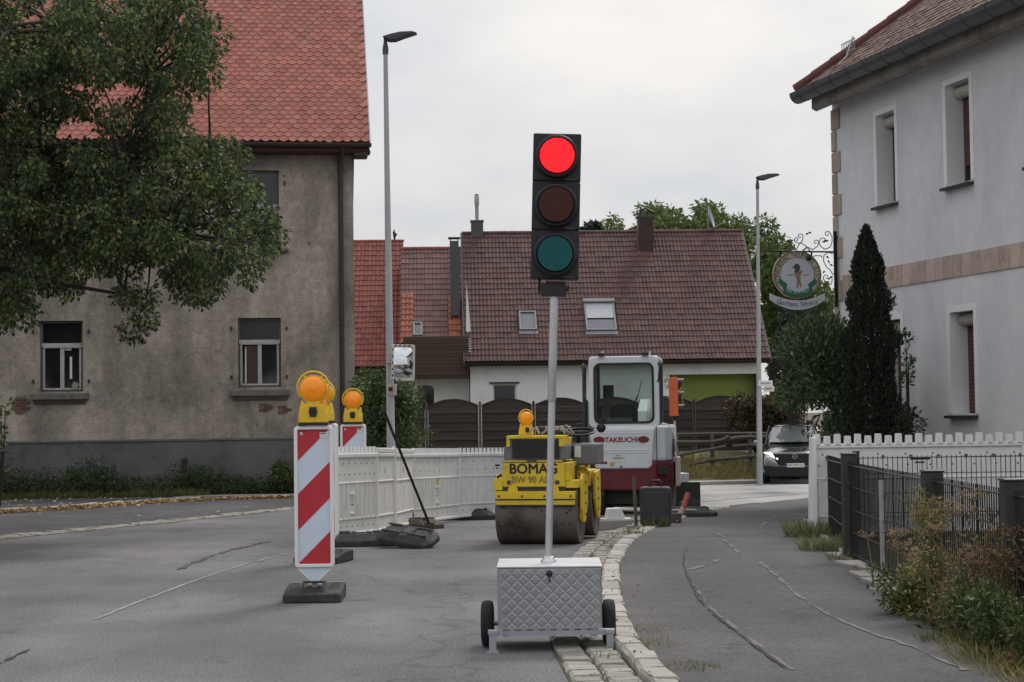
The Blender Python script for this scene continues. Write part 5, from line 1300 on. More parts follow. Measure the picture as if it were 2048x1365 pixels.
q = gr.build("grille_mesh", M_dark, rol); q['kind'] = 'stuff'
fr = MB().box(-.31, .285, -.225, .1, 1.085, 1.115).box(-.31, -.275, -.22, -.19, 1.0, 1.09).box(.235, .285, -.22, .3, 1.0, 1.09).box(-.33, .27, -.215, -.19, .845, .862)
fr.build("hood_frame", M_ypaint, rol, .005)
MB().box(-.1, .0, -.222, -.2, .846, .866).build("rust_plate", M_rubber2, rol)
MB().box(.31, .56, .18, .75, .80, 1.02).build("side_tank", M_grey, rol, .02)
MB().box(.335, .40, .165, .179, .88, 1.0).build("sticker", M_card, rol)
MB().box(.30, .40, .75, 1.35, .55, .72).build("rear_body", M_ypaint, rol, .01); MB().box(-.35, .30, 1.0, 1.45, .5, .95).build("rear_hood", M_ypaint, rol, .02)
hs = MB()
for k in range(5): z = .62 + k * .055; hs.tube([(.39 + .055 * math.cos(t), .30 + .02 * math.sin(t), z + .02 * math.sin(t)) for t in np.linspace(0, 2 * PI, 12)], .014, 6)
hs.tube([(.36, .25, .58), (.34, .22, .7), (.33, .25, .84)], .016, 6).tube([(.42, .25, .58), (.36, .2, .66), (.30, .1, .74)], .014, 6)
hs.build("hose", M_ypaint, rol)
MB().tube([(.33, .10, .58), (.345, .10, .80)], .03, 10).build("damper", M_dark, rol)
MB().box(-.22, .2, .62, .98, 1.0, 1.10).box(-.2, .18, .95, 1.03, 1.08, 1.20).build("seat", M_black, rol, .03)
MB().lathe([(.17, -.012), (.182, 0), (.17, .012), (.158, 0), (.17, -.012)], 24, Matrix.Translation((.33, .5, 1.14)) @ Matrix.Rotation(R(12), 4, 'X')).build("steering_wheel", M_black, rol)
MB().tube([(.33, .5, .98), (.33, .5, 1.14)], .02, 8).tube([(.17, .5, 1.14), (.5, .5, 1.14)], .012, 6).build("steering_column", M_dark, rol)
cb = MB(); rr = random.Random(5)
for k in range(7):
    p0 = Vector((rr.uniform(-.15, .2), rr.uniform(-.1, .3), 1.13)); p1 = p0 + Vector((rr.uniform(.05, .22), rr.uniform(-.1, .1), 0))
    cb.tube([p0.lerp(p1, t) + Vector((0, 0, math.sin(PI * t) * rr.uniform(.04, .09))) for t in np.linspace(0, 1, 7)], .009, 5)
cb.tube([(.02, .0, 1.13), (.12, 0, 1.20), (.22, .05, 1.19), (.32, .1, 1.12)], .012, 6)
cb.build("cable", M_cable, rol)
MB().sphere((.13, .18, 1.12), .11, 12, 8, (1.2, 1, .8)).build("rolled_cover", M_black, rol)
lp = warning_lamp(rol, 1.10, .72); lp.location = (-.135, -.05, 1.115); lp.rotation_euler = (0, 0, R(38))
bold_lettering("BOMAG", .142, M_black, rol, Matrix.Translation((-.025, -.2625, .775)) @ STAND)
bold_lettering("BW 90 ADL", .090, mat("faded_grey_print", (.22, .18, .06), (.3, .24, .05), rough=.7), rol, Matrix.Translation((-.025, -.2625, .665)) @ STAND)

# wear and small fittings on the roller
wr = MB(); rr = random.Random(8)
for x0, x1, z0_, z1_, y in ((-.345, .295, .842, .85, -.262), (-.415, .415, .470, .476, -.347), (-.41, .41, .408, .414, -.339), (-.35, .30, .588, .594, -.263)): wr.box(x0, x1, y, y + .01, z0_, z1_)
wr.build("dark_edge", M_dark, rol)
for sg, y in ((1, 0), (-1, 1.08)):
    for k in range(4): MB().lathe([(.014, 0), (.014, .008), (.001, .01)], 8, Matrix.Translation((.456, y + .08 * sg, .30 + k * .11)) @ Matrix.Rotation(PI / 2, 4, 'Y')).build("plate_bolt", M_dark, rol)
MB().box(-.36, -.35, -.2, -.05, .66, .80).tube([(-.365, -.22, .72), (-.40, -.24, .70), (-.41, -.2, .62), (-.37, -.1, .60)], .012, 6).build("side_hose", M_black, rol)
MB().box(-.30, -.26, -.268, -.258, .62, .66).box(.20, .24, -.268, -.258, .62, .66).build("hood_latch", M_dark, rol, .003)
ms2 = MB()
for _ in range(26):
    x, z = rr.uniform(-.40, .40), rr.uniform(.10, .50); a = math.asin(min(.99, (z - .312) / .312)); y = -math.cos(a) * .3135
    ms2.add([(x + rr.uniform(.006, .03) * math.cos(t), y - .0006, z + rr.uniform(.004, .014) * math.sin(t)) for t in np.linspace(0, 2 * PI, 8)[:-1]], [tuple(range(7))])
ms2.build("asphalt_smear", M_black, rol)['kind'] = 'stuff'
# ------------------------------------------------------------------ excavator
M_exw = mat("light_grey_machine_paint", (0.68, 0.71, 0.75), (0.62, 0.65, 0.69), rough=.35, scale=2, dirt=(.42, .42, .42), dscale=1.5, dlo=.55, dhi=.8, coat=.3)
M_exr = mat("dark_red_machine_paint", (0.15, 0.018, 0.027), (0.12, 0.015, 0.022), rough=.4, scale=2, dirt=(.10, .05, .045), dscale=2, dlo=.55, dhi=.8, coat=.2)
M_exred = mat("faded_red_lettering", (.26, .04, .05), (.2, .03, .04), rough=.6)
M_clear = bpy.data.materials.new("cab_glass"); M_clear.use_nodes = True
N_, L__ = M_clear.node_tree.nodes, M_clear.node_tree.links; pb = N_["Principled BSDF"]; pb.inputs['Base Color'].default_value = (.02, .03, .03, 1); pb.inputs['Roughness'].default_value = .04
tb_ = N_.new("ShaderNodeBsdfTransparent"); tb_.inputs['Color'].default_value = (.90, .94, .92, 1); ms_ = N_.new("ShaderNodeMixShader"); ms_.inputs[0].default_value = .09
L__.new(tb_.outputs[0], ms_.inputs[1]); L__.new(pb.outputs[0], ms_.inputs[2]); L__.new(ms_.outputs[0], N_["Material Output"].inputs['Surface'])
EY = 26.1
exc = thing("mini_excavator", "light grey and dark red mini excavator seen from behind with an empty glazed cab", "excavator", (at(1262, EY), EY, zt(EY)), R(-8))
# tracks and undercarriage
for x in (-.62, .36):
    pts = [(-.95, .17), (-.92, .30), (-.78, .38), (.78, .38), (.92, .30), (.95, .17), (.86, .05), (.74, 0), (-.74, 0), (-.86, .05)]
    tr = MB().prism(pts, x, x + .27, ax='yz').build("track", M_tyre, exc, .015)
    lugs = MB().box(x - .003, x + .273, -.02, .02, 0, .022).mesh("track_lug", M_tyre)
    for k in range(13): link("track_lug", lugs, tr, Matrix.Translation((0, -.78 + k * .13, .378)))
    for k in range(4): link("track_lug", lugs, tr, Matrix.Translation((0, -.965 + .012 * k, .12 + k * .06)) @ Matrix.Rotation(PI / 2, 4, 'X'))
MB().box(-.36, .36, -.5, .5, .16, .40).cyl((0, 0, .40), (0, 0, .47), .33, 24).build("undercarriage", M_dark, exc, .01)
MB().prism([(1.12, .02), (1.22, .06), (1.20, .38), (1.10, .42)], -.75, 1.0, ax='yz').build("dozer_blade", M_dark, exc, .01)
MB().box(-.3, -.2, .5, 1.12, .18, .26).box(.3, .4, .5, 1.12, .18, .26).build("blade_arm", M_dark, exc)
# upper body: rounded plan, grey hood over dark red counterweight
def planview(k=0, r=.2):
    return [(x, y) for x, y in ((-.60 + k, .55), (-.60 + k, -.45), (-.52 + k, -.62), (-.36, -.735 + k), (-.1, -.765 + k), (.14, -.765 + k), (.40, -.74 + k), (.56 - k, -.64), (.66 - k, -.46), (.68 - k, .55))]
MB().prism(planview(), .37, .80, ax='xy').build("counterweight", M_exr, exc, .035, segs=3)
MB().prism([(x, y) for x, y in planview(.015)], .802, 1.34, ax='xy').build("engine_hood", M_exw, exc, .05, segs=3)
pan = [(-.585, 1.30), (.405, 1.30), (.355, .74), (.30, .70), (-.46, .70), (-.50, .74)]
MB().prism(pan, -.80, -.74).build("rear_cover", M_exw, exc, .025, segs=3)
rb_ = MB()
for z in (.99, .955): rb_.prism([(-.47, z), (.31, z), (.30, z - .02), (-.46, z - .02)], -.808, -.79)
rb_.prism([(-.475, 1.235), (.335, 1.235), (.335, 1.225), (-.475, 1.225)], -.806, -.79)
rb_.build("cover_crease", M_exw, exc, .004)
for x in (-.425, .235):
    MB().prism([(math.cos(t) * .085 + x, math.sin(t) * .050 + 1.135) for t in np.linspace(0, 2 * PI, 20)[:-1]], -.812, -.79).build("badge", M_exr, exc, .006)
bold_lettering("TAKEUCHI", .102, M_exred, exc, Matrix.Translation((-.095, -.803, 1.13)) @ STAND)
MB().lathe([(.001, .004), (.066, .004), (.07, -.02)], 18, Matrix.Translation((-.395, -.80, 1.31)) @ YAX).build("exhaust_hole", M_black, exc)
MB().box(-.255, -.045, -.8045, -.80, .80, .925).build("paper_sticker", M_card, exc)
MB().box(-.225, -.07, -.8060, -.8048, .853, .867).cyl((-.15, -.8060, .897), (-.15, -.8048, .897), .014, 12).build("sticker_print", M_grey, exc)
MB().cyl((-.235, -.804, .775), (-.235, -.80, .775), .037, 16).build("round_sticker", mat("orange_sticker", (.6, .35, .06), rough=.6), exc)
MB().box(-.42, -.31, -.8035, -.80, .775, .81).build("model_print", M_exred, exc); MB().cyl((-.105, -.808, .735), (-.105, -.80, .735), .018, 12).build("cover_lock", M_clad, exc)
MB().box(.43, .58, -.75, -.62, .61, .74).build("tail_lamp", M_black, exc, .01)
MB().cyl((.20, -.775, .415), (.20, -.765, .415), .02, 10).build("bolt", M_card, exc)
sv = MB().prism([(-.50, .86), (-.15, .86), (-.15, 1.0), (-.36, 1.16), (-.50, 1.04)], .655, .675, ax='yz'); sv.build("side_vent", M_black, exc)
hn = MB().tube([(.50, -.55, 1.36), (.60, -.48, 1.33), (.665, -.40, 1.18), (.69, -.3, .95)], .022, 8); hn.build("side_rail", M_exw, exc)
MB().prism([(-.46, .42), (.1, .42), (.1, .86), (-.42, .86)], .68, .74, ax='yz').build("side_cover", mat("faded_beige_panel", (.42, .38, .33), (.34, .31, .27), rough=.6, scale=4), exc, .02)
# cab
cx0, cx1, cy0, cy1, cz0, cz1 = -.585, .47, -.66, .62, 1.30, 2.38
rear_o = rrect(cx0, cx1, cz0, cz1, .09); rear_i = rrect(cx0 + .085, cx1 - .085, cz0 + .08, cz1 - .11, .09)
cb_ = MB(); ring(cb_, rear_o, rear_i, cy0, cy0 + .07)
cb_.build("cab_rear_frame", M_exw, exc, .02, segs=3)
sr = MB(); ring(sr, [(x, z) for x, z in rrect(cx0 + .075, cx1 - .075, cz0 + .07, cz1 - .10, .10)], [(x, z) for x, z in rrect(cx0 + .108, cx1 - .108, cz0 + .103, cz1 - .133, .08)], cy0 - .012, cy0 + .03); sr.build("window_seal", M_black, exc)
MB().prism(rrect(cx0 + .10, cx1 - .10, cz0 + .10, cz1 - .13, .08), cy0 + .004, cy0 + .010).build("rear_window", M_clear, exc)
MB().prism(rrect(cx0 + .004, cx1 - .004, cz1 - .10, cz1 + .002, .045), cy0 + .03, cy1).build("cab_roof", M_exw, exc, .02)
pl_ = MB()
for x in (cx0 + .005, cx1 - .06):
    pl_.box(x, x + .055, cy1 - .06, cy1, cz0 - .35, cz1 - .08).box(x, x + .055, -.12, -.06, cz0, cz1 - .08).box(x, x + .055, cy0 + .05, cy1, cz0 - .02, cz0 + .06)
pl_.build("cab_pillar", M_dark, exc, .01)
for x in (cx0 + .03, cx1 - .035):
    MB().box(x, x + .006, cy0 + .08, -.12, cz0 + .06, cz1 - .1).build("side_window", M_clear, exc); MB().box(x, x + .006, -.06, cy1 - .06, cz0 - .02, cz1 - .1).build("side_window", M_clear, exc)
MB().box(cx0 + .06, cx1 - .06, cy1 - .03, cy1 - .024, cz0 - .3, cz1 - .1).build("front_window", M_clear, exc)
dr = MB(); ring(dr, [(y, z) for y, z in rrect(-.62, .05, .62, 2.28, .06)], [(y, z) for y, z in rrect(-.57, .0, .67, 2.23, .05)], 0, .03)
dr.v = [(cx0 - .10 - (x + .62) * .05 + y, x, z) for x, y, z in dr.v]; do = dr.build("cab_door", M_dark, exc)
MB().box(cx0 - .098, cx0 - .092, -.58, .0, .68, 2.22).build("door_glass", M_clear, do)
MB().cyl((cx0 - .2, -.5, 1.36), (cx0 - .11, -.5, 1.36), .02, 8).build("door_handle", M_black, do)
MB().box(-.31, .13, -.18, .2, 1.18, 1.30).prism(rrect(-.30, .12, 1.26, 1.68, .12), -.28, -.17).build("seat", M_black, exc, .03)
MB().box(-.34, .05, -.50, -.45, 1.40, 1.46).build("rear_shelf", M_grey, exc)
MB().box(-.46, -.40, -.42, -.3, 1.45, 1.6).sphere((-.43, -.35, 1.62), .05).build("control_lever", M_black, exc)
for sx in (-.32, .28): MB().tube([(sx * 1.3 - .03, cy0 + .1, cz1), (sx * 1.3 + (.05 if sx < 0 else -.03), cy0 + .1, cz1 + .08)], .012, 6).build("roof_bracket", M_exw, exc)
MB().tube([(cx1 - .02, cy0 + .02, 2.28), (cx1 + .02, cy0 - .02, 2.22), (cx1 + .0, cy0 - .02, 2.02), (cx1 - .03, cy0 + .02, 1.98)], .014, 8).build("grab_handle", M_black, exc)
# fittings on the rear
sm = MB().box(-.515, -.505, -.792, -.78, .74, 1.33).box(.42, .432, -.775, -.76, .80, 1.33); sm.build("panel_gap", M_black, exc)
MB().tube([(-.05, cy0 - .02, cz0 + .14), (.16, cy0 - .03, cz0 + .50)], .008, 5).tube([(.10, cy0 - .025, cz0 + .30), (.22, cy0 - .03, cz0 + .72)], .006, 5).build("wiper", M_black, exc)
for x in (cx0 + .2, cx1 - .2): MB().box(x - .05, x + .05, cy0 - .05, cy0 + .02, cz1 + .0, cz1 + .055).build("work_lamp", M_black, exc, .01)
MB().tube([(.58, -.60, .50), (.64, -.56, .50), (.64, -.50, .56)], .012, 6).build("tow_hook", M_black, exc)
for x in (-.5, -.3, .3, .5): MB().cyl((x, -.79, .50), (x, -.755, .50), .016, 8).build("bolt", M_dark, exc)
# boom, seen through the glass
bm_ = MB().prism([(.65, .85), (1.0, .80), (1.75, 1.55), (2.5, 1.75), (3.1, 1.35), (3.0, 1.25), (2.45, 1.55), (1.85, 1.35), (1.2, .6), (.7, .62)], -.02, .17, ax='yz').build("boom", M_exw, exc, .01)
MB().prism([(3.2, 1.5), (3.0, 1.2), (2.5, .35), (2.65, .30), (3.15, 1.15)], .0, .15, ax='yz').build("dipper_arm", M_exw, exc, .01)
hb = MB()
for k in range(4): x = .19 + k * .03; hb.tube([(x, .75, 1.0), (x, 1.05, 1.45), (x, 1.4, 1.75), (x, 1.9, 1.72)], .011, 6)
hb.build("hydraulic_hose", M_card, exc)
MB().prism([(2.3, .12), (2.5, .02), (2.8, .06), (2.85, .35), (2.55, .42)], -.18, .33, ax='yz').build("bucket", M_dark, exc, .01)

# ------------------------------------------------------------------ oncoming car
M_car = mat("dark_car_paint", (0.23, 0.235, 0.245), (0.21, 0.215, 0.225), rough=.2, metal=.8, coat=1, scale=1)
M_cblk = mat("gloss_black_trim", (.010, .010, .012), (.014, .014, .016), rough=.2, scale=3)
M_drl = mat("daytime_running_light", (.9, .9, .85), rough=.3, emis=(1, .97, .88), estr=2.2)
M_wind = mat("windscreen", (0.17, 0.19, 0.2), (0.14, 0.16, 0.17), rough=.05, spec=1.0, scale=1, coat=1)  # pale base colour stands in for overcast sky reflected in the glass
CYc = 47.6; CXc = at(1588, CYc)
zt_c = zt(CYc); car = thing("oncoming_car", "dark car with a bright reflecting bonnet and lit slim headlights beside the white barrier", "car", (CXc + 2.3 * math.sin(R(8)), CYc + 2.3, zt_c), R(-8))
def hull(st, m, name, parent, sub=2):
    V = []; F_ = []; k = 10
    for y, hw, zb, zs, zt_ in st:
        for x, z in ((-.80, zb), (-.98, zb + .08), (-1.0, (zb + zs) / 2), (-.96, zs), (-.62, zt_), (.62, zt_), (.96, zs), (1.0, (zb + zs) / 2), (.98, zb + .08), (.80, zb)): V.append((x * hw, y, z))
    n = len(st)
    for i in range(n - 1):
        for j in range(k): a, b = i * k + j, i * k + (j + 1) % k; F_.append((a, b, b + k, a + k))
    F_ += [tuple(range(k)), tuple(range((n - 1) * k, n * k))[::-1]]
    mb_ = MB().add(V, F_, 0, True); o = mb_.build(name, m, parent); md = o.modifiers.new("round", 'SUBSURF'); md.levels = md.render_levels = sub; return o
hull([(-2.30, .78, .30, .62, .70), (-2.26, .86, .24, .72, .84), (-2.05, .92, .22, .84, .95), (-1.5, .93, .22, .93, 1.04), (-1.0, .93, .22, .97, 1.09), (0, .93, .22, .98, 1.08), (1.3, .93, .22, 1.0, 1.10), (2.0, .91, .25, .98, 1.08), (2.28, .84, .35, .9, .98)], M_car, "body", car)
hull([(-1.25, .80, .95, 1.0, 1.02), (-.95, .81, .95, 1.15, 1.20), (-.25, .76, .95, 1.45, 1.58), (.4, .74, .95, 1.5, 1.655), (1.3, .72, .95, 1.45, 1.62), (1.95, .72, .95, 1.2, 1.3), (2.15, .74, .95, 1.0, 1.05)], M_cblk, "cabin", car)
MB().add([(-.70, -.98, 1.125), (.70, -.98, 1.125), (.58, -.30, 1.545), (-.58, -.30, 1.545), (0, -1.07, 1.125), (0, -.37, 1.575)], [(0, 4, 5, 3), (4, 1, 2, 5)], 0, True).build("windscreen", M_wind, car).location = (0, -.075, .03)
hull([(-.30, .50, 1.55, 1.60, 1.625), (.2, .56, 1.57, 1.63, 1.675), (.9, .56, 1.57, 1.63, 1.68), (1.5, .5, 1.52, 1.58, 1.62)], M_car, "roof_panel", car)
for s_ in (-1, 1):
    MB().tube([(s_ * .78, -1.1, 1.06), (s_ * .735, -.6, 1.36), (s_ * .66, -.2, 1.60)], .035, 6).build("windscreen_pillar", M_cblk, car)
    MB().sphere((s_ * 1.04, -.72, 1.14), .1, 12, 8, (1.2, .7, .75)).build("wing_mirror", M_car, car)
    MB().tube([(s_ * .84, -2.09, .885), (s_ * .70, -2.235, .86), (s_ * .60, -2.29, .80), (s_ * .47, -2.325, .70)], [.018, .032, .036, .028], 6).build("headlight", M_drl, car)
    MB().tube([(s_ * .72, -2.28, .74), (s_ * .6, -2.30, .66), (s_ * .50, -2.32, .58)], .012, 5).build("light_strip", M_card, car)
    for y in (-1.42, 1.36):
        w_ = MB().lathe([(.20, -.11), (.31, -.115), (.345, -.09), (.35, 0), (.345, .09), (.31, .115), (.20, .11)], 28, Matrix.Translation((s_ * .80, y, .35)) @ Matrix.Rotation(PI / 2, 4, 'Y')).build("wheel", M_tyre, car)
        MB().lathe([(.001, -.10), (.2, -.09), (.21, .09), (.001, .10)], 16, Matrix.Translation((s_ * .80, y, .35)) @ Matrix.Rotation(PI / 2, 4, 'Y')).build("rim", M_alud, w_)
MB().prism([(-.62, .86), (.62, .86), (.52, .64), (.44, .52), (-.44, .52), (-.52, .64)], -2.34, -2.0).build("grille", M_cblk, car, .03, segs=3)
MB().prism([(-.86, .55), (-.5, .5), (.5, .5), (.86, .55), (.84, .26), (.6, .20), (-.6, .20), (-.84, .26)], -2.315, -1.9).build("bumper", M_cblk, car, .04, segs=3)
MB().lathe([(.055, 0), (.07, 0), (.07, .012), (.055, .012), (.055, 0)], 20, Matrix.Translation((0, -2.338, .775)) @ YAX).box(-.08, .08, -2.35, -2.338, .77, .78).build("emblem", M_alud, car)
np_ = MB().box(-.26, .26, -2.362, -2.345, .475, .585).build("number_plate", M_white2, car); MB().box(-.258, -.215, -2.3645, -2.362, .478, .582).build("plate_stripe", M_blue, np_)
lettering("ERH MR 525", .085, M_black, np_, Matrix.Translation((.02, -2.3645, .53)) @ STAND)

# ------------------------------------------------------------------ small things by the works
v = G(1314, 1061); M_can = mat("dark_canister_plastic", (0.026, 0.032, 0.038), (0.036, 0.042, 0.048), rough=.55, scale=4, dirt=(.07, .075, .075), dscale=4, dlo=.55)
can = thing("canister", "dark upright canister with a carrying handle on the pavement edge", "canister", (v.x, v.y + .12, zt(v.y) + .046), R(-6))
MB().prism(rrect(-.185, .185, 0, .46, .05), -.12, .12).build("canister_body", M_can, can, .018)
MB().tube([(-.07, 0, .44), (-.065, 0, .515), (-.05, 0, .53), (.05, 0, .53), (.065, 0, .515), (.07, 0, .44)], .013, 8).build("canister_handle", M_black, can)
MB().box(-.16, .16, -.128, -.118, .06, .40).build("canister_panel", M_can, can, .01); MB().box(-.15, -.05, -.05, .05, -.0, .012).build("canister_foot", M_can, can)
v = G(1273, 1058); M_stake = mat("raw_wood_stake", (.16, .13, .085), (.10, .08, .055), rough=.9, stretch=(6, 6, 1))
stk = thing("wooden_stake", "thin upright wooden stake with a round foot before the excavator", "stake", (v.x, v.y, v.z), rot=(0, R(-2.4), 0))
MB().tube([(0, 0, 0), (0, 0, .62)], [.022, .018], 8).build("stake_shaft", M_stake, stk)
MB().lathe([(.11, 0), (.10, .03), (.03, .045), (.001, .045)], 14).build("stake_foot", M_clad, stk)
v = G(1226, 1040)
wb = thing("white_block", "small white plastic block on the ground beside the roller's rear drum", "block", (v.x, v.y, v.z), R(6))
MB().prism([(-.12, 0), (.15, 0), (.15, .05), (.10, .16), (-.08, .16), (-.1, .05)], -.1, .1).build("block_body", M_card, wb, .012); MB().box(-.16, .24, -.13, .13, 0, .02).build("block_foot", M_card, wb)
v = G(1358, 1054); M_tube = mat("faded_red_tube", (.36, .09, .07), (.26, .06, .05), rough=.6, scale=5)
rt = thing("red_tube", "faded red tube with a pale lower end leaning behind the canister", "tube", (v.x - .02, v.y + .1, zt(v.y) + .06))
MB().tube([(.09, .05, .16), (.16, .1, .34)], .035, 12).build("tube_upper", M_tube, rt); MB().tube([(0, 0, 0), (.09, .05, .16)], .0355, 12).build("tube_lower", mat("pale_pink_plastic", (.42, .30, .27), rough=.6), rt)
MB().box(-.06, .06, -.03, .08, -.015, .10).build("tube_holder", M_rubber2, rt, .01)
pile_ = thing("rubber_mat", "dark folded rubber mat lying between the red tube and the dozer blade", "mat", (at(1375, 23.9), 23.9, zt(23.9) + .0), R(5))
MB().prism([(-.15, 0), (.14, 0), (.16, .2), (.02, .29), (-.14, .21)], -.03, .03).build("mat_sheet", M_rubber, pile_, .01); MB().box(-.3, .2, -.1, .1, 0, .04).build("mat_fold", M_rubber, pile_, .01)
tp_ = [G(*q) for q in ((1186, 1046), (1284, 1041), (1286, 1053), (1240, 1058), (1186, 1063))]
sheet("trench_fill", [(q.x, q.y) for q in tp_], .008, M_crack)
# ================================================================== fences, bank, inn sign
def smooth(a, b, x):
    t = min(1, max(0, (x - a) / (b - a))); return t * t * (3 - 2 * t)
lx_, ly_ = [p.x for p in LEFT], [p.y for p in LEFT]
def zbank(x, y):
    ys_ = max(49.6, float(np.interp(x, lx_, ly_)) + 1.6)
    return zt(y) + (-.12 - zt(y)) * smooth(ys_, ys_ + 6.0, y)
M_bank = mat("dry_grass_ground", (.15, .135, .06), (.10, .085, .045), rough=1, scale=1.2, bump=.8, bscale=12, dirt=(.17, .17, .05), dscale=.9)
g = MB(); nx, ny_ = 60, 44
for j in range(ny_ + 1):
    for i in range(nx + 1):
        x = -14 + i * .75; y = 47.5 + j * .75; g.v.append((x, y, zbank(x, y) - (.06 if y < float(np.interp(x, lx_, ly_)) + 1.5 else -.02)))
g.f = [(j * (nx + 1) + i, j * (nx + 1) + i + 1, (j + 1) * (nx + 1) + i + 1, (j + 1) * (nx + 1) + i) for j in range(ny_) for i in range(nx)]; g.m = [0] * len(g.f); g.s = [True] * len(g.f)
structure("grass_bank", g, M_bank, recalc=False)
# pale footway between far road and bank, with kerb stones
fk = [p for p in LEFT if p.y > 40]
sheet("far_footway", [(p.x, p.y) for p in offset(fk, -.1)[::4]] + [(p.x, p.y) for p in offset(fk, -1.7)[::4][::-1]], .10, M_far, skirt=.12)

# dark wooden fence of arched lamella panels
FY = 57.0
wf = thing("wooden_fence", "dark brown lamella fence with arched panels in front of the white house", "fence", (0, FY, -.12))
pxs = [746, 853, 960, 1067, 1174, 1281, 1388, 1495]
zb_ = -.02
for i, px in enumerate(pxs):
    x = at(px, FY)
    MB().box(x - .045, x + .045, -.045, .045, -.5, 1.72).prism([(x - .05, 1.72), (x + .05, 1.72), (x, 1.77)], -.05, .05).build("post", M_rail if i in (1, 2) else M_wood, wf, .006)
for px, qx in zip(pxs, pxs[1:]):
    x0, x1 = at(px, FY) + .06, at(qx, FY) - .06; xm = (x0 + x1) / 2; hw = (x1 - x0) / 2
    arc_ = [(x, 1.62 + .22 * (1 - ((x - xm) / hw) ** 2)) for x in np.linspace(x0, x1, 13)]
    f = MB().box(x0, x0 + .04, -.03, .03, .05, 1.63).box(x1 - .04, x1, -.03, .03, .05, 1.63)
    for (a, b), (c, d) in zip(arc_, arc_[1:]): f.bar((a, 0, b), (c, 0, d), .06, .045)
    panel = f.build("fence_panel", M_wood, wf)
    sl = MB().obox((0, 0, 0), (2 * hw - .07, .012, .165), (R(-9), 0, 0)).mesh("slat", M_wood)
    for k in range(11):
        z = .12 + k * .148
        link("slat", sl, panel, Matrix.Translation((xm, (-.01 if k % 2 else .006), z)))
    MB().prism(arc_[1:-1] + [(x1 - .25, 1.60), (x0 + .25, 1.60)], -.008, .008).build("slat", M_wood, panel)
for px, qx in ((700, 1180), (1180, 1500)): MB().box(at(px, FY), at(qx, FY), -.1, .1, -.45, .05).build("plinth_board", M_wood, wf)

# split rail fence on the bank
rf_ = thing("rail_fence", "weathered split rail fence with wavy grey rails on the dry grass bank", "fence", (0, 52.6, 0))
def rail(pix, Y, r=.055):
    pts = [P(x, y, Y) - Vector((0, 52.6, 0)) for x, y in pix]
    m_ = MB().tube(pts, [r * random.uniform(.75, 1.15) for _ in pts], 7); m_.build("rail", M_rail, rf_)
rail([(1340, 884), (1380, 885), (1425, 884), (1447, 880), (1458, 873)], 52.5); rail([(1455, 879), (1480, 875), (1520, 874), (1560, 872), (1625, 872)], 52.6)
rail([(1352, 912), (1380, 906), (1420, 899), (1452, 893)], 52.5); rail([(1465, 893), (1500, 891), (1530, 893), (1625, 890)], 52.6)
rail([(1352, 937), (1385, 929), (1420, 921), (1460, 917)], 52.5); rail([(1450, 919), (1500, 913), (1560, 914), (1625, 912)], 52.6)
rail([(1340, 869), (1400, 868), (1500, 867), (1620, 868)], 52.9, .04); rail([(1200, 890), (1280, 888), (1345, 886)], 52.6); rail([(1200, 915), (1280, 913), (1350, 911)], 52.6)
for px in (1352, 1424, 1500, 1590, 1280):
    a_ = P(px, 866, 52.7); b_ = Vector((a_.x, 52.7, zbank(a_.x, 52.7) - .1)); MB().tube([b_ - Vector((0, 52.6, 0)), a_ - Vector((0, 52.6, 0))], [.075, .06], 7).build("post", M_rail, rf_)

# black double rod mat fence along the garden
def rod_mat(root, p, q, z0, z1, gap=.05, rows=None, name="rod_mat"):
    p, q = Vector(p), Vector(q); L_ = (q - p).length; d = (q - p) / L_; n = int(L_ / gap); mb_ = MB()
    for i in range(n + 1):
        c_ = p + d * min(L_, i * gap + .01); mb_.bar((c_.x, c_.y, z0 + zt(c_.y)), (c_.x, c_.y, z1 + zt(c_.y)), .0068, .0068, (d.x, d.y, 0))
    o = mb_.build(name, M_fmetal, root, recalc=False); o['kind'] = 'stuff'
    s = Vector((-d.y, d.x)) * .007
    for z in rows:
        for sg in (-1, 1):
            a, b = p + s * sg, q + s * sg
            MB().tube([(a.x, a.y, z + zt(a.y)), (b.x, b.y, z + zt(b.y))], .0042 if z < z1 - .05 else .006, 5).build("horizontal_rod", M_fsteel, root)
M_fsteel = mat("worn_dark_rod", (0.045, 0.045, 0.05), (0.07, 0.07, 0.072), rough=.35, metal=.5, scale=9)
def fence_post(root, x, y, w, h, m=None, cap=True):
    z = zt(y); b = MB().box(x - w / 2, x + w / 2, y - w / 2, y + w / 2, z - .1, z + h).build("post", m or M_fpost, root, .008)
    if cap: MB().box(x - w / 2 - .006, x + w / 2 + .006, y - w / 2 - .006, y + w / 2 + .006, z + h, z + h + .014).build("post_cap", M_fsteel, b, .004)
gf = thing("garden_fence", "black double rod fence with square dark posts running along the pavement", "fence", (0, 0, 0))
FP = [(3.52, 19.8), (2.86, 14.55), (2.81, 12.95), (2.785, 11.35), (2.765, 9.45), (2.75, 7.6), (2.75, 5.6)]
rows = (.10, .28, .47, .66, .84)
for (p, q) in zip(FP, FP[1:]): rod_mat(gf, p, q, .06, .87, rows=rows)
fence_post(gf, *FP[0], .08, .93); fence_post(gf, *FP[1], .115, .93)
MB().tube([(FP[2][0] - .02, FP[2][1], 0), (FP[2][0] - .02, FP[2][1], .78)], .02, 10).build("pipe_post", M_galv, gf)
fence_post(gf, *FP[3], .125, .90); fence_post(gf, *FP[4], .12, .92); fence_post(gf, *FP[5], .12, .92)
MB().tube([(3.60, 19.6, .1), (3.60, 19.6, .88)], .03, 8).sphere((3.60, 19.6, .90), .045).build("gate_hinge_post", M_fmetal, gf)
gf2 = thing("cross_fence", "black rod fence turning off towards the inn in front of the white barrier", "fence", (0, 0, 0))
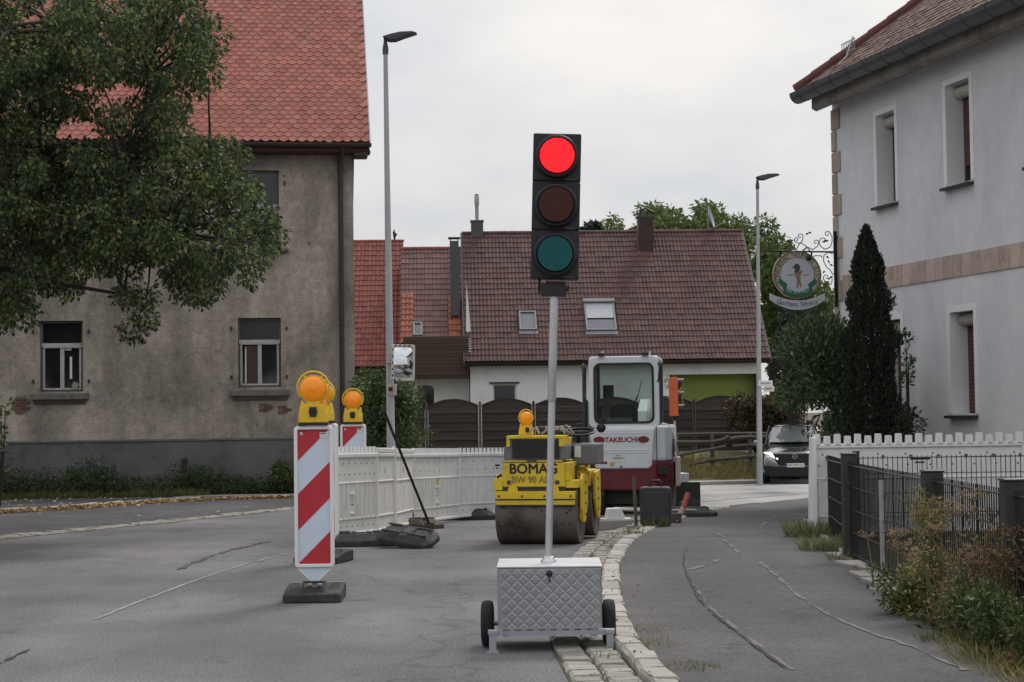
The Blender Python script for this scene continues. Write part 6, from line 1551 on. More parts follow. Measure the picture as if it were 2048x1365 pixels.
rod_mat(gf2, (3.50, 17.35), (8.0, 17.35), .06, .86, rows=(.08, .28, .48, .68, .84))
for x in (3.50, 6.0, 8.0): fence_post(gf2, x, 17.40, .06, .90)

# ------------------------------------------------------------------ inn sign on its wrought iron bracket
XS = .12
def S(px, py, dx=0):
    y, z = FI.hitx(px, py, XS); return FI.w(XS + dx, y, z)
def Sl(px, py): return FI.hitx(px, py, XS)
brk = thing("sign_bracket", "black wrought iron scrollwork bracket fixed to the inn corner", "sign bracket", FI.O, FI.yaw)
def sb(pix, r, n=6): return [(XS, *Sl(*p)) for p in pix]
yb, zt0 = Sl(1668, 463); _, zb0 = Sl(1668, 615)
MB().box(XS - .02, XS + .02, -.075, -.025, zb0, zt0).build("wall_bar", M_fmetal, brk, .005)
fx_ = MB()
for py in (478, 592): z = Sl(1668, py)[1]; fx_.box(XS - .03, XS + .03, -.03, .05, z - .02, z + .02)
fx_.build("wall_clip", M_fmetal, brk)
ybar0, zbar = Sl(1537, 503)
MB().box(XS - .012, XS + .012, ybar0, -.07, zbar - .013, zbar + .013).build("cross_bar", M_fmetal, brk, .003)
def scroll(pix, curl, r=.0085):
    """iron strip through pixels ending in a curl: curl = (turns, radius in px, sense)"""
    pts = list(pix); (x0, y0), (x1, y1) = pts[-2], pts[-1]; t, rad, sg = curl
    a = math.atan2(y1 - y0, x1 - x0); cx_, cy_ = x1 - math.sin(a) * rad * sg, y1 + math.cos(a) * rad * sg
    b0 = math.atan2(y1 - cy_, x1 - cx_)
    for k in range(1, 22):
        f = k / 21; rr_ = rad * (1 - .78 * f); b = b0 + sg * f * t * 2 * PI; pts.append((cx_ + rr_ * math.cos(b), cy_ + rr_ * math.sin(b)))
    sp = [(XS, *Sl(*p)) for p in pts]
    MB().tube(sp, [r * (1 - .3 * i / len(sp)) for i in range(len(sp))], 5).build("scroll", M_fmetal, brk)
scroll([(1626, 500), (1612, 493), (1604, 487), (1597, 487), (1591, 484)], (1.1, 5, 1)); scroll([(1592, 500), (1599, 488), (1605, 481), (1606, 474)], (1.0, 6, -1)); scroll([(1626, 499), (1634, 494), (1637, 488)], (1.0, 6, -1))
scroll([(1650, 499), (1642, 494), (1638, 486), (1640, 480)], (.95, 7, 1)); scroll([(1650, 499), (1660, 495), (1664, 484), (1664, 474), (1660, 466)], (1.1, 6, -1))
scroll([(1666, 508), (1656, 505), (1648, 511), (1647, 522), (1652, 533), (1660, 540), (1665, 548)], (.3, 8, -1)); scroll([(1664, 556), (1664, 564), (1660, 571), (1652, 567), (1647, 558)], (1.0, 6, 1)); scroll([(1622, 516), (1630, 512), (1642, 512)], (.2, 5, 1)); scroll([(1588, 497), (1590, 490), (1585, 488)], (.9, 4, -1))
lfm = MB().add([(0, 0, 0), (.0, .03, .018), (0, .075, 0), (0, .03, -.018)], [(0, 1, 2, 3)]).mesh("leaf", M_fmetal)
for px, py, a in ((1611, 470, .5), (1616, 467, .3), (1646, 485, .6), (1650, 483, .2), (1652, 512, -.7), (1656, 520, -1.2), (1659, 529, -.4), (1650, 541, -2.2), (1655, 560, .6), (1659, 556, .4)):
    link("leaf", lfm, brk, Matrix.Translation((XS, *Sl(px, py))) @ Matrix.Rotation(a, 4, 'X'))
sign = thing("inn_sign", "round brewery sign with green ribbon and white name banner hanging from an iron bracket", "sign", FI.O, FI.yaw)
cy_, cz_ = Sl(1594, 550); rad = (Sl(1642, 550)[0] - Sl(1546, 550)[0]) / 2
M_signw = mat("sign_white", (.50, .53, .58), (.45, .48, .53), rough=.5, scale=6); M_signt = mat("sign_tan", (0.5, 0.44, 0.37), (0.45, 0.4, 0.335), rough=.5); M_gold = mat("sign_dark_gold", (.22, .17, .09), (.17, .13, .07), rough=.5, metal=.2)
M_rib = mat("sign_green", (.015, .16, .085), (.012, .13, .07), rough=.5); M_lion = mat("sign_lion_brown", (0.3, 0.2, 0.15), (0.24, 0.16, 0.12), rough=.6); M_mane = mat("sign_lion_mane", (.07, .065, .06), rough=.6)
def disc(r0, r1, x0, x1, m, name, e=.94, n=48):
    mb_ = MB(); o_ = [(cy_ + r1 * math.cos(t), cz_ + r1 * e * math.sin(t)) for t in np.linspace(0, 2 * PI, n + 1)[:-1]]
    if r0 == 0: mb_.prism(o_, x0, x1, ax='yz')
    else:
        i_ = [(cy_ + r0 * math.cos(t), cz_ + r0 * e * math.sin(t)) for t in np.linspace(0, 2 * PI, n + 1)[:-1]]
        ring(mb_, o_, i_, x0, x1); mb_.v = [(y, x, z) for x, y, z in mb_.v]
    return mb_.build(name, m, sign)
disc(0, rad, XS - .02, XS + .012, M_signt, "sign_disc"); disc(rad * .93, rad, XS + .012, XS + .022, M_gold, "sign_rim")
disc(0, rad * .72, XS + .012, XS + .0145, M_signw, "sign_field"); disc(rad * .70, rad * .73, XS + .0145, XS + .018, M_gold, "field_rim")
SIGNM = Matrix(((0, 0, 1, XS + .0155), (1, 0, 0, 0), (0, 1, 0, 0), (0, 0, 0, 1)))
def arc_text(s, r, size, a0, a1, m, e=.94, sgn=-1, cy=None, cz=None, dx=0):
    b = bmesh.new(); n = len(s)
    for i, ch in enumerate(s):
        if ch == ' ': continue
        a = R(a0 + (a1 - a0) * (i + .5) / n); me_ = text_mesh(ch, size, m)
        M4 = Matrix.Translation((dx, 0, 0)) @ SIGNM @ Matrix.Translation(((cy or cy_) + r * math.cos(a), (cz or cz_) + r * e * math.sin(a), 0)) @ Matrix.Rotation(a - PI / 2 if sgn < 0 else a + PI / 2, 4, 'Z')
        me_.transform(M4); b.from_mesh(me_); bpy.data.meshes.remove(me_)
    me_ = bpy.data.meshes.new("lettering"); b.to_mesh(me_); b.free(); me_.materials.append(m); o = link("lettering", me_, sign); o['kind'] = 'stuff'; return o
arc_text("LÖWENBRÄU NEUHAUS AISCH", rad * .83, rad * .235, 205, -25, M_mane)
k = rad / .40
def blob(pts, m, name, x=.0165, th=.002): MB().prism([(cy_ + a * k, cz_ + b * k) for a, b in pts], XS + x - th, XS + x, ax='yz').build(name, m, sign)
blob([(-.02, -.20), (-.01, -.08), (-.05, .02), (-.03, .08), (.0, .13), (.04, .10), (.03, .04), (.07, .08), (.09, .06), (.05, -.02), (.05, -.10), (.07, -.19), (.045, -.2), (.02, -.11), (.015, -.2)], M_lion, "lion_emblem", .0175)
blob([(-.08, .10), (-.03, .17), (.02, .17), (.05, .12), (.03, .05), (-.01, .03), (-.05, .05), (-.03, .09)], M_mane, "lion_mane", .0195)
blob([(-.18, 0), (-.06, .004), (-.06, -.01), (-.18, -.012)], M_gold, "print_line"); blob([(.09, 0), (.19, .004), (.19, -.01), (.09, -.012)], M_gold, "print_line")
# green ribbon
rb = MB(); arc_o = [(cy_ + k * a, cz_ + k * b) for a, b in [(-.24 + .48 * t, -.205 - .06 * math.sin(PI * t)) for t in np.linspace(0, 1, 13)]]; arc_i = [(a, b - .085 * k) for a, b in arc_o]
rb.prism(arc_o + arc_i[::-1], XS + .014, XS + .03, ax='yz')
for sg in (-1, 1):
    rb.prism([(cy_ + sg * k * a, cz_ + k * b) for a, b in ((.235, -.20), (.235, -.275), (.17, -.15), (.29, -.06), (.325, -.12))], XS + .013, XS + .024, ax='yz')
rb.build("ribbon", M_rib, sign)
arc_text("Das gute Bier", .60 * k, .068 * k, 252, 288, M_signw, 1, 1, cy_, cz_ + .33 * k, .0165)
# name banner below
by_, bz_ = Sl(1595, 605); hw = (Sl(1650, 600)[0] - Sl(1540, 600)[0]) / 2
top = [(cy_ + hw * a, bz_ + .03 + .115 * a * a * abs(1)) for a in np.linspace(-1, 1, 15)]; bot = [(a * 1.0 if abs(a) < 9 else a, b - .155 + .05 * (((a - cy_) / hw) ** 2)) for a, b in top]
MB().prism(top + bot[::-1], XS - .015, XS + .013, ax='yz').build("name_banner", M_signw, sign)
arc_text("Gasthaus Schmitt", 1.42, .115, 255.5, 284.5, M_mane, 1, 1, cy_, bz_ + 1.385, -.0005)
hg_ = MB()
for px in (1560, 1623):
    a_, b_ = Sl(px, 503), Sl(px, 518); hg_.box(XS - .008, XS + .008, a_[0] - .012, a_[0] + .012, b_[1] - .05, a_[1])
hg_.box(XS - .008, XS + .008, cy_ - .15, cy_ - .135, bz_ + .0, cz_ - rad * .85).box(XS - .008, XS + .008, cy_ + .135, cy_ + .15, bz_ + .0, cz_ - rad * .85)
hg_.build("hanger", M_fmetal, sign)
lt = MB().tube([(XS + .05, *Sl(1603, 503)), (XS + .12, *Sl(1608, 496)), (XS + .22, *Sl(1609, 505))], .012, 6).lathe([(.022, 0), (.05, -.09), (.001, -.10)], 12, Matrix.Translation((XS + .22, *Sl(1607, 512))))
lt.build("sign_spotlight", M_black, sign)
# ================================================================== plants
def leaf_arrays(pts, dirs, size, wid=.42, fold=.25, seed=0):
    r = np.random.default_rng(seed); n = len(pts)
    d = dirs / np.linalg.norm(dirs, axis=1, keepdims=True); a = r.normal(size=(n, 3)); s = np.cross(d, a); s /= np.linalg.norm(s, axis=1, keepdims=True) + 1e-9
    nn = np.cross(s, d); l = size[:, None]
    V = np.stack([pts, pts + d * l * .45 + s * l * wid * .5 + nn * l * fold * .3, pts + d * l, pts + d * l * .45 - s * l * wid * .5 + nn * l * fold * .3], 1)
    F_ = np.arange(n * 4).reshape(n, 4); return V.reshape(-1, 3), F_
def clump_leaves(cl, per, size, seed, droop=.5, flat=1.0, shell=.55):
    """leaves through a list of clumps (centre, radius), denser towards the outside"""
    r = np.random.default_rng(seed); P_, D_ = [], []
    for c, rad in cl:
        n = max(6, int(per * (rad / .35) ** 2)); u = r.normal(size=(n, 3)); u /= np.linalg.norm(u, axis=1, keepdims=True)
        q = rad * (shell + (1 - shell) * r.random(n) ** .5)[:, None] * (r.random((n, 1)) * .25 + .8); p = np.array(c) + u * q * np.array([1, 1, flat])
        d = u * .7 + r.normal(size=(n, 3)) * .55 + np.array([0, 0, -droop]); P_.append(p); D_.append(d)
    P_ = np.concatenate(P_); D_ = np.concatenate(D_)
    return P_, D_, size * r.uniform(.7, 1.3, len(P_))
def foliage(name, parent, cl, per, size, m, seed, droop=.5, flat=1.0, wid=.5, shell=.55, M=None):
    p, d, s = clump_leaves(cl, per, size, seed, droop, flat, shell); V, F_ = leaf_arrays(p, d, s, wid, seed=seed)
    o = link(name, np_mesh(name, V, F_, m), parent); o['kind'] = 'stuff'; return o
def in_poly(x, y, poly):
    c = False; n = len(poly)
    for i in range(n):
        (x0, y0), (x1, y1) = poly[i], poly[(i + 1) % n]
        if (y0 > y) != (y1 > y) and x < (x1 - x0) * (y - y0) / (y1 - y0) + x0: c = not c
    return c
def poly_clumps(poly, n, Y0, Y1, r0, r1, seed, holes=(), inset=.6, local=None):
    rr = random.Random(seed); xs_ = [p[0] for p in poly]; ys_ = [p[1] for p in poly]; out = []; tries = 0
    while len(out) < n and tries < 20000:
        tries += 1; x, y = rr.uniform(min(xs_), max(xs_)), rr.uniform(min(ys_), max(ys_)); Y = rr.uniform(Y0, Y1); rad = rr.uniform(r0, r1); k = rad * FPX / Y * inset
        if not all(in_poly(x + a * k, y + b * k, poly) for a, b in ((1, 0), (-1, 0), (0, 1), (0, -1))): continue
        if any((x - hx) ** 2 + (y - hy) ** 2 < (hr + k * .7) ** 2 for hx, hy, hr in holes): continue
        v = P(x, y, Y); out.append(((v.x, v.y, v.z), rad))
    return out
def rel(cl, O): return [((c[0] - O[0], c[1] - O[1], c[2] - O[2]), r) for c, r in cl]
L_lind = leaf_mat("linden_leaves", [(0, (.026, .047, .024)), (.45, (.056, .088, .036)), (.78, (.112, .148, .055)), (.95, (.25, .265, .09)), (.995, (.24, .2, .05)), (1, (.32, .16, .03))], .4)  # pale yellow green tones paint sunlit highlights onto random leaves
L_walnut = leaf_mat("walnut_leaves", [(0, (.05, .085, .025)), (.5, (.09, .14, .035)), (.9, (.14, .18, .05)), (1, (.2, .2, .07))], .4)
L_bush = leaf_mat("bush_leaves", [(0, (.025, .05, .018)), (.6, (.055, .09, .028)), (.93, (.10, .15, .04)), (1, (.25, .27, .16))], .3)
L_laurel = leaf_mat("laurel_leaves", [(0, (.028, .050, .022)), (.6, (.066, .100, .042)), (.9, (.13, .175, .08)), (1, (.24, .28, .16))], .33, .35)
L_hedge = leaf_mat("reddish_hedge_leaves", [(0, (.035, .03, .015)), (.6, (.07, .055, .025)), (.9, (.12, .06, .03)), (1, (.07, .09, .03))], .3)
L_con = leaf_mat("dark_conifer_sprays", [(0, (.010, .016, .011)), (.6, (.020, .030, .019)), (.92, (.038, .05, .03)), (1, (.08, .07, .045))], .15, .7)
L_weed = leaf_mat("weed_leaves", [(0, (.035, .055, .02)), (.6, (.07, .10, .03)), (.92, (.12, .14, .04)), (1, (.2, .17, .06))], .35)
L_grass = leaf_mat("grass_blades", [(0, (.06, .075, .025)), (.6, (.11, .125, .04)), (1, (.24, .21, .09))], .35)
L_dry = leaf_mat("dry_seed_heads", [(0, (.16, .11, .065)), (.5, (.28, .20, .12)), (1, (.40, .31, .19))], .3, .9)
L_brown = leaf_mat("brown_dry_leaves", [(0, (.07, .045, .03)), (.6, (.14, .09, .055)), (1, (.24, .15, .08))], .25, .8)
L_gold = leaf_mat("goldenrod_leaves", [(0, (.12, .11, .03)), (.6, (.24, .21, .07)), (1, (.36, .32, .14))], .35)
L_litter = leaf_mat("leaf_litter", [(0, (.18, .09, .03)), (.5, (.36, .20, .07)), (.85, (.45, .33, .15)), (1, (.5, .48, .38))], .15, .8)
M_bark = mat("tree_bark", (.035, .030, .026), (.06, .052, .045), rough=.95, scale=6, bump=.8, bscale=18, stretch=(4, 4, 1))
M_stem = mat("dry_stem", (.20, .16, .09), (.14, .11, .06), rough=.9)
M_gstem = mat("green_stem", (.09, .11, .04), (.12, .12, .05), rough=.8)

# ------------------------------------------------------------------ big linden on the left
TO = Vector((-11.3, 20.6, zt(20.6)))
lind = thing("linden_tree", "large broadleaf tree with some leaves coloured sunlit yellow green overhanging the old house front", "tree", TO)
outline = [(-60, -40), (420, -40), (455, 40), (462, 80), (430, 120), (448, 150), (395, 190), (440, 150), (395, 210), (372, 262), (430, 264), (508, 268), (518, 325), (488, 345), (528, 386), (570, 436), (592, 470), (556, 520), (520, 570), (465, 602), (405, 634), (338, 620), (336, 560), (318, 570), (322, 640), (330, 668), (268, 692), (228, 660), (232, 610), (205, 572), (140, 600), (90, 610), (52, 640), (40, 672), (-60, 660)]
holes = [(215, 195, 30), (160, 170, 18), (175, 255, 20), (255, 245, 14), (100, 10, 22), (230, 12, 16), (410, 235, 20), (350, 40, 8), (270, 560, 14), (150, 275, 14), (95, 630, 20), (190, 610, 18)]
NC = 470; cl = poly_clumps(outline, NC, 18.6, 22.2, .12, .28, 3, [(a, b, c * .62) for a, b, c in holes], .75)
# the part of the crown outside the picture
rr = random.Random(9)
for _ in range(260):
    u = Vector((rr.gauss(0, 1), rr.gauss(0, 1), rr.gauss(0, .8))).normalized() * rr.uniform(.5, 1) ; c = TO + Vector((u.x * 5.2, u.y * 4.6, 6.6 + u.z * 4.6))
    x, y = to_px(c)
    if x > -30 and y > -30: continue
    cl.append(((c.x, c.y, c.z), rr.uniform(.5, .9)))
foliage("crown", lind, rel(cl, TO), 420, .064, L_lind, 4, .75, .9, .62, .3)
tk = MB(); tk.tube([(0, 0, -.2), (.05, 0, 1.2), (.1, .05, 2.6), (.05, 0, 4.6), (.3, .1, 7.0), (.1, 0, 9.5)], [.36, .30, .27, .22, .14, .05], 12)
tk.build("trunk", M_bark, lind)
br = MB()
def limb(a, b, r0, sag=.3, seed=0, n=9):
    r_ = random.Random(seed); a, b = Vector(a), Vector(b); pts = []
    for i in range(n):
        t = i / (n - 1); p = a.lerp(b, t); p.z += math.sin(PI * t) * sag; w = .05 * (b - a).length * math.sin(PI * t) * .5
        pts.append(p + Vector((r_.uniform(-w, w), r_.uniform(-w, w), r_.uniform(-w, w))))
    br.tube(pts, [r0 * (1 - .8 * i / (n - 1)) for i in range(n)], 7); return pts
ends = []
for k, (px, py, Y, z0, r0) in enumerate(((130, 60, 20.2, 4.4, .10), (300, 150, 20.6, 4.8, .10), (250, 330, 20.0, 3.6, .11), (420, 330, 20.4, 3.9, .10), (330, 470, 19.6, 3.0, .10), (480, 480, 20.8, 3.3, .09), (250, 590, 20.0, 2.7, .09), (60, 480, 19.5, 3.0, .09), (60, 200, 20.8, 4.2, .1), (390, 60, 21.0, 5.2, .09))):
    e = P(px, py, Y) - TO; ends.append(limb((.08, 0, z0), e, r0, .5, k))
rr = random.Random(2)
for c, rad_ in rel(cl[:NC], TO):
    c = Vector(c); best = min((p for L_ in ends for p in L_[3:]), key=lambda p: (p - c).length)
    if (best - c).length < 1.4: limb(best, c, .022, .06, rr.random(), 6)
for c, rad_ in rel(cl[NC::5], TO): limb((.1, 0, rr.uniform(3, 7)), c, .07, .4, rr.random(), 7)
br.build("limb", M_bark, lind)

# ------------------------------------------------------------------ trees behind the houses
def far_tree(name, label, O, poly, n, Y0, Y1, r0, r1, m, seed, size, trunk, per=150, holes=(), droop=.6, grp=None):
    t = thing(name, label, "tree", O, 0, grp); c_ = poly_clumps(poly, n, Y0, Y1, r0, r1, seed, holes, .8)
    foliage("crown", t, rel(c_, O), per, size, m, seed, droop, 1, .45, .4)
    k_ = MB().tube([(0, 0, 0), (.1, 0, trunk * .4), (0, .1, trunk * .7), (.05, 0, trunk)], [.35, .26, .2, .08], 10); k_.build("trunk", M_bark, t)
    b_ = MB(); rr_ = random.Random(seed)
    for c, rad_ in rel(c_, O)[::3]:
        z = min(trunk * .9, max(trunk * .3, c[2] * .6)); b_.tube([(0, 0, z), (c[0] * .5, c[1] * .5, (z + c[2]) / 2 + .3), c], [.09, .06, .015], 5)
    b_.build("limb", M_bark, t); return t
v = P(1380, 700, 80)
far_tree("walnut_tree", "light green walnut tree rising behind the brown roof with sky showing through", Vector((v.x, 80, -1.4)), [(1195, 475), (1205, 440), (1240, 425), (1262, 440), (1275, 415), (1300, 400), (1335, 384), (1400, 398), (1440, 388), (1470, 402), (1498, 430), (1512, 470), (1512, 520), (1190, 520)], 85, 77, 83, .45, .85, L_walnut, 21, .27, 9, 60, [(1352, 423, 7), (1450, 452, 8), (1262, 450, 10), (1395, 440, 5), (1215, 470, 5)])
v = P(1545, 700, 74)
far_tree("walnut_tree", "rounded green tree right of the far street lamp behind the house gable", Vector((v.x, 74, -1.4)), [(1496, 440), (1512, 408), (1535, 420), (1562, 448), (1582, 490), (1590, 540), (1640, 560), (1672, 580), (1672, 700), (1640, 780), (1540, 790), (1535, 700), (1500, 560)], 95, 71, 77, .45, .85, L_walnut, 22, .27, 8, 75, [(1540, 470, 4)])
v = P(1185, 470, 120)
far_tree("distant_tree", "small dark distant treetop just above the ridge beside the traffic light", Vector((v.x, 120, -1.4)), [(1165, 452), (1185, 446), (1205, 452), (1215, 480), (1160, 480)], 14, 118, 122, .5, .8, L_con, 23, .4, 10, 60)

# ------------------------------------------------------------------ shrubs and garden plants
def shrub(name, label, cat, poly, n, Y0, Y1, r0, r1, m, seed, size, per=120, droop=.1, wid=.5, grp=None, stem=True, shell=.4):
    cxp = sum(p[0] for p in poly) / len(poly); Ym = (Y0 + Y1) / 2; zb2 = zt(Ym) if Ym < 50 else zbank(at(cxp, Ym), Ym); O = Vector((at(cxp, Ym), Ym, zb2))
    t = thing(name, label, cat, O, 0, grp); c_ = poly_clumps(poly, n, Y0, Y1, r0, r1, seed, (), .7); foliage("foliage", t, rel(c_, O), per, size, m, seed, droop, 1, wid, shell)
    if stem:
        s_ = MB()
        for c, _ in rel(c_, O)[::2]: s_.tube([(c[0] * .2, c[1] * .2, 0), (c[0] * .7, c[1] * .7, c[2] * .5), c], [.03, .018, .006], 5)
        s_.build("stems", M_bark, t)['kind'] = 'stuff'
    return t
shrub("lilac_bush", "dense green bush between the old house corner and the near lamp post", "bush", [(700, 748), (725, 740), (760, 735), (800, 752), (830, 762), (848, 790), (838, 830), (842, 960), (700, 960)], 90, 35.2, 38, .22, .40, L_bush, 31, .10, 160)
lau = shrub("laurel_shrub", "large dark green laurel with upright shoots beside the inn corner", "shrub", [(1556, 700), (1580, 665), (1600, 625), (1628, 640), (1650, 600), (1668, 640), (1690, 650), (1705, 720), (1712, 780), (1740, 980), (1650, 980), (1640, 850), (1612, 790), (1575, 750)], 120, 24.0, 26.6, .16, .34, L_laurel, 32, .10, 170, -.5, .38, None, False)
c_ = poly_clumps([(1598, 842), (1628, 838), (1630, 905), (1600, 905)], 5, 23.6, 24.0, .06, .1, 5, (), .5); foliage("overhanging_twig", lau, rel(c_, lau.location), 120, .085, L_laurel, 6, .3, 1, .4)
tw = MB(); q0 = P(1640, 830, 24.2)
for c, _ in c_: tw.tube([q0 - lau.location, (Vector(c) + q0) / 2 - lau.location + Vector((0, 0, .04)), Vector(c) - lau.location], .008, 5)
tw.build("twig", M_bark, lau)
shrub("red_hedge", "low brownish red leaved hedge along the end of the wooden fence", "hedge", [(1440, 800), (1480, 792), (1560, 785), (1620, 790), (1630, 880), (1440, 880)], 80, 54.6, 56.2, .22, .40, L_hedge, 33, .13, 130)
shrub("yew_tree", "tall dark conifer standing behind the hanging inn sign", "conifer", [(1556, 610), (1600, 596), (1648, 606), (1652, 700), (1640, 800), (1570, 800), (1548, 720)], 70, 38.5, 40.5, .22, .38, L_con, 34, .14, 170, .5, .3, None, False)
shrub("green_shrub", "mid green shrub filling the gap between car and laurel", "shrub", [(1540, 800), (1560, 740), (1610, 730), (1640, 810), (1630, 822), (1545, 822)], 50, 49.0, 51.5, .25, .42, L_laurel, 35, .13, 130)
shrub("oleander_shoot", "slim leafy shoot standing against the inn wall beside the cypress", "plant", [(1800, 640), (1822, 655), (1824, 760), (1826, 960), (1800, 960), (1803, 760)], 26, 24.4, 25.0, .06, .11, L_bush, 36, .09, 260, -.4, .4)
shrub("yew_shrub", "low dark yew at the foot of the cypress by the wall", "shrub", [(1780, 800), (1820, 790), (1848, 850), (1850, 960), (1770, 960)], 34, 22.6, 23.6, .1, .2, L_con, 37, .07, 220, 0, .3)
shrub("elder_shrub", "small dark shrub against the plinth just left of the nearest beacon", "shrub", [(540, 945), (560, 922), (595, 928), (605, 985), (535, 988)], 26, 41.0, 41.8, .14, .24, L_bush, 38, .10, 150)
shrub("sapling", "thin sapling with scattered leaves at the edge of the photo before the house", "plant", [(-40, 860), (-10, 740), (12, 750), (22, 800), (18, 960), (-30, 980)], 22, 33.0, 34.2, .10, .2, L_weed, 39, .12, 60)
shrub("rose_bush", "low rose bush with pale blooms before the wooden fence", "bush", [(820, 860), (850, 845), (885, 862), (890, 900), (815, 900)], 16, 51.5, 53, .12, .24, leaf_mat("rose_leaves", [(0, (.03, .045, .02)), (.75, (.06, .085, .03)), (.9, (.09, .1, .04)), (.93, (.45, .36, .33)), (1, (.5, .4, .36))]), 40, .10, 90)
shrub("climbing_plant", "yellow green leaves climbing above the orange traffic light against the green wall", "plant", [(1330, 745), (1352, 748), (1372, 790), (1376, 815), (1340, 812), (1326, 770)], 12, 55.4, 56.2, .1, .2, L_gold, 41, .13, 50)
# cypress: narrow cone of dark upright sprays
CY0 = 23.4; CO = Vector((at(1748, CY0), CY0, zt(CY0)))
cyp = thing("cypress", "tall narrow dark cypress in front of the inn wall", "conifer", CO); topz = P(1740, 455, CY0).z - CO.z
r_ = np.random.default_rng(50); n = 46000; hh = topz * (1 - r_.random(n) ** .75); f_ = hh / topz
rad_ = np.interp(f_, [0, .18, .4, .62, .82, .95, 1.0], [.54, .47, .39, .32, .21, .10, .015]) * (1 + .16 * np.sin(hh * 7 + 3 * np.sin(hh * 2.1)))
th_ = r_.random(n) * 2 * PI; bmp = 1 + .14 * np.sin(th_ * 5 + hh * 3) + .10 * np.sin(th_ * 9 - hh * 5); q = rad_ * bmp * (.55 + .45 * r_.random(n) ** .5)
pts = np.stack([q * np.cos(th_) - .055 * f_, q * np.sin(th_), hh], 1); dirs = np.stack([np.cos(th_) * .35, np.sin(th_) * .35, np.ones(n)], 1) + r_.normal(size=(n, 3)) * .3
V, F_ = leaf_arrays(pts, dirs, 0.055 * r_.uniform(.6, 1.5, n), .35, seed=51); link("crown", np_mesh("crown", V, F_, L_con), cyp)['kind'] = 'stuff'
MB().tube([(0, 0, -.05), (0, 0, topz * .8)], [.07, .02], 8).build("trunk", M_bark, cyp)

# ------------------------------------------------------------------ ground growth
def blades(name, spots, per, h, spread, m, seed, parent=None, lean=.5, w=.05):
    r = np.random.default_rng(seed); P_, D_, S_ = [], [], []
    for x, y, z, sc in spots:
        n = int(per * sc); a = r.random(n) * 2 * PI; q = spread * sc * np.sqrt(r.random(n)); P_.append(np.stack([x + q * np.cos(a), y + q * np.sin(a), np.full(n, z)], 1))
        D_.append(np.stack([np.cos(a) * lean * r.random(n), np.sin(a) * lean * r.random(n), np.ones(n)], 1) + r.normal(size=(n, 3)) * .22); S_.append(h * sc * r.uniform(.4, 1.2, n))
    V, F_ = leaf_arrays(np.concatenate(P_), np.concatenate(D_), np.concatenate(S_), w, seed=seed + 1); o = link(name, np_mesh(name, V, F_, m), parent); o['kind'] = 'stuff'; return o
rr = random.Random(77)
# nettles and grass in front of the old house
sp = []
def wallY(x): return FL.O.y + math.tan(FL.yaw) * (x - FL.O.x)
p_ = []
for _ in range(620):
    x = rr.uniform(-17.5, -5.2); y = wallY(x) - rr.uniform(.1, 1.45 if x < -8 else .9); hgt = float(np.interp(x, [-14.5, -12.5, -11, -8, -5.2], [1.45, 1.4, .95, .8, .7])) * rr.uniform(.45, 1.05) * (.75 + .25 * math.sin(x * 2.3))
    k = 0.08
    while k < hgt: p_.append(((x + rr.uniform(-.08, .08), y, zt(y) + k), .17 + .08 * rr.random())); k += .24
L_nettle = leaf_mat("nettle_leaves", [(0, (.025, .045, .018)), (.6, (.05, .082, .03)), (.95, (.085, .125, .045)), (1, (.16, .18, .08))], .3)
foliage("nettle_undergrowth", None, p_, 80, .085, L_nettle, 60, .1, 1, .35, .3)
blades("verge_grass", [(x, y, zt(y) + .03, s_) for x, s_, o_ in [(rr.uniform(-17, -7.4), rr.uniform(.5, 1.1), rr.uniform(-.2, .45)) for _ in range(420)] for y in [wallY(x) - 1.6 + o_]], 45, .20, .25, L_grass, 61)
# yellowish grass on the bank and dead stalks near the far kerb
sb_ = [(rr.uniform(3.8, 9.0), rr.uniform(50.8, 54)) for _ in range(260)]
blades("bank_grass", [(x, y, zbank(x, y), rr.uniform(.5, 1.2)) for x, y in sb_], 40, .30, .3, leaf_mat("dry_bank_grass", [(0, (.10, .09, .03)), (.5, (.19, .17, .06)), (.8, (.24, .24, .08)), (1, (.3, .24, .13))], .3), 62, w=.06)
L_pale = leaf_mat("pale_grass_blades", [(0, (.11, .14, .06)), (.6, (.18, .22, .10)), (1, (.32, .32, .18))], .4)
# tufts along gutter, kerb and pavement
def tuft(px, py, lab, sc=1.0, h=.16, per=120, m=None, spread=.16, grp="small grass tufts in the joints"):
    v = G(px, py); t = thing("grass_tuft", lab, "grass tuft", (v.x, v.y, v.z + .03), 0, grp); blades("blades", [(0, 0, 0, sc)], per, h, spread, m or L_grass, int(px + py), t); return t
tuft(1312, 1062, "green grass tuft at the foot of the dark canister", 1.0, .14, 200)
tuft(1265, 1078, "small grass tuft between the kerb stones beside the wooden stake", .7)
tuft(1385, 1354, "flat grass tuft at the very bottom of the pavement", .9, .05, 420, spread=.15)
tuft(1303, 1308, "dry yellowish grass tuft on the outer side of the kerb stones near the trolley", .8, .10, 120, L_gold)
tuft(1285, 1280, "sparse yellow grass on the kerb edge right of the trolley wheel", .7, .09, 90, L_gold)
tuft(1885, 1299, "low green tuft alone on the pavement before the weeds", 1.0, .09, 220, spread=.13)
tuft(1944, 1296, "small green tuft close to the weeds at the fence", .8, .10, 160)
tuft(1630, 1082, "big pale green grass tuft under the far end of the garden fence", 1.5, .13, 800, L_pale, .2)
tuft(1652, 1110, "pale green grass tuft beside the square fence post", 1.2, .13, 700, L_pale, .2)
tuft(1683, 1131, "small olive tuft at the edging before the square post", .8, .13)
tuft(1765, 1165, "olive tuft at the foot of the thin pipe post", .8, .15)
tuft(1712, 1160, "little weed tuft on the slabs of the garden strip", .6, .12)
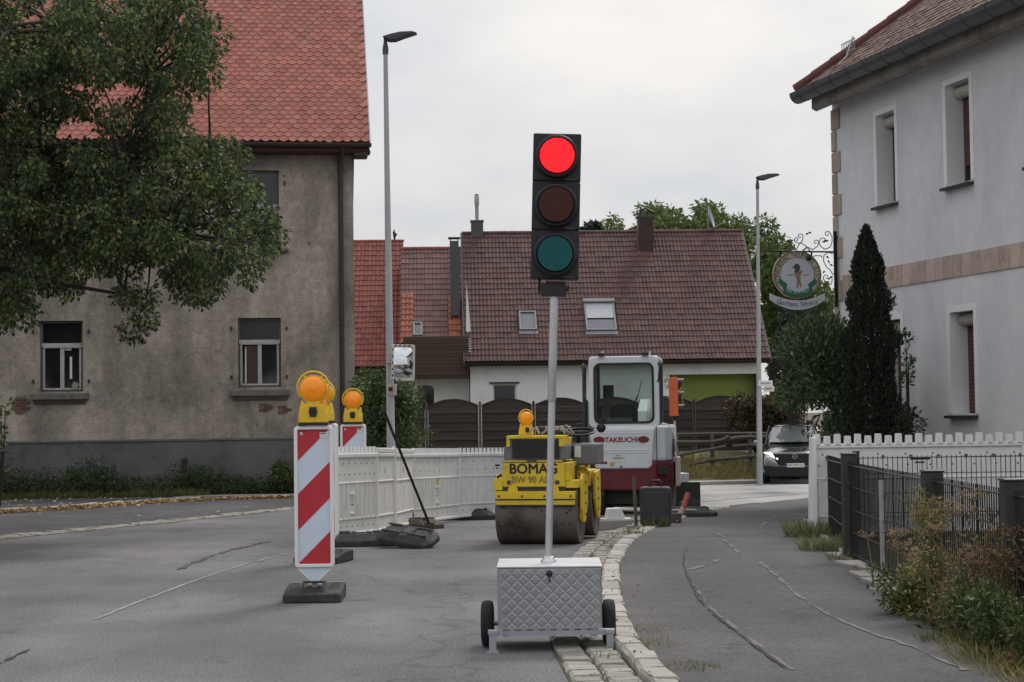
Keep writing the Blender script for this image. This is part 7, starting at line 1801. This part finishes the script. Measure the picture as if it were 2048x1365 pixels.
jt = [(p.x + rr.uniform(-.03, .03), p.y) for p in offset(KERB, -.18) if 6.3 < p.y < 21 and rr.random() < .4] + [(p.x, p.y) for p in offset(KERB, -.01) if 6.3 < p.y < 21 and rr.random() < .25] + [(p.x, p.y) for p in offset(KERB, .15) if 6.3 < p.y < 21 and rr.random() < .12]
blades("joint_grass", [(x, y, zt(y) + .012, rr.uniform(.4, 1)) for x, y in jt], 22, .06, .07, L_grass, 63, lean=1.2, w=.08)
jl = [(p.x, p.y) for p in offset(LEFT, -.18) if 14 < p.y < 35 and rr.random() < .5]
blades("strip_grass", [(x, y, zt(y) + .01, rr.uniform(.4, 1)) for x, y in jl], 14, .06, .1, L_grass, 64, lean=1.2, w=.08)
# weeds along the fence
def umbel(px, py, base, lab, m=None, sc=1.0, n=7, seed=0):
    """dried umbellifer: stem, rays and small seed clusters; head at the pixel"""
    bx_, by_ = base; O = Vector((bx_, by_, zt(by_) + .03)); hd = P(px, py, by_) - O
    t = thing("dried_umbellifer", lab, "plant", O, 0, "dried wild carrot stalks at the garden fence"); r = random.Random(seed); s = MB()
    s.tube([(0, 0, 0), (hd.x * .2, 0, hd.z * .45), tuple(hd)], [.008, .006, .004], 5); tips = []
    for k in range(3 if sc > .8 else 1):
        top = hd if k == 0 else hd * r.uniform(.7, .9) + Vector((r.uniform(-.16, .16), r.uniform(-.08, .08), 0))
        if k: s.tube([hd * .45, (hd * .45 + top) / 2 + Vector((0, 0, -.02)), top], .004, 4)
        for j in range(11):
            a = 2 * PI * j / 11; q_ = r.uniform(.5, 1) * .075 * sc; e = top + Vector((math.cos(a) * q_, math.sin(a) * q_, .05 * sc + r.uniform(-.01, .015))); s.tube([top, e], .002, 3); tips.append(((e.x, e.y, e.z), .022 * sc * r.uniform(.7, 1.2)))
    s.build("stem", M_stem, t); p, d, z = clump_leaves(tips, 2600, .014, seed, -.3); V, F_ = leaf_arrays(p, d, z, .7, seed=seed); link("seed_heads", np_mesh("seed_heads", V, F_, m or L_dry), t)['kind'] = 'stuff'
for k, (px, py, b, lab) in enumerate(((1880, 1020, (2.66, 10.6), "tall tan umbel plant with the highest flat head before the third fence post"), (1905, 1030, (2.70, 10.3), "tan umbel plant leaning right just beside the highest head"), (1840, 1055, (2.58, 11.0), "pale umbel plant with its head left of the big fence post"), (1795, 1078, (2.54, 11.3), "thin umbel stalk leaning left over the pavement edge"), (1735, 1080, (2.60, 12.4), "small umbel between the square post and the pipe post"), (1945, 1005, (2.88, 10.0), "umbel rising inside the garden above the top wire"), (1995, 1085, (2.62, 9.3), "brown umbel near the edge of the picture at mid fence height"), (2005, 1130, (2.55, 9.1), "reddish brown umbel drooping below the others by the last post"), (2025, 1075, (2.9, 9.3), "dark umbel behind the last fence post"), (1830, 1120, (2.52, 10.9), "low umbel among the yellow green stems"))):
    umbel(px, py, b, lab, L_brown if k in (6, 7, 8) else None, 1.0 if k in (0, 1, 2, 5, 6) else .8, seed=k + 5)
def weed(name, lab, cat, base, h, wdt, m, seed, n=20, size=.06, per=90, stems=True):
    x, y = base; O = Vector((x, y, zt(y) + .03)); r = random.Random(seed); t = thing(name, lab, cat, O); c_ = []; s = MB()
    for _ in range(n):
        f = r.random(); q_ = (r.uniform(-wdt, wdt) * (.5 + f * .5), r.uniform(-wdt, wdt) * .8, h * f + .04); c_.append((q_, .09 * r.uniform(.6, 1.2)))
        if stems: s.tube([(q_[0] * .3, q_[1] * .3, 0), (q_[0] * .7, q_[1] * .7, q_[2] * .6), q_], .004, 4)
    foliage("foliage", t, c_, per * 8, size, m, seed, 0, 1, .4, .2)
    if stems: s.build("stems", M_gstem, t)['kind'] = 'stuff'
weed("goldenrod", "upright pale yellow plant standing highest among the weeds", "plant", (2.57, 10.55), .70, .10, L_gold, 70, 40, .026, 80)
weed("yellow_weed", "yellow green bushy weed spreading below the goldenrod", "plant", (2.50, 10.7), .34, .22, L_gold, 71, 30, .034, 60)
weed("green_weed", "bright green weed at the end of the slabs before the fence", "plant", (2.44, 10.7), .20, .20, L_weed, 72, 26, .04, 60)
weed("nettle_clump", "green nettle like clump behind the low pavement tuft", "plant", (2.60, 9.7), .30, .20, L_weed, 73, 34, .04, 60)
weed("brown_stalk_weed", "withered brown weed standing tallest beside the last fence post", "plant", (2.66, 9.2), .55, .24, L_brown, 81, 40, .035, 60)
weed("dry_mixed_weed", "tan dried weed between goldenrod and nettle clump", "plant", (2.56, 10.1), .48, .22, L_dry, 82, 34, .028, 50)
weed("leafy_weed", "broad leafy weed mass near the bottom of the fence", "plant", (2.56, 9.05), .27, .20, L_bush, 74, 34, .045, 50)
weed("fern_weed", "dark green weed nearest to the camera beside the last fence post", "plant", (2.60, 8.5), .30, .17, L_weed, 75, 40, .04, 60)
weed("dead_brown_bush", "dead brown bush inside the garden behind the fence wires", "plant", (3.05, 9.9), .58, .30, L_brown, 76, 46, .04, 50)
weed("dead_brown_bush", "second withered bush further along behind the fence", "plant", (3.15, 11.2), .46, .3, L_brown, 77, 34, .04, 50)
weed("dark_shrub", "dark green garden shrub behind the last visible fence post", "shrub", (3.2, 9.0), .52, .3, L_laurel, 78, 44, .05, 60)
dc = [((rr.uniform(2.42, 2.72), yy, zt(yy) + .05), rr.uniform(.05, .10)) for yy in np.linspace(7.4, 10.8, 70)]
foliage("low_undergrowth", None, dc, 700, .05, L_weed, 79, 0, .5, .4, .1)
gl_ = [(rr.uniform(2.3, 2.66), rr.uniform(7.3, 9.2)) for _ in range(60)]
blades("edge_grass", [(x, y, zt(y) + .04, rr.uniform(.5, 1)) for x, y in gl_], 40, .12, .14, L_gold, 80, lean=1.5, w=.06)
# dead leaves: along the bay kerb, on the footway, at the weeds
def litter(name, spots, size, seed, m=L_litter):
    r = np.random.default_rng(seed); P_ = np.array(spots); n = len(P_); a = r.random(n) * 2 * PI
    D_ = np.stack([np.cos(a), np.sin(a), r.normal(size=n) * .25], 1); V, F_ = leaf_arrays(P_, D_, size * r.uniform(.5, 1.3, n), .6, seed=seed); o = link(name, np_mesh(name, V, F_, m), None); o['kind'] = 'stuff'
bk_ = offset(BAYK, .14); ls = []
for p in bk_:
    if 27 < p.y < 38.6:
        for _ in range(int(26 * (.35 + abs(math.sin(p.y * 1.7))))):
            q_ = abs(rr.gauss(0, .16)); x = p.x + q_; ls.append((x, p.y + rr.uniform(-.06, .06), zt(p.y) + .02 + rr.random() * .03))
litter("leaf_litter", ls, .09, 90)
litter("fallen_leaves", [(x, y, zt(y) + .045) for x, y in [(rr.uniform(-14, -6.6), rr.uniform(33, 42)) for _ in range(330)] if y < wallY(x) - 1.4] + [(x, y, zt(y) + .015) for x, y in [(rr.uniform(-9, -5), rr.uniform(24, 33)) for _ in range(26)]], .085, 91, leaf_mat("pale_fallen_leaves", [(0, (.22, .19, .10)), (.6, (.38, .34, .22)), (1, (.5, .46, .34))], .15, .8))
litter("dry_leaves", [(2.42 + abs(rr.gauss(0, .09)) + (0 if y > 8.6 else .03), y, .055 + rr.random() * .03) for y in [rr.uniform(7.8, 10.7) for _ in range(420)]], .05, 92, L_brown)
litter("kerb_leaves", [(rr.uniform(-1, 9), 0, 0) for _ in range(0)] + [(p.x + rr.gauss(.1, .12), p.y, zt(p.y) + .07) for p in KERB if 8 < p.y < 15 for _ in range(2)], .022, 93, L_dry)
